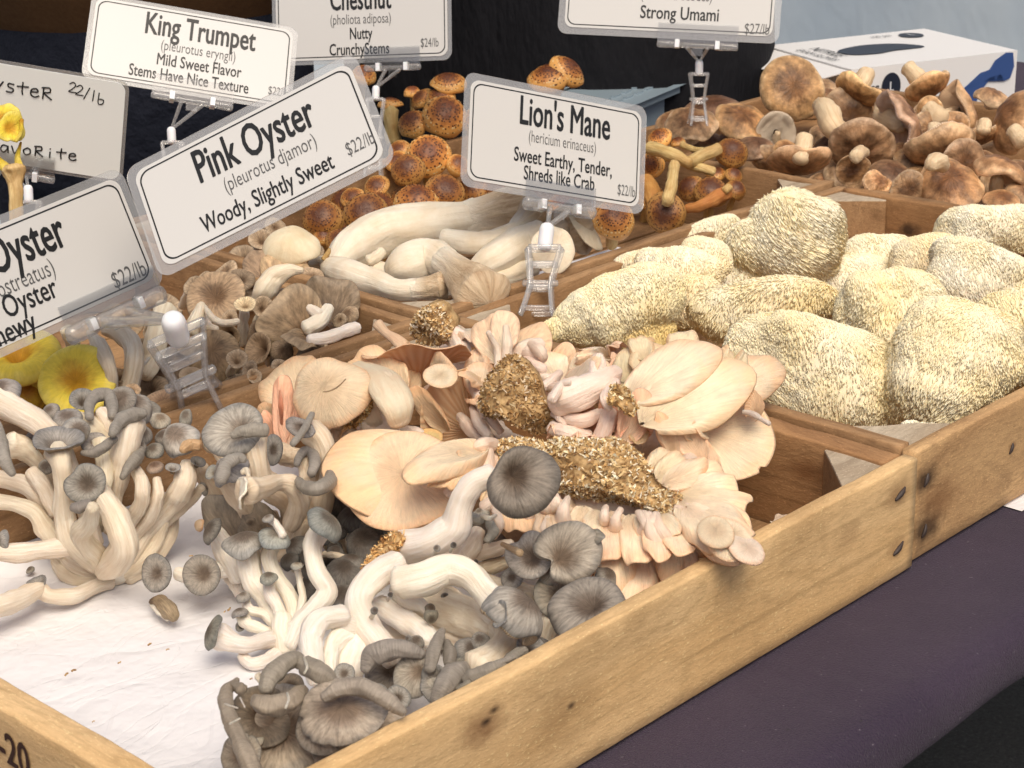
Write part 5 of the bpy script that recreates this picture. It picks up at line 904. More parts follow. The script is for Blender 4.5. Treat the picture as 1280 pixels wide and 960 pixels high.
# top centre petals round the brown substrate
P3 = cluster('pink_oyster_cluster', 'upright pink petals around a dark brown straw lump in front of the Lions Mane clip', (650, 540, .05), PG)
for (bx_, by, bz, tx_, ty, tz, w_, n, m, t) in ((625, 455, .12, 602, 392, .15, 24, (-.35, .2, .9), 'salmon', (1, 1.05, 1.0)), (628, 440, .13, 634, 388, .155, 20, (.1, .1, 1), 'salmon', (1.0, 1.05, 1.02)), (640, 445, .12, 686, 414, .135, 26, (.2, .6, .7), 'salmon', (.92, .92, .82)),
                                       (610, 500, .10, 588, 440, .125, 20, (-.4, .2, .8), 'tan', (1, .85, .75)), (600, 500, .10, 600, 450, .125, 20, (.2, .1, .9), 'tan', (1.02, .93, .86)), (690, 470, .11, 716, 434, .13, 24, (.1, .7, .7), 'salmon', (.95, .95, .85)), (700, 480, .11, 700, 440, .125, 28, (0, .5, .85), 'tan', (1.04, .98, .92)), (715, 470, .115, 735, 438, .13, 12, (.3, .5, .8), 'tan', (1.04, .98, .9)),
                                       (655, 460, .12, 668, 428, .13, 22, (0, .5, .8), 'tan', (1.05, .98, .9)), (604, 480, .11, 582, 470, .125, 14, (-.2, .3, .9), 'tan', (1.0, .86, .74))):
    fan(P3, (bx_, by, bz), (tx_, ty, tz), w_, n, cup=.1, curl=.12, wav=.06, m=m, tint=t)
for q in ([(622, 470, .12, 6), (622, 440, .135, 5), (610, 415, .15, 3)], [(632, 460, .125, 7), (634, 430, .14, 6), (632, 408, .15, 4)], [(650, 445, .125, 6), (662, 440, .13, 8), (680, 448, .13, 6)], [(648, 455, .12, 7), (662, 452, .125, 8), (678, 462, .125, 7)], [(660, 466, .118, 6), (680, 472, .12, 6), (690, 470, .12, 4)], [(640, 452, .12, 8), (655, 436, .13, 10), (676, 430, .13, 8)], [(590, 480, .11, 6), (600, 500, .105, 9), (606, 520, .10, 6)], [(664, 430, .135, 6), (676, 440, .135, 8), (680, 446, .13, 5)], [(700, 466, .12, 5), (688, 478, .118, 7), (676, 486, .115, 6)]): stem(P3, q, 'stemp')
block(P3, [(592, 505, .11), (600, 480, .125), (618, 455, .14), (636, 444, .148), (650, 458, .142), (662, 480, .132), (668, 500, .122), (690, 520, .112), (686, 538, .10), (664, 545, .098), (646, 530, .106), (622, 524, .106), (602, 520, .105)], 0, 0, .022, seed=54, tone=(.72, .62, .5), white=.3, dome=.018)
for q in ([(690, 500, .13, 6), (702, 482, .135, 6), (712, 478, .138, 4)], [(694, 505, .12, 16), (724, 492, .128, 22), (752, 478, .13, 18), (768, 466, .13, 10)], [(700, 520, .11, 8), (726, 526, .112, 9), (752, 516, .115, 7)], [(745, 470, .135, 10), (748, 455, .14, 10), (748, 444, .145, 6)], [(768, 480, .13, 8), (758, 500, .13, 8), (762, 512, .125, 4)], [(690, 486, .12, 7), (706, 484, .125, 10), (722, 476, .13, 8)], [(692, 512, .118, 3), (700, 500, .122, 4), (708, 492, .126, 3)], [(690, 516, .112, 4), (700, 524, .112, 3.5), (712, 536, .105, 2)], [(765, 500, .12, 10), (758, 530, .11, 11), (750, 550, .10, 10)],
          [(690, 535, .105, 9), (712, 542, .105, 10), (735, 546, .10, 9)], [(700, 545, .10, 7), (720, 552, .10, 8), (745, 555, .098, 7)]): stem(P3, q, 'stemp', tint=(1.0, .97, .97))
fan(P3, (700, 488, .115), (752, 462, .14), 24, (.1, .4, .9), cup=.12, m='tan', tint=(1.03, .96, .92)); fan(P3, (756, 510, .11), (748, 448, .145), 16, (.3, .1, .9), m='tan', tint=(1.03, .95, .88)); fan(P3, (716, 545, .09), (752, 522, .105), 26, (0, .6, .8), m='salmon', tint=(1, .75, .68)); fan(P3, (770, 545, .10), (797, 500, .125), 40, (.1, .1, .95), cup=-.1, curl=-.1, m='gill_pink', g='salmon', tint=(1, .8, .75)); fan(P3, (780, 555, .10), (805, 492, .13), 24, (.5, .2, .8), cup=.1, m='salmon', tint=(1, .9, .82)); fan(P3, (750, 560, .09), (782, 536, .11), 22, (.0, .6, .8), m='salmon', tint=(1, .85, .78)); fan(P3, (795, 555, .10), (800, 530, .108), 14, (.4, .5, .8), m='tan', tint=(1, .82, .6))
block(P3, [(762, 482, .14), (776, 480, .142), (790, 492, .138), (796, 508, .13), (788, 518, .125), (774, 508, .13), (760, 500, .135)], 0, 0, .01, seed=55, tone=(1, .9, .7), white=.5)
rq = np.random.RandomState(17)
for k in range(34):
    x = rq.uniform(590, 800); y = rq.uniform(440, 560); a = rq.uniform(.2, 2.9); L_ = rq.uniform(16, 30); z = .105+(520-y)*.00022+rq.uniform(-.004, .008)
    if 600 < x < 690 and 450 < y < 545: continue
    fan(P3, (x, y, z-.012), (x+cos(a)*L_, y-sin(a)*L_*.8, z+.006), rq.uniform(7, 14), (rq.uniform(-.4, .4), rq.uniform(.2, .6), .8), cup=.12, curl=.2, wav=.16, m='tan' if k % 4 else 'salmon', tint=(1.02, rq.uniform(.93, 1.0), rq.uniform(.84, .98)), na=28, nr=12, th=.07)
# right: big layered tan caps
P4 = cluster('pink_oyster_cluster', 'broad overlapping tan oyster caps leaning over the lions mane crate', (800, 560, .04), PG)
cap(P4, 893, 540, .096, 76, (.1, .62, .78), 'open', m='tan', g='gill_pale', tint=(.98, .91, .80), seed=61, zs=.35, wav=.04, irr=.05, off=.3, lump=.03, splits=3)
fan(P4, (800, 530, .116), (925, 456, .134), 50, (0, .5, .85), cup=.05, curl=.06, wav=.02, A=1.1, m='tan', tint=(.95, .92, .82), seed=62, th=.03); fan(P4, (782, 502, .126), (886, 430, .146), 36, (0, .5, .85), cup=.03, curl=.05, wav=.02, A=1.15, m='tan', tint=(.96, .91, .84), seed=63, th=.04)
fan(P4, (880, 500, .10), (978, 452, .115), 34, (.2, .5, .8), cup=.05, wav=.04, m='tan', tint=(.88, .80, .72)); fan(P4, (945, 520, .112), (953, 488, .12), 13, (.3, .1, .9), m='gill_pink', g='tan', cup=-.1, tint=(.85, .78, .65)); stem(P4, [(930, 515, .118, 3), (942, 518, .12, 4), (952, 524, .12, 3), (962, 530, .118, 3)], 'stemp', 'cap_rim')
for q in ([(768, 462, .125, 5), (780, 444, .13, 8), (800, 432, .135, 7), (815, 424, .138, 5)],): stem(P4, q, 'tan', 'cap', tint=(.95, .86, .70), lump=.2, ell=.35)
for (a_, b2, w_, n_) in (((806, 452, .13), (798, 418, .142), 16, (-.2, .5, .8)), ((850, 446, .13), (858, 411, .143), 22, (0, .5, .8)), ((905, 470, .12), (914, 430, .135), 11, (.5, .3, .8)), ((918, 475, .12), (934, 438, .13), 10, (.5, .4, .7))): fan(P4, a_, b2, w_, n_, cup=.1, curl=.2, wav=.12, m='tan', tint=(.95, .88, .74), th=.05)
fan(P4, (778, 480, .12), (800, 440, .13), 22, (0, .4, .9), m='tan', tint=(.85, .84, .72)); fan(P4, (800, 480, .12), (840, 430, .132), 34, (0, .4, .9), m='tan', tint=(.88, .86, .74))
fan(P4, (845, 572, .09), (822, 515, .12), 13, (.3, .3, .9), m='tan', tint=(1.0, .82, .68)); fan(P4, (880, 580, .085), (842, 520, .115), 20, (-.2, .4, .9), cup=.1, m='tan', tint=(1.02, .85, .74)); fan(P4, (900, 590, .08), (850, 545, .10), 18, (-.1, .5, .8), m='tan', tint=(1.04, .85, .74)); fan(P4, (870, 548, .10), (856, 528, .112), 14, (.2, .4, .8), m='tan', tint=(.98, .92, .8)); fan(P4, (884, 545, .10), (868, 532, .112), 12, (.4, .5, .8), m='tan', tint=(.98, .9, .78))
stem(P4, [(800, 540, .06, 30), (830, 555, .05, 34), (870, 560, .05, 26)], 'stemp'); stem(P4, [(790, 500, .08, 24), (800, 530, .07, 26), (800, 560, .06, 20)], 'stemp')
# left centre: very large tan cap
P5 = cluster('pink_oyster_cluster', 'very wide smooth tan cap with two lobes lying across the grey clusters', (600, 580, .05), PG)
fan(P5, (592, 578, .088), (428, 600, .10), 92, (-.05, .6, .8), cup=.0, curl=.1, wav=.015, A=1.35, m='tan', g='gill_pale', tint=(.98, .86, .72), seed=64, th=.025); cap(P5, 505, 598, .094, 73, (-.02, .6, .8), 'dome', ex=1.05, zs=.35, m='tan', g='gill_pale', tint=(1, .87, .74), wav=.01, lump=.02)
fan(P5, (605, 560, .105), (514, 588, .118), 32, (-.1, .6, .8), cup=.1, curl=.12, wav=.02, m='tan', tint=(.98, .92, .82), th=.08, seed=65); fan(P5, (595, 580, .10), (544, 604, .108), 19, (0, .6, .8), cup=.1, curl=.1, m='tan', tint=(1, .87, .70), th=.09); fan(P5, (596, 572, .105), (575, 574, .11), 16, (0, .6, .8), m='tan', tint=(1, .86, .7))
for q in ([(604, 556, .10, 8), (596, 576, .10, 9), (576, 600, .098, 9), (560, 618, .09, 7)], [(610, 556, .10, 8), (606, 580, .098, 12), (600, 610, .085, 12)], [(612, 560, .095, 8), (620, 580, .09, 9), (618, 600, .085, 8)], [(594, 560, .105, 6), (602, 556, .108, 9), (618, 556, .10, 8)], [(560, 620, .06, 12), (580, 610, .07, 14), (600, 600, .075, 12)]): stem(P5, q, 'stemp', tint=(1, .94, .88))
# centre: pale rosette around the large straw slab
P7 = cluster('pink_oyster_cluster', 'ring of cream and pink petals around a long slab of golden straw at the front', (790, 640, .05), PG)
G7 = (610, 520)
stem(P7, [(650, 600, .06, 30), (700, 620, .065, 46), (760, 640, .068, 56), (830, 650, .062, 54), (880, 640, .06, 34)], 'stemp', lump=.12, n=24, nu=32); stem(P7, [(740, 650, .055, 30), (800, 668, .055, 36), (850, 668, .055, 30)], 'stemp', lump=.15); stem(P7, [(840, 600, .075, 26), (860, 610, .075, 30), (880, 640, .07, 30)], 'stemp', lump=.15); stem(P7, [(620, 560, .06, 24), (650, 580, .06, 30), (690, 600, .06, 30)], 'stemp', lump=.15)
block(P7, [(606, 552, .10), (640, 545, .108), (676, 552, .112), (700, 546, .12), (730, 548, .122), (760, 545, .125), (778, 552, .122), (800, 575, .118), (822, 596, .112), (845, 618, .104), (848, 636, .098), (826, 643, .094), (800, 634, .092), (770, 626, .092), (740, 622, .092), (705, 618, .09), (670, 600, .09), (640, 586, .092), (616, 572, .094)], 0, 0, .022, seed=56, white=.9, tone=(1.0, .95, .84), dome=.014, dens=1.1)
fl7 = [((838, 612, .10), (905, 590, .11), 34), ((842, 616, .10), (924, 604, .11), 26), ((845, 620, .10), (932, 626, .105), 30), ((848, 622, .10), (928, 652, .10), 26), ((850, 626, .10), (918, 668, .10), 40), ((856, 634, .10), (926, 682, .095), 32), ((850, 640, .095), (882, 700, .072), 26), ((845, 640, .095), (842, 722, .066), 26), ((836, 640, .095), (866, 712, .070), 22),
       ((800, 645, .085), (794, 752, .062), 40), ((770, 640, .09), (764, 730, .07), 30), ((745, 640, .085), (752, 748, .06), 30), ((820, 600, .11), (864, 574, .118), 24), ((828, 606, .108), (884, 580, .115), 20), ((812, 594, .11), (840, 562, .12), 18), ((740, 650, .08), (720, 760, .06), 34), ((690, 640, .08), (690, 700, .06), 26)]
for k, (a, b_, w_) in enumerate(fl7):
    n = (.05, .55, .85) if k < 6 else (random.uniform(-.2, .2), .25, .95)
    t = [(1.02, .97, .90), (1.03, 1.0, .92), (1.02, .97, .86), (1.0, .93, .84), (1.0, .92, .84), (1.02, .93, .88)][k] if k < 6 else (1.02, .88+.06*random.random(), .78+.08*random.random())
    fan(P7, a, b_, w_, n, cup=-.02, curl=.14, wav=.09, A=1.2, m='tan', g='gill_pink', tint=t, th=.07)
cap(P7, 934, 686, .094, 21, (.25, .62, .7), 'dome', m='tan', g='gill_pink', tint=(1.05, .97, .98), zs=.5, ex=1.25, rot=-.5, wav=.05); cap(P7, 912, 672, .098, 30, (.1, .55, .8), 'dome', m='tan', tint=(1.03, .95, .86), zs=.5, ex=1.1, rot=-.6, wav=.05); cap(P7, 894, 664, .104, 24, (-.1, .45, .9), 'dome', m='tan', tint=(1.02, .95, .86), zs=.5, ex=.9, rot=.7)
rs7 = np.random.RandomState(9)
for k in range(26):         # knobbly fused stems between slab and petals
    u = rs7.uniform(0, 1); ed = [(606, 590), (660, 612), (720, 630), (780, 642), (830, 648), (856, 630), (846, 602), (815, 575)]; q = u*(len(ed)-1.001); i = int(q); x = ed[i][0]*(1-q+i)+ed[i+1][0]*(q-i); y = ed[i][1]*(1-q+i)+ed[i+1][1]*(q-i)
    dx, dy = ((x-745)*.10, 22) if y > 600 and x < 840 else (26, (y-615)*.3); L_ = rs7.uniform(.6, 1.4)
    stem(P7, [(x, y-4, .098, 4), (x+dx*.5*L_+rs7.uniform(-9, 9), y+dy*.5*L_, .096, rs7.uniform(5, 9)), (x+dx*1.1*L_+rs7.uniform(-14, 14), y+dy*1.2*L_, .086, rs7.uniform(5, 11))], 'stemp', 'stem', n=10, nu=14, tint=(1.0, .96, .92))
for (a_, b2, w_, tt) in (((700, 622, .092), (694, 668, .082), 20, .95), ((730, 630, .092), (728, 690, .08), 22, 1.0), ((762, 636, .092), (760, 700, .082), 20, .93), ((788, 642, .092), (800, 700, .084), 20, 1.0), ((816, 644, .094), (826, 698, .086), 18, .94), ((838, 640, .096), (858, 690, .088), 20, .98), ((745, 636, .094), (742, 668, .088), 14, 1.0), ((800, 640, .095), (812, 670, .09), 14, 1.0), ((828, 642, .097), (842, 668, .093), 13, 1.0), ((672, 606, .09), (664, 650, .08), 18, .95)):
    fan(P7, a_, b2, w_, (rs7.uniform(-.2, .2), .4, .9), cup=.02, curl=.05, wav=.04, irr=.02, m='tan', g='gill_pink', tint=(1.04, .93*tt+.05, .86*tt+.04), th=.09, A=1.5)
for k in range(26):
    x = 612+rs7.uniform(0, 110); y = 622+rs7.uniform(-6, 46); L_ = rs7.uniform(.6, 1.3)
    stem(P7, [(x, y-16, .088, 4), (x+rs7.uniform(-8, 8), y, .085, 6.5), (x+rs7.uniform(-10, 10), y+22*L_, .075, 5)], 'stemp', 'stem', n=8, nu=10, tint=(1.0, .88, .72) if k % 3 else (1, .95, .9))
fan(P7, (640, 600, .09), (655, 668, .075), 24, (.1, .3, .9), m='tan', tint=(1, .9, .8)); fan(P7, (618, 606, .09), (612, 640, .078), 14, (0, .3, .9), m='tan', tint=(1, .85, .65))
fan(P7, (966, 652, .02), (992, 650, .03), 14, (0, .8, .6), m='stemp', g='gill_pink', wav=.12)
# ================================================================== lions mane heap (rear to front)
lions('long low cream lions mane lying along the back wall of its crate', 872, 305, .065, 58, 24, rot=.5)
lions('small beige lions mane knob at the rear left corner by the wall', 792, 332, .075, 24, 15, rot=.3, bald=.2, sl=.003, tint=(.98, .94, .88))
lions('smooth whitish knobbly lions mane in the rear left of its crate', 850, 345, .07, 44, 36, rot=-.2, lobes=((30, 26, -6, .7, .6), (-30, 18, 0, .55, .5)), bald=.3, sl=.0028, tint=(1, .98, .96), amp=.26)
lions('tall shaggy lions mane with a yellow patch standing highest at the back', 1000, 296, .088, 58, 52, rot=-.35, sl=.0075, hang=(.5, -.5, .3), lobes=((-50, -12, 8, .6, .5),), tint=(1, .98, .94), sw=.0009)
lions('low lumpy lions mane between the shaggy one and the round one', 1098, 322, .06, 48, 26, rot=-.1)
lions('small round beige lions mane in front of the rear right wall', 1164, 325, .07, 44, 31, tint=(.98, .92, .82), sl=.004)
lions('ragged curled lions mane at the far right below the shiitakes', 1240, 288, .075, 54, 30, lobes=((-22, -8, 12, .5, .7), (26, 6, 8, .6, .8)), amp=.3)
lions('pale smooth broad lions mane at the right edge behind the yellow one', 1232, 348, .07, 78, 42, rot=-.25, tint=(.96, .95, .95), sl=.0038)
lions('flat coarse beige lions mane with sparse teeth behind the biggest one', 945, 388, .075, 92, 38, rot=.1, den=.55, sl=.0055, hang=(-.4, -.7, .2), tint=(.97, .92, .82), sw=.0009)
lions('wedge shaped lions mane with an orange stain beside the pink petals', 762, 385, .085, 72, 40, rot=.35, lobes=((-46, -20, 6, .8, .4), (38, 6, 12, .7, .85), (10, -18, 10, .6, .6)), bald=.12, sl=.0035, amp=.2, tint=(1, .98, .9))
lions('brownish cut lions mane base tucked under the wedge shaped one', 796, 418, .065, 48, 34, bald=.15, sl=.0035, tint=(.93, .80, .52), amp=.25)
lions('small cream lions mane piece filling the gap behind the tan caps', 868, 375, .06, 34, 30, bald=.3, tint=(.97, .90, .78))
lions('yellowish lions mane standing tall beside the front right one', 1122, 408, .08, 60, 66, rot=.15, lobes=((0, -60, 10, .8, .9), (-30, -10, -10, .7, .9)), sl=.004, tint=(1, .96, .86))
lions('pale fuzzy lions mane mostly cut off by the right edge', 1278, 432, .065, 54, 62, rot=.2, tint=(1, .97, .88))
lions('biggest pale lions mane filling the front left of its crate', 1010, 458, .074, 102, 60, rot=-.32, lobes=((40, -34, 18, .72, .8), (-28, 6, 0, .8, .9), (88, -58, 20, .42, .5)), sl=.0038, tint=(.97, .94, .87))
lions('large golden lions mane pressing on the front board of its crate', 1192, 452, .08, 74, 72, rot=-.25, lobes=((-24, -26, 18, .78, .85), (28, 8, 14, .7, .8)), sl=.0042, hang=(-.5, -.6, .3), tint=(1, .96, .86))
lions('lumpy lions mane deep between the coarse and the biggest ones', 905, 350, .05, 50, 30)
lions('lumpy lions mane in the dip before the rear wall', 1060, 352, .045, 60, 32)
lions('small white curled lions mane scrap beside the corner block', 1150, 536, .062, 24, 9, bald=.0, sl=.003, amp=.4, lobes=((-12, 4, 4, .5, .8), (14, 2, 4, .45, .7)))
# ================================================================== king trumpets
KG = 'king trumpet mushrooms'
def king(label, base, pts, gills=None, capn=None):
    t = thing('king_trumpet', label, 'mushroom', at(*base), KG); stem(t, pts, 'king', 'stem', nu=28, lump=.05, n=26, tint=(1, 1, 1))
    if gills: stem(t, gills, 'kinggill', 'gills', nu=40, lump=.03, ridge=.035, n=16, tint=(1, 1, 1))
    if capn: cap(t, *capn[:5], **capn[5])
    return t
king('longest fat king trumpet lying along the row of chestnut caps', (520, 300, .05), [(418, 332, .07, 14), (440, 312, .078, 26), (478, 292, .086, 30), (530, 284, .09, 31), (575, 278, .094, 27), (596, 274, .096, 26)], [(588, 275, .096, 25.5), (612, 270, .10, 27), (642, 264, .104, 33), (650, 262, .104, 33)], (652, 258, .106, 36, (.8, .4, .3), dict(kind='dome', m='brown', g='kinggill', zs=.4)))
king('curved king trumpet whose striped gills fan over the crate wall', (520, 340, .05), [(494, 342, .075, 18), (512, 330, .085, 27), (540, 322, .09, 24), (560, 330, .09, 19)], [(556, 328, .09, 19.5), (574, 342, .088, 22), (594, 360, .084, 32), (604, 372, .08, 38)])
king('thin yellowish king trumpet crossing behind the curved one', (600, 305, .05), [(556, 297, .098, 12), (590, 304, .096, 15), (620, 298, .098, 12), (648, 284, .104, 10)], [(644, 285, .104, 10), (658, 272, .108, 14), (668, 262, .11, 20)])
king('plump king trumpet with a round cut end behind the Lions Mane clip', (650, 320, .05), [(594, 340, .076, 15), (618, 326, .085, 22), (650, 306, .09, 24), (676, 298, .094, 24)], None, (692, 312, .10, 31, (.15, .2, .97), dict(kind='dome', m='king', g='king', zs=.35, ex=.92, lump=.08)))
king('king trumpet with a flared brown rimmed end facing the corner block', (480, 360, .05), [(414, 336, .075, 16), (436, 344, .078, 20), (466, 352, .078, 16), (496, 362, .076, 13), (520, 362, .076, 13)], [(514, 362, .076, 13.5), (534, 360, .077, 15), (550, 358, .078, 19)], (554, 358, .078, 20, (.93, .1, .3), dict(kind='open', m='kinggill', g='king', ex=.9, zs=.6)))
king('brown gilled king trumpet wedged against the crate wall', (720, 300, .05), [(676, 320, .07, 14), (690, 306, .078, 18)], [(688, 306, .08, 19), (706, 290, .088, 28), (724, 284, .092, 36)], (732, 284, .095, 34, (.7, .55, .35), dict(kind='dome', m='king', g='kinggill', zs=.35, tint=(.9, .84, .74))))
t = king('pale dome capped king trumpet beside the Pink Oyster sign', (366, 330, .05), [(372, 360, .05, 20), (368, 335, .07, 18)], None, (364, 304, .10, 36, (0, .75, .65), dict(kind='ball', m='king', g='kinggill', tint=(.96, .92, .8), lump=.08)))
t = king('small white torn king trumpet piece with an orange tip', (415, 330, .05), [(392, 330, .07, 8), (406, 328, .078, 9), (420, 336, .078, 12), (438, 340, .075, 12)]); stem(t, [(404, 324, .085, 3), (410, 316, .09, 3), (412, 311, .092, 1.5)], 'stemy', 'torn_tip'); stem(t, [(462, 326, .09, 8), (472, 320, .094, 7.5), (477, 314, .097, 6)], 'king', 'stub')
king('slim king trumpet lying behind the thin yellowish one', (600, 290, .04), [(560, 288, .08, 10), (590, 292, .085, 12), (625, 290, .088, 12)])
king('short king trumpet under the curved one with striped gills', (540, 350, .04), [(470, 340, .055, 14), (520, 352, .055, 16), (570, 352, .055, 16), (615, 340, .06, 14)])
king('king trumpet tip resting on the crate wall under the clip', (640, 340, .04), [(618, 352, .07, 12), (644, 342, .072, 14), (664, 334, .072, 13)])
# ================================================================== chestnut mushrooms
CG = 'chestnut mushrooms with brown scaly caps'
def chestnut_m(label, x, y, z, R, n, dark=.5, kind='ball', stemp=None, dense=1.0, group=CG):
    C = at(x, y, z); u = mpp(C); t = thing('chestnut_mushroom', label, 'mushroom', C-cv(n)*R*u*1.1, group); nn = cv(n); seed = nseed(); rs = np.random.RandomState(seed)
    k = 1.5-.85*dark; G, mr = cap_grid(C, R*u, nn, kind, seed=seed, nth=40, nv=24, lump=.05, irr=.03, wav=.02)
    b = MB(); b.grid(G, True, mr); b.build('cap', [M['chest'], M['gill_brown']], t, tint=(k, k*.95, k*.9))
    if R > 8:      # raised scales in rings over the cap
        b = MB(); cc = []; top = G[:, :13]; nrings = 8 if R > 15 else 5
        for r_ in range(nrings):
            j = int(round(1+r_*11/nrings)); m_ = int((5+r_*5.5)*dense)
            for q in range(m_):
                i = int((q+rs.uniform(-.6, .6))/m_*40+r_*3) % 40; P = top[i, min(j, 12)]+(top[(i+1) % 40, min(j, 12)]-top[i, min(j, 12)])*rs.uniform(); o = nrm(P-(C-nn*R*u*.5)); s_ = R*u*rs.uniform(.035, .06)*(1.15-.04*r_)
                a = nrm(np.cross(o, nn+.01)); c2 = np.cross(o, a); ring = [P+(a*cos(w)+c2*sin(w))*s_ for w in np.linspace(0, 2*pi, 5, endpoint=False)]
                V = ring+[P+o*s_*.6-np.cross(a, o)*0]; b.add(V, [[w, (w+1) % 5, 5] for w in range(5)], None, 1 if (r_ >= nrings-2 and dark < .75 and rs.uniform() < .6) else 0)
        o = b.build('cap_scales', [M['scale'], M['scalel']], t); o['kind'] = 'stuff'
    if stemp is None: s0 = C-nn*R*u*.3; s1 = s0-nn*R*u*1.3-np.array([0, 0, .012]); P = np.array([s0, (s0+s1)/2, s1]); stem(t, None, 'stemy', P=P, R=np.array([.3, .28, .3])*R*u, nu=10)
    else: stem(t, stemp, 'stemy', nu=12, lump=.14, ridge=.08)
    return t
ch = [(535, 192, .09, 29, (0, .35, .93), .12, 'ball', 'round golden chestnut cap with a ringed centre, fully visible left of the Lions Mane sign'), (556, 142, .11, 29, (.15, .4, .9), .3, 'ball', 'golden chestnut cap half covered by the top left of the Lions Mane sign'),
      (560, 101, .14, 23, (.0, .75, .6), .45, 'dome', 'topmost brown chestnut cap left of the Lions Mane sign'), (550, 120, .125, 19, (-.2, .6, .7), .3, 'dome', 'golden chestnut cap tucked under the topmost brown one'), (526, 122, .12, 16, (-.5, .5, .6), .5, 'dome', 'tilted narrow chestnut cap left of the topmost ones'),
      (515, 153, .10, 20, (-.3, .5, .8), .35, 'ball', 'small chestnut cap leaning left between two golden ones'), (509, 211, .085, 22, (-.2, .3, .9), .75, 'ball', 'dark chestnut cap below left of the round golden one'), (556, 238, .075, 26, (.1, .35, .93), .8, 'ball', 'reddish dark chestnut cap below the round golden one'),
      (520, 250, .07, 29, (0, .65, .75), .35, 'ball', 'golden rimmed chestnut cap with pale warts above the longest king trumpet'), (457, 265, .07, 29, (0, .35, .93), .85, 'ball', 'large dark ringed chestnut cap right under the Pink Oyster sign edge'), (402, 272, .075, 26, (-.1, .3, .9), .85, 'ball', 'dark chestnut cap half hidden by the lower edge of the Pink Oyster sign'),
      (404, 294, .06, 13, (0, .5, .8), .6, 'ball', 'small reddish chestnut cap at the left end of the heap'), (425, 300, .06, 19, (.1, .5, .8), .9, 'ball', 'dark chestnut cap beside the tip of the longest king trumpet'), (470, 232, .07, 17, (-.2, .4, .8), .6, 'dome', 'chestnut cap in the shade between sign and golden caps'),
      (498, 186, .085, 15, (-.3, .4, .8), .3, 'dome', 'small golden chestnut cap next to the price on the Pink Oyster sign'), (573, 205, .08, 15, (.3, .4, .8), .3, 'ball', 'small golden chestnut cap at the left edge of the Lions Mane sign'), (495, 200, .08, 16, (-.2, .5, .8), .25, 'dome', 'yellowish chestnut cap touching the Pink Oyster sign'),
      (440, 246, .07, 16, (-.2, .5, .8), .5, 'dome', 'chestnut cap peeping below the Pink Oyster sign'), (685, 94, .14, 27, (-.15, .72, .6), .4, 'dome', 'golden chestnut cap above the title of the Lions Mane sign'), (712, 86, .145, 25, (.5, .55, .5), .35, 'dome', 'tilted golden chestnut cap leaning on its neighbour above the Lions Mane sign'),
      (915, 189, .10, 20.5, (.05, .35, .93), .9, 'ball', 'dark round scaly chestnut cap by the sawn corner block'), (889, 238, .075, 22, (.0, .5, .85), .9, 'ball', 'shiny dark red chestnut cap in the right corner heap'), (862, 234, .075, 18, (-.5, .35, .7), .95, 'ball', 'almost black tall chestnut cap left of the shiny red one'),
      (921, 236, .07, 14, (.3, .4, .8), .9, 'ball', 'small dark chestnut cap touching the crate wall on the right'), (895, 215, .08, 13.5, (0, .7, .6), .55, 'dome', 'small orange brown chestnut cap above the shiny red one'), (918, 218, .08, 12, (.3, .5, .7), .8, 'ball', 'small brown chestnut cap under the round scaly one'), (767, 272, .07, 27, (0, .4, .9), .4, 'ball', 'golden chestnut cap below the Lions Mane sign'),
      (455, 92, .13, 16, (.2, .6, .7), .4, 'ball', 'lone chestnut cap at the corner of the Pink Oyster sign'), (600, 150, .09, 24, (0, .4, .9), .4, 'ball', 'chestnut cap hidden mostly behind the Lions Mane sign')]
for x, y, z, R, n, dk, kd, lb in ch: chestnut_m(lb, x, y, z, R, n, dk, kd)
chestnut_m('side view chestnut mushroom with golden cap and straight stem near the price', 488, 128, .115, 17, (0, .95, .25), .25, 'dome', [(488, 138, .108, 9), (488, 155, .095, 9), (492, 178, .075, 10)]); chestnut_m('pale young chestnut mushroom cap showing no scales', 515, 114, .12, 11, (0, .8, .5), -.1, 'ball')
chestnut_m('upside down dark chestnut mushroom with a thick straw stem', 831, 266, .065, 26, (-.2, -.05, .95), .95, 'dome', [(834, 252, .08, 8), (839, 232, .09, 7.5), (843, 206, .10, 7)]); chestnut_m('chestnut mushroom with pale cap and long arching straw stem', 824, 170, .11, 16, (-.3, .5, .6), -.1, 'dome', [(812, 184, .11, 8), (836, 192, .108, 8.5), (862, 204, .10, 8)]); chestnut_m('chestnut mushroom with tan gilled cap hanging beside the sign edge', 814, 206, .09, 16, (-.5, -.2, .8), .1, 'dome', [(818, 200, .09, 5), (834, 196, .09, 5), (850, 200, .09, 5)])
chestnut_m('brown tiny chestnut mushroom with a thin white stem', 847, 176, .105, 10, (-.2, .7, .5), .5, 'dome', [(852, 180, .105, 4.5), (866, 186, .10, 4), (878, 188, .10, 4)])
t = thing('broken_chestnut_mushroom', 'brown broken chestnut stem lying along the crate wall', 'mushroom', at(880, 252, .065)); stem(t, [(857, 262, .062, 6), (880, 256, .068, 7), (897, 247, .07, 9), (910, 240, .074, 8)], 'stemy', 'stem', tint=(.85, .5, .35)); stem(t, [(906, 238, .078, 5), (912, 234, .08, 5)], 'stemy', 'torn_tip')
t = thing('broken_chestnut_mushroom', 'straw coloured chestnut stem pointing at the round scaly cap', 'mushroom', at(880, 195, .09)); stem(t, [(862, 202, .095, 8), (880, 194, .1, 8.5), (898, 186, .105, 8)], 'stemy', 'stem')
t = thing('broken_chestnut_mushroom', 'lower straw coloured chestnut stem crossing the heap', 'mushroom', at(880, 215, .08)); stem(t, [(862, 206, .088, 6), (876, 210, .088, 6.5), (892, 214, .085, 6)], 'stemy', 'stem')
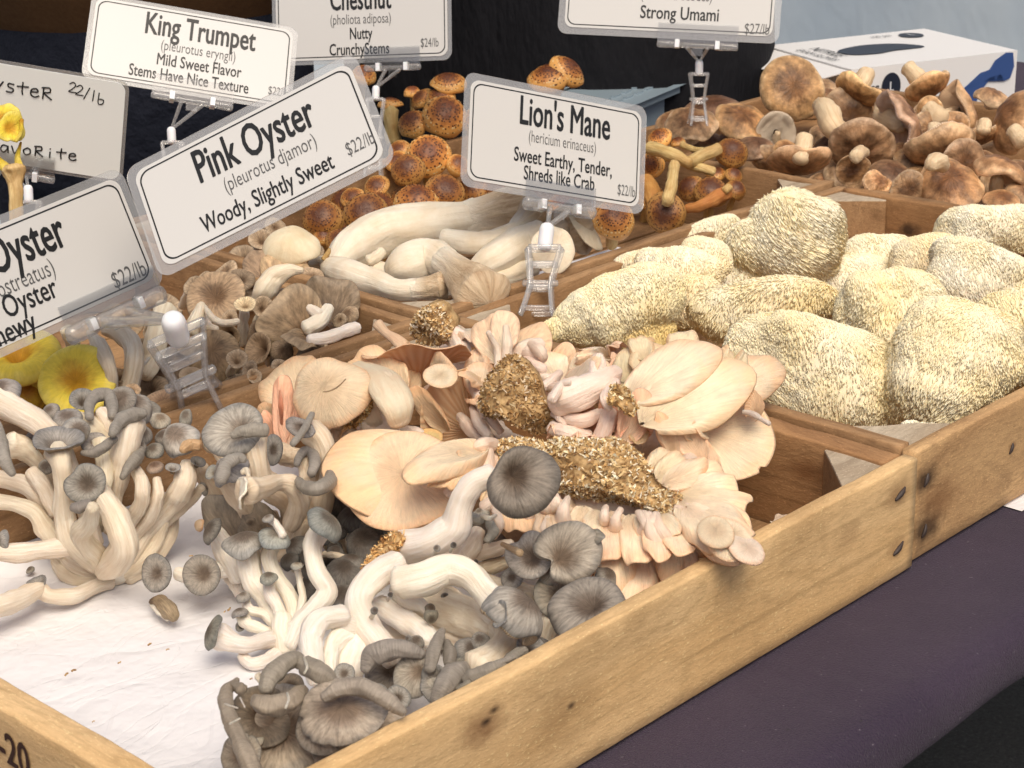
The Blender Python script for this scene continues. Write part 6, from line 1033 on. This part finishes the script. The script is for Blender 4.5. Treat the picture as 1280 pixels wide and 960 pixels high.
t = thing('broken_chestnut_mushroom', 'brown split chestnut stem under the Lions Mane sign corner', 'mushroom', at(812, 250, .06)); stem(t, [(806, 225, .08, 10), (816, 245, .07, 12), (822, 262, .06, 10)], 'stemy', 'stem', tint=(.8, .55, .35))
rs = np.random.RandomState(4)
for k in range(30):
    x = rs.uniform(.05, .54); y = rs.uniform(.66, .87); P = np.array([x, y, rs.uniform(.035, .062)]); q = P-CAM; dd = np.dot(q, fw); px = 640+F_PX*np.dot(q, RX)/dd; py = 480-F_PX*np.dot(q, UX)/dd
    chestnut_m('chestnut mushroom down in the lower layer of the heap', px, py, P[2], rs.uniform(17, 24), (rs.uniform(-.4, .4), .5, .8), rs.uniform(.4, .95), 'ball', group='chestnut mushrooms in the lower layer')
# ================================================================== shiitakes
SG = 'shiitake mushrooms heaped at the back right'
def shii(label, x, y, z, R, n, st=None, tint=(1, 1, 1), kind='shii', ex=1.0, rot=0.0, wr=.03, stm='stem', **k):
    C = at(x, y, z); t = thing('shiitake_mushroom', label, 'mushroom', C-np.array([0, 0, .01]), SG); cap(t, x, y, z, R, n, kind, 'shiitake', 'gill_shii', tint=tint, ex=ex, rot=rot, wr=wr, lump=.06, irr=.05, nth=64, nv=34, **k)
    if st: stem(t, st, stm, nu=16, lump=.12, ridge=.05, tint=(.9, .78, .62))
    else:
        u = mpp(C); nn = cv(n); stem(t, None, 'stem', P=np.array([C-nn*R*u*.1, C-nn*R*u*.8]), R=np.array([.26, .24])*R*u, nu=12)
    return t
S_ = shii
S_('large round smooth brown shiitake standing on edge against the glove box', 991, 108, .125, 42, (.05, .1, 1), tint=(1.15, 1.1, .95), wr=0, zs=.7); S_('wavy light brown shiitake cap nearest the grey blue lid', 865, 153, .10, 35, (-.05, .7, .65), tint=(1.35, 1.3, 1.2), wav=.08, kind='dome', zs=.6)
S_('tilted shiitake with a dark crease left of the large round one', 928, 148, .10, 37, (.2, .65, .65), tint=(1.3, 1.15, .9), rot=.4, wav=.06, kind='dome', zs=.6); S_('shiitake showing pale gills under the large round one', 968, 166, .085, 27, (-.15, .1, -.9), [(972, 166, .09, 4), (970, 176, .08, 5)], kind='dome'); S_('smooth dark reddish shiitake cap above the sawn corner block', 946, 181, .085, 24, (.1, .7, .6), tint=(.85, .8, .85), wr=0)
S_('dark long shiitake edge behind the light brown caps', 892, 134, .09, 42, (-.1, .85, .4), tint=(.6, .55, .6), zs=.7); S_('upside down shiitake with a thick stem pointing up near the corner block', 1000, 206, .08, 40, (0, -.95, .25), [(1000, 200, .09, 11), (1003, 186, .10, 11.5), (1006, 172, .11, 11)], tint=(1.15, 1, .9), zs=.7)
S_('shiitake with a cracked pale stem and dark rim below the large round one', 1060, 146, .095, 36, (.15, -.35, .85), [(1055, 165, .10, 10), (1042, 158, .11, 15), (1032, 138, .12, 14), (1026, 132, .12, 10)], tint=(.7, .65, .6), kind='dome', zs=.6); S_('wide upturned shiitake with pale gills in the middle of the heap', 1078, 186, .09, 42, (-.1, -.55, .75), [(1070, 196, .09, 8), (1058, 206, .08, 9)], tint=(.7, .6, .62), ex=1.05, kind='cup', zs=-.25) if False else S_('wide upturned shiitake with pale gills in the middle of the heap', 1078, 186, .09, 42, (-.15, -.75, .75), [(1078, 190, .095, 9), (1070, 196, .098, 9)], tint=(.9, .85, .85), zs=.55)
S_('side lying orange brown shiitake in front of the glove box badge', 1070, 118, .12, 31, (-.35, -.62, .2), [(1074, 112, .125, 10), (1080, 100, .135, 11), (1084, 92, .14, 10)], tint=(1.4, 1.25, .95), zs=.8); S_('long wrinkled grey brown shiitake on edge in the centre of the heap', 1134, 150, .115, 45, (.75, .45, .12), [(1125, 155, .11, 12), (1108, 145, .11, 16), (1102, 132, .115, 12)], tint=(.95, .85, .9), wr=.06, zs=.9)
S_('shiitake with stem pointing up left in front of the printed blue glove', 1162, 112, .125, 31, (.3, -.72, .2), [(1158, 106, .13, 11), (1146, 96, .14, 11), (1134, 84, .15, 10)], tint=(1.4, 1.2, .95), zs=.8); S_('shiitake on edge with ruffled brown rim below the printed blue glove', 1203, 138, .105, 38, (.8, .2, -.15), [(1195, 140, .10, 9), (1180, 148, .10, 10)], tint=(1.15, 1.0, .85), zs=.8, wav=.06)
S_('pale knobbly shiitake stem end beside the long wrinkled one', 1162, 138, .11, 17, (-.2, -.3, .9), [(1162, 138, .115, 13), (1176, 148, .11, 12)], tint=(1.6, 1.5, 1.3), kind='ball'); S_('arched brown shiitake upside down at the centre right of the heap', 1178, 190, .09, 46, (.18, -.88, .35), [(1174, 182, .098, 10), (1170, 170, .106, 11), (1168, 162, .11, 11)], tint=(1.1, 1, .9), zs=.9, wr=.04)
S_('big folded brown shiitake with a white stump above the crate wall', 1188, 230, .085, 42, (-.15, .45, .88), [(1180, 208, .11, 8), (1172, 202, .118, 13), (1164, 206, .118, 10)], tint=(1.15, 1, .85), wav=.12, wr=.05, kind='dome'); S_('grey cream shiitake gill face behind the big folded one', 1204, 204, .085, 33, (.35, -.3, .8), tint=(.9, .85, .85), kind='dome', zs=.5)
S_('arched shiitake sheltering a short stem at the right', 1254, 208, .095, 36, (.35, .75, .12), [(1246, 222, .085, 8), (1245, 238, .07, 9)], tint=(1.1, .95, .82), zs=1.0); S_('small flat brown shiitake lowest at the right behind the lions mane', 1253, 249, .075, 24, (0, .8, .6), tint=(1.2, 1.05, .9), wr=0, zs=.7)
S_('large shiitake on edge at the right border of the picture', 1262, 148, .11, 44, (-.8, .35, .2), [(1266, 162, .11, 10), (1280, 176, .10, 12)], tint=(1.05, .95, .85), zs=.9); S_('brown rimmed shiitake with a white cut face near the crate corner', 1066, 212, .08, 22, (0, -.5, .8), tint=(.9, .8, .7), kind='open'); S_('glossy dark brown shiitake right behind the crate corner', 1116, 216, .08, 30, (.1, .6, .6), tint=(.65, .6, .6), wr=0, zs=.8)
S_('pale gilled shiitake disc resting on the crate end wall', 1136, 236, .08, 23, (0, -.3, .9), tint=(1, 1, 1), kind='dome', zs=.5); S_('pale twisted shiitake lump at the crate corner', 1098, 228, .08, 19, (.3, .3, .8), tint=(1.7, 1.6, 1.5), wav=.2, wr=.1); S_('brown shiitake wedged under the glove box badge', 1104, 122, .10, 22, (0, .8, .6), tint=(1.3, 1.1, .9)); S_('tan folded shiitake with torn white flesh under the ruffled one', 1190, 160, .095, 22, (-.2, -.2, .9), tint=(1.5, 1.4, 1.3), wav=.15)
S_('shiitake with pale stem between the ruffled one and the right border', 1228, 172, .09, 20, (.1, -.8, .3), [(1229, 165, .098, 9), (1231, 152, .108, 9)], tint=(1.1, 1, .9)); S_('small tan shiitake behind the upside down one by the corner block', 982, 184, .085, 16, (0, .6, .7), tint=(1.6, 1.5, 1.3)); S_('dark shiitake left of the grove of pale gills', 1022, 176, .08, 28, (-.4, .6, .5), tint=(.6, .55, .55)) if False else S_('dark shiitake rim between the upside down one and the pale gills', 1030, 184, .08, 26, (-.5, .6, .5), tint=(.6, .55, .6))
rs = np.random.RandomState(8)
xtra = [('tan shiitake cap tilted at the far left of the heap near the sign clip', 838, 150, .08, 22, (-.3, .7, .6), 1.3), ('dark brown shiitake cap below the wavy light brown one', 885, 178, .07, 24, (.1, .6, .7), .9), ('brown shiitake cap in the shade under the tilted creased one', 918, 176, .07, 20, (.2, .6, .7), .8), ('pale gilled shiitake lying face up behind the corner block', 960, 200, .07, 20, (.1, -.6, .7), 1.2), ('brown shiitake cap behind the large round one to its right', 1035, 120, .11, 22, (.2, .7, .6), 1.1), ('tan shiitake cap between the two upturned ones', 1030, 165, .085, 18, (.1, .7, .6), 1.4),
        ('dark shiitake cap under the long wrinkled one', 1140, 196, .08, 22, (.1, .6, .7), .8), ('tan shiitake cap touching the arched one from the left', 1128, 188, .085, 16, (-.2, .5, .8), 1.5), ('brown shiitake cap under the ruffled one', 1214, 186, .085, 20, (.2, .6, .7), 1.0), ('small shiitake cap between the arched ones at the right', 1230, 196, .085, 16, (0, .6, .7), 1.2), ('light shiitake cap behind the right border one', 1240, 118, .105, 22, (.1, .8, .5), 1.3), ('brown shiitake cap low at the right edge', 1276, 212, .08, 22, (.2, .6, .7), 1.1), ('tan shiitake cap at the right edge above the ragged lions mane', 1278, 240, .075, 20, (.2, .6, .7), 1.2), ('brown shiitake cap lying right of the badge on the glove box', 1112, 126, .11, 20, (.2, .7, .5), 1.3), ('gilled shiitake standing behind the long wrinkled one', 1160, 160, .10, 22, (.5, -.2, .7), 1.1)]
for lb, x, y, z, R, n, t_ in xtra: S_(lb, x, y, z, R, n, tint=(t_,)*3)
for k in range(26):
    x = rs.uniform(.61, 1.05); y = rs.uniform(.06, .80); P = np.array([x, y, rs.uniform(.045, .07)]); q = P-CAM; dd = np.dot(q, fw); px = 640+F_PX*np.dot(q, RX)/dd; py = 480-F_PX*np.dot(q, UX)/dd
    o = S_('shiitake mushroom down in the lower layer of the heap', px, py, P[2], rs.uniform(26, 34), (rs.uniform(-.5, .5), .6, .6), tint=(rs.uniform(.9, 1.5),)*3); o['group'] = 'shiitake mushrooms in the lower layer'
# ================================================================== brown and yellow oysters in the left rear crate
BG = 'brown oyster mushrooms in the rear left crate'
def bo(label, parts, base, cat='mushroom', nm='brown_oyster'):
    t = thing(nm, label, cat, at(*base), BG)
    for p in parts:
        if p[0] == 's': stem(t, p[1], p[2] if len(p) > 2 else 'stem', **(p[3] if len(p) > 3 else {}))
        elif p[0] == 'c': cap(t, *p[1:6], m='brown', g='gill_brown', **(p[6] if len(p) > 6 else {}))
        elif p[0] == 'f': fan(t, p[1], p[2], p[3], p[4], m='brown', g='gill_brown', **(p[5] if len(p) > 5 else {}))
    return t
dk = (.62, .60, .58); bo('broad brown oyster cap right of the clear clip', [('c', 268, 370, .085, 38, (-.1, .4, .9), dict(kind='flat', tint=(.85, .8, .75))), ('s', [(270, 385, .06, 10), (262, 410, .03, 9)])], (268, 400, .03))
bo('tan fan shaped oyster cap under the edge of the Pink Oyster sign', [('f', (345, 362, .07), (326, 312, .095), 30, (0, .4, .9), dict(tint=(.85, .8, .78))), ('f', (350, 362, .07), (368, 322, .09), 36, (.1, .5, .8), dict(tint=(1.05, .98, .85)))], (350, 365, .04))
bo('cream bent oyster stem leaning over the brown fans', [('s', [(378, 338, .105, 4), (362, 338, .105, 9), (344, 346, .10, 14), (332, 362, .09, 14), (322, 382, .075, 9)])], (330, 380, .04)); bo('little oyster with flat cream cap seen from above', [('c', 306, 380, .10, 14, (0, .72, .7), dict(kind='cup', tint=(1.6, 1.7, 1.6), zs=.6)), ('s', [(305, 388, .09, 6), (304, 408, .075, 6.5), (300, 428, .06, 8)])], (302, 430, .04))
bo('dark brown rosette of curled oyster caps by the crate wall', [('c', 326, 412, .08, 21, (-.3, .4, .8), dict(kind='hood', tint=dk)), ('c', 350, 407, .08, 18, (.2, .5, .8), dict(kind='flat', tint=dk)), ('c', 352, 438, .07, 15, (.2, .2, .9), dict(kind='dome', tint=dk)), ('c', 322, 436, .07, 22, (-.5, .2, .7), dict(kind='cup', tint=(.75, .7, .65))), ('s', [(338, 430, .06, 10), (340, 450, .03, 10)])], (338, 445, .03))
bo('ribbed brown oyster fan with cream stem right of the rosette', [('f', (386, 424, .07), (342, 372, .105), 44, (0, .35, .9), dict(tint=(.85, .83, .78), wav=.07)), ('f', (392, 425, .07), (368, 432, .085), 26, (0, .3, .9), dict(tint=(.7, .68, .64))), ('s', [(384, 412, .08, 12), (400, 402, .085, 10), (411, 386, .09, 8)], 'stemw')], (386, 420, .04))
bo('dark brown oyster fan standing next to the corner block', [('f', (414, 405, .07), (416, 345, .105), 36, (0, .2, .95), dict(tint=(.6, .6, .6), wav=.08)), ('s', [(418, 402, .06, 10), (424, 412, .04, 10)])], (416, 405, .04)); bo('white oyster stem lying level at the crate wall', [('s', [(386, 425, .085, 7), (410, 422, .085, 7.5), (432, 414, .085, 8), (446, 409, .085, 8)], 'stemw')], (415, 425, .04))
bo('thin white oyster stem running down between brown fans', [('s', [(366, 366, .10, 4), (380, 380, .095, 6), (400, 394, .09, 7)], 'stemw')], (385, 400, .05)); bo('wide dark brown oyster cap below the white socket of the clip', [('c', 266, 444, .07, 38, (.1, .4, .9), dict(kind='dome', tint=(.62, .6, .55), wav=.06, seed=5)), ('s', [(266, 455, .05, 10), (264, 475, .02, 10)])], (266, 460, .03))
bo('dark brown oyster cap behind the jaws of the clip', [('c', 210, 456, .065, 30, (-.2, .4, .9), dict(kind='dome', tint=(.5, .46, .42)))], (210, 460, .03)); bo('thick cream oyster stem standing left of the clip', [('s', [(206, 388, .10, 15), (196, 420, .09, 15), (190, 448, .075, 13), (182, 470, .065, 10)]), ('s', [(186, 448, .085, 2), (179, 456, .085, 2)], 'stemw')], (185, 470, .04))
bo('arched cream oyster stem beside the yellow caps', [('s', [(132, 412, .10, 9), (150, 416, .102, 12), (166, 432, .098, 12), (168, 456, .088, 12), (160, 485, .07, 13)])], (160, 485, .04)); bo('tapering cream oyster stem touching the yellow cap', [('s', [(112, 415, .10, 4), (124, 432, .10, 10), (136, 455, .095, 9), (142, 488, .075, 6)])], (138, 480, .04))
bo('brown curled oyster ring below the sign edge', [('c', 158, 404, .08, 23, (0, .4, .9), dict(kind='grey', tint=(.8, .76, .7))), ('c', 140, 392, .08, 16, (-.2, .5, .8), dict(kind='flat', tint=(.7, .66, .6)))], (155, 410, .04)); bo('small tan oyster cap lying over the crate wall', [('c', 165, 488, .08, 11, (.1, .6, .8), dict(kind='flat', tint=(1.3, 1.2, 1.1))), ('s', [(168, 492, .075, 5), (176, 500, .06, 5)])], (168, 495, .05))
bo('flat tan oyster cap lying against the crate wall below the clip', [('c', 203, 500, .075, 24, (0, .8, .6), dict(kind='flat', tint=(1.05, .95, .9)))], (203, 500, .05)); bo('stubby tan oyster next to the yellow caps', [('c', 100, 412, .085, 12, (.3, .5, .8), dict(kind='dome', tint=(1.2, 1.1, .9))), ('s', [(84, 412, .085, 9), (90, 424, .075, 9), (92, 440, .06, 9)])], (92, 435, .04))
bo('split cream oyster stem pieces right of the clip socket', [('s', [(252, 382, .10, 6), (246, 398, .095, 9), (240, 416, .085, 9)]), ('s', [(256, 384, .10, 3), (266, 398, .10, 4.5), (282, 404, .10, 4.5), (298, 402, .10, 4)]), ('s', [(258, 395, .09, 6), (256, 415, .08, 8), (250, 430, .07, 8)])], (250, 425, .05)); bo('brown oyster gills between the clip and the rosette', [('c', 284, 420, .07, 17, (-.3, -.2, .8), dict(kind='cup', tint=(.7, .66, .6))), ('s', [(270, 412, .085, 5), (262, 410, .085, 6)])], (284, 425, .04))
small = [(232, 432, 13, 'below the white socket'), (296, 448, 14, 'left under the dark rosette'), (312, 462, 12, 'lowest beside the crate wall'), (376, 400, 14, 'between the thin stem and the ribbed fan'), (400, 370, 15, 'above the curved cream stem'), (436, 392, 12, 'touching the corner block'), (424, 400, 10, 'under the dark standing fan'), (286, 398, 12, 'above the split stem pieces'), (330, 385, 15, 'behind the little flat cap'), (300, 350, 18, 'under the Pink Oyster sign'), (240, 470, 16, 'behind the clip jaws'), (178, 430, 11, 'inside the arched stem'), (148, 470, 12, 'beside the round yellow cap'), (222, 488, 12, 'on the wall below the clip'), (390, 345, 16, 'next to the torn king trumpet'), (356, 370, 12, 'under the bent cream stem'), (254, 352, 14, 'right of the sign edge'), (190, 415, 12, 'left of the thick cream stem')]
small += [(300, 322, 20, 'half under the lower edge of the Pink Oyster sign'), (326, 298, 16, 'touching the pale dome capped one from the left'), (282, 338, 16, 'at the sign edge above the little flat cap'), (392, 316, 14, 'left of the longest king trumpet tip'), (240, 356, 14, 'beside the clip arm'), (345, 284, 15, 'behind the pale dome capped one'), (430, 372, 12, 'in the corner by the small block'), (318, 470, 10, 'lying on the wall by the dark rosette'), (350, 458, 11, 'under the ribbed fan')]
rq = np.random.RandomState(5)
for x, y, R, wh in small:
    t = thing('brown_oyster', 'small brown oyster '+wh, 'mushroom', at(x, y, .05), BG); tt = rq.uniform(.6, 1.15); n_ = (rq.uniform(-.6, .6), rq.uniform(.2, .7), .8)
    cap(t, x, y, .08, R, n_, rq.choice(['flat', 'hood', 'cup', 'grey']), 'brown', 'gill_brown', tint=(tt,)*3, wav=.06); d_ = rq.choice([-1, 1]); stem(t, [(x, y+4, .074, R*.36), (x+d_*R*.5, y+R*.9, .065, R*.34), (x+d_*R*.8, y+R*1.9, .05, R*.42)], 'stem')
rs = np.random.RandomState(12)
for k in range(34):
    x = rs.uniform(-.52, -.05); y = rs.uniform(.50, .84); P = np.array([x, y, rs.uniform(.035, .06)]); q = P-CAM; dd = np.dot(q, fw); px = 640+F_PX*np.dot(q, RX)/dd; py = 480-F_PX*np.dot(q, UX)/dd
    t = thing('brown_oyster', 'brown oyster mushroom down in the lower layer of the rear left crate', 'mushroom', P, 'brown oysters in the lower layer'); cap(t, px, py, P[2], rs.uniform(16, 28), (rs.uniform(-.5, .5), .4, .8), rs.choice(['flat', 'grey', 'cup']), 'brown', 'gill_brown', tint=(rs.uniform(.45, .95),)*3, wav=.06); d_ = rs.uniform(-1, 1); stem(t, [(px+10*d_, py+6, P[2]+.004, 6), (px+22*d_, py+16, P[2]+.002, 7), (px+34*d_, py+20, P[2]-.006, 7)], 'stem')
t = thing('yellow_oyster', 'round bright yellow oyster cap with an orange hollow at the left', 'mushroom', at(95, 490, .05)); cap(t, 96, 474, .085, 50, (-.05, .38, .92), 'grey', m='yellow', g='gill_yellow', off=.08, wav=.01, irr=.02, tint=(1, 1, 1), zs=.75, seed=3, curl=.05, lump=.02); stem(t, [(95, 480, .07, 14), (92, 500, .03, 12)], 'stemy')
t = thing('yellow_oyster', 'wide yellow oyster cap cut by the left edge under the white sign', 'mushroom', at(20, 460, .05)); cap(t, 20, 440, .098, 56, (0, .78, .62), 'grey', m='yellow', g='gill_yellow', ex=1.0, wav=.015, irr=.02, tint=(1, .98, 1), curl=.1, seed=8, off=0, zs=1.3, lump=.02); stem(t, [(25, 455, .07, 16), (30, 490, .03, 14)], 'stemy')
t = thing('yellow_oyster', 'dull folded yellow oyster tucked behind the grey cluster', 'mushroom', at(40, 500, .04)); cap(t, 34, 490, .07, 22, (.2, .3, .9), 'hood', m='yellow', g='gill_yellow', tint=(.62, .5, .4), wav=.1); fan(t, (40, 512, .05), (50, 482, .075), 15, (.2, .3, .9), m='yellow', g='gill_yellow', tint=(.75, .68, .6)); cap(t, 66, 500, .055, 26, (.1, .5, .8), 'dome', m='yellow', g='gill_yellow', tint=(.5, .4, .3))
t = thing('yellow_oyster', 'bright yellow oyster with torn cap and long tan stem in front of the handwritten card', 'mushroom', atd(15, 330, 1.44)); 
def dpt(l, d=1.44): P = np.array([atd(x, y, d+dd_) for x, y, r, dd_ in l]); return P, np.array([q[2]*d/F_PX for q in l])
P, R_ = dpt([(16, 212, 15, 0), (19, 226, 10, 0), (20, 250, 8, 0), (18, 330, 9, .01)]); stem(t, None, 'stemy', P=P, R=R_, tint=(1.1, 1.1, 1.2), lump=.12, ridge=.09); P, R_ = dpt([(-4, 196, 4, 0), (4, 206, 7, 0), (14, 214, 10, 0)]); stem(t, None, 'yellow', 'cap', P=P, R=R_, ell=.5, tint=(1, .95, .8)); P, R_ = dpt([(26, 178, 2, 0), (22, 196, 5, 0), (24, 210, 8, 0)]); stem(t, None, 'yellow', 'cap', P=P, R=R_, ell=.5, tint=(1, .95, .8))
cap(t, 2, 150, 0, 26, (-.1, .35, .9), 'flat', m='yellow', g='gill_yellow', world=atd(0, 148, 1.44), wav=.12, splits=4, irr=.12, tint=(1, 1, 1)); cap(t, 2, 150, 0, 20, (.5, .2, .8), 'flat', m='yellow', g='gill_yellow', world=atd(12, 160, 1.43), wav=.15, splits=4, irr=.15, tint=(1, 1.02, 1)); P, R_ = dpt([(27, 150, 4, -.01), (26, 166, 4, -.01), (20, 176, 4, -.01)]); stem(t, None, 'yellow', 'cap_rim', P=P, R=R_, ell=.5)
rq = np.random.RandomState(3); b = MB(); VV = []
for k in range(26):
    x, y = rq.uniform(-.54, -.22), rq.uniform(.03, .36); r = rq.uniform(.0004, .0011) if k > 2 else rq.uniform(.0009, .0014); b.grid(tube_grid(np.array([[x, y, .0205], [x+r*1.5, y+rq.uniform(-1, 1)*r, .0205+r*.3], [x+r*3, y+rq.uniform(-1, 1)*r*2, .0205]]), np.full(3, r*.6), 6, 1, .2, .1))
tag(b.build('crumbs', M['subst']), 'tiny brown crumbs scattered over the white paper', 'crumbs', None, 'stuff')
for o in SC.objects:
    if '_o' in o: del o['_o']
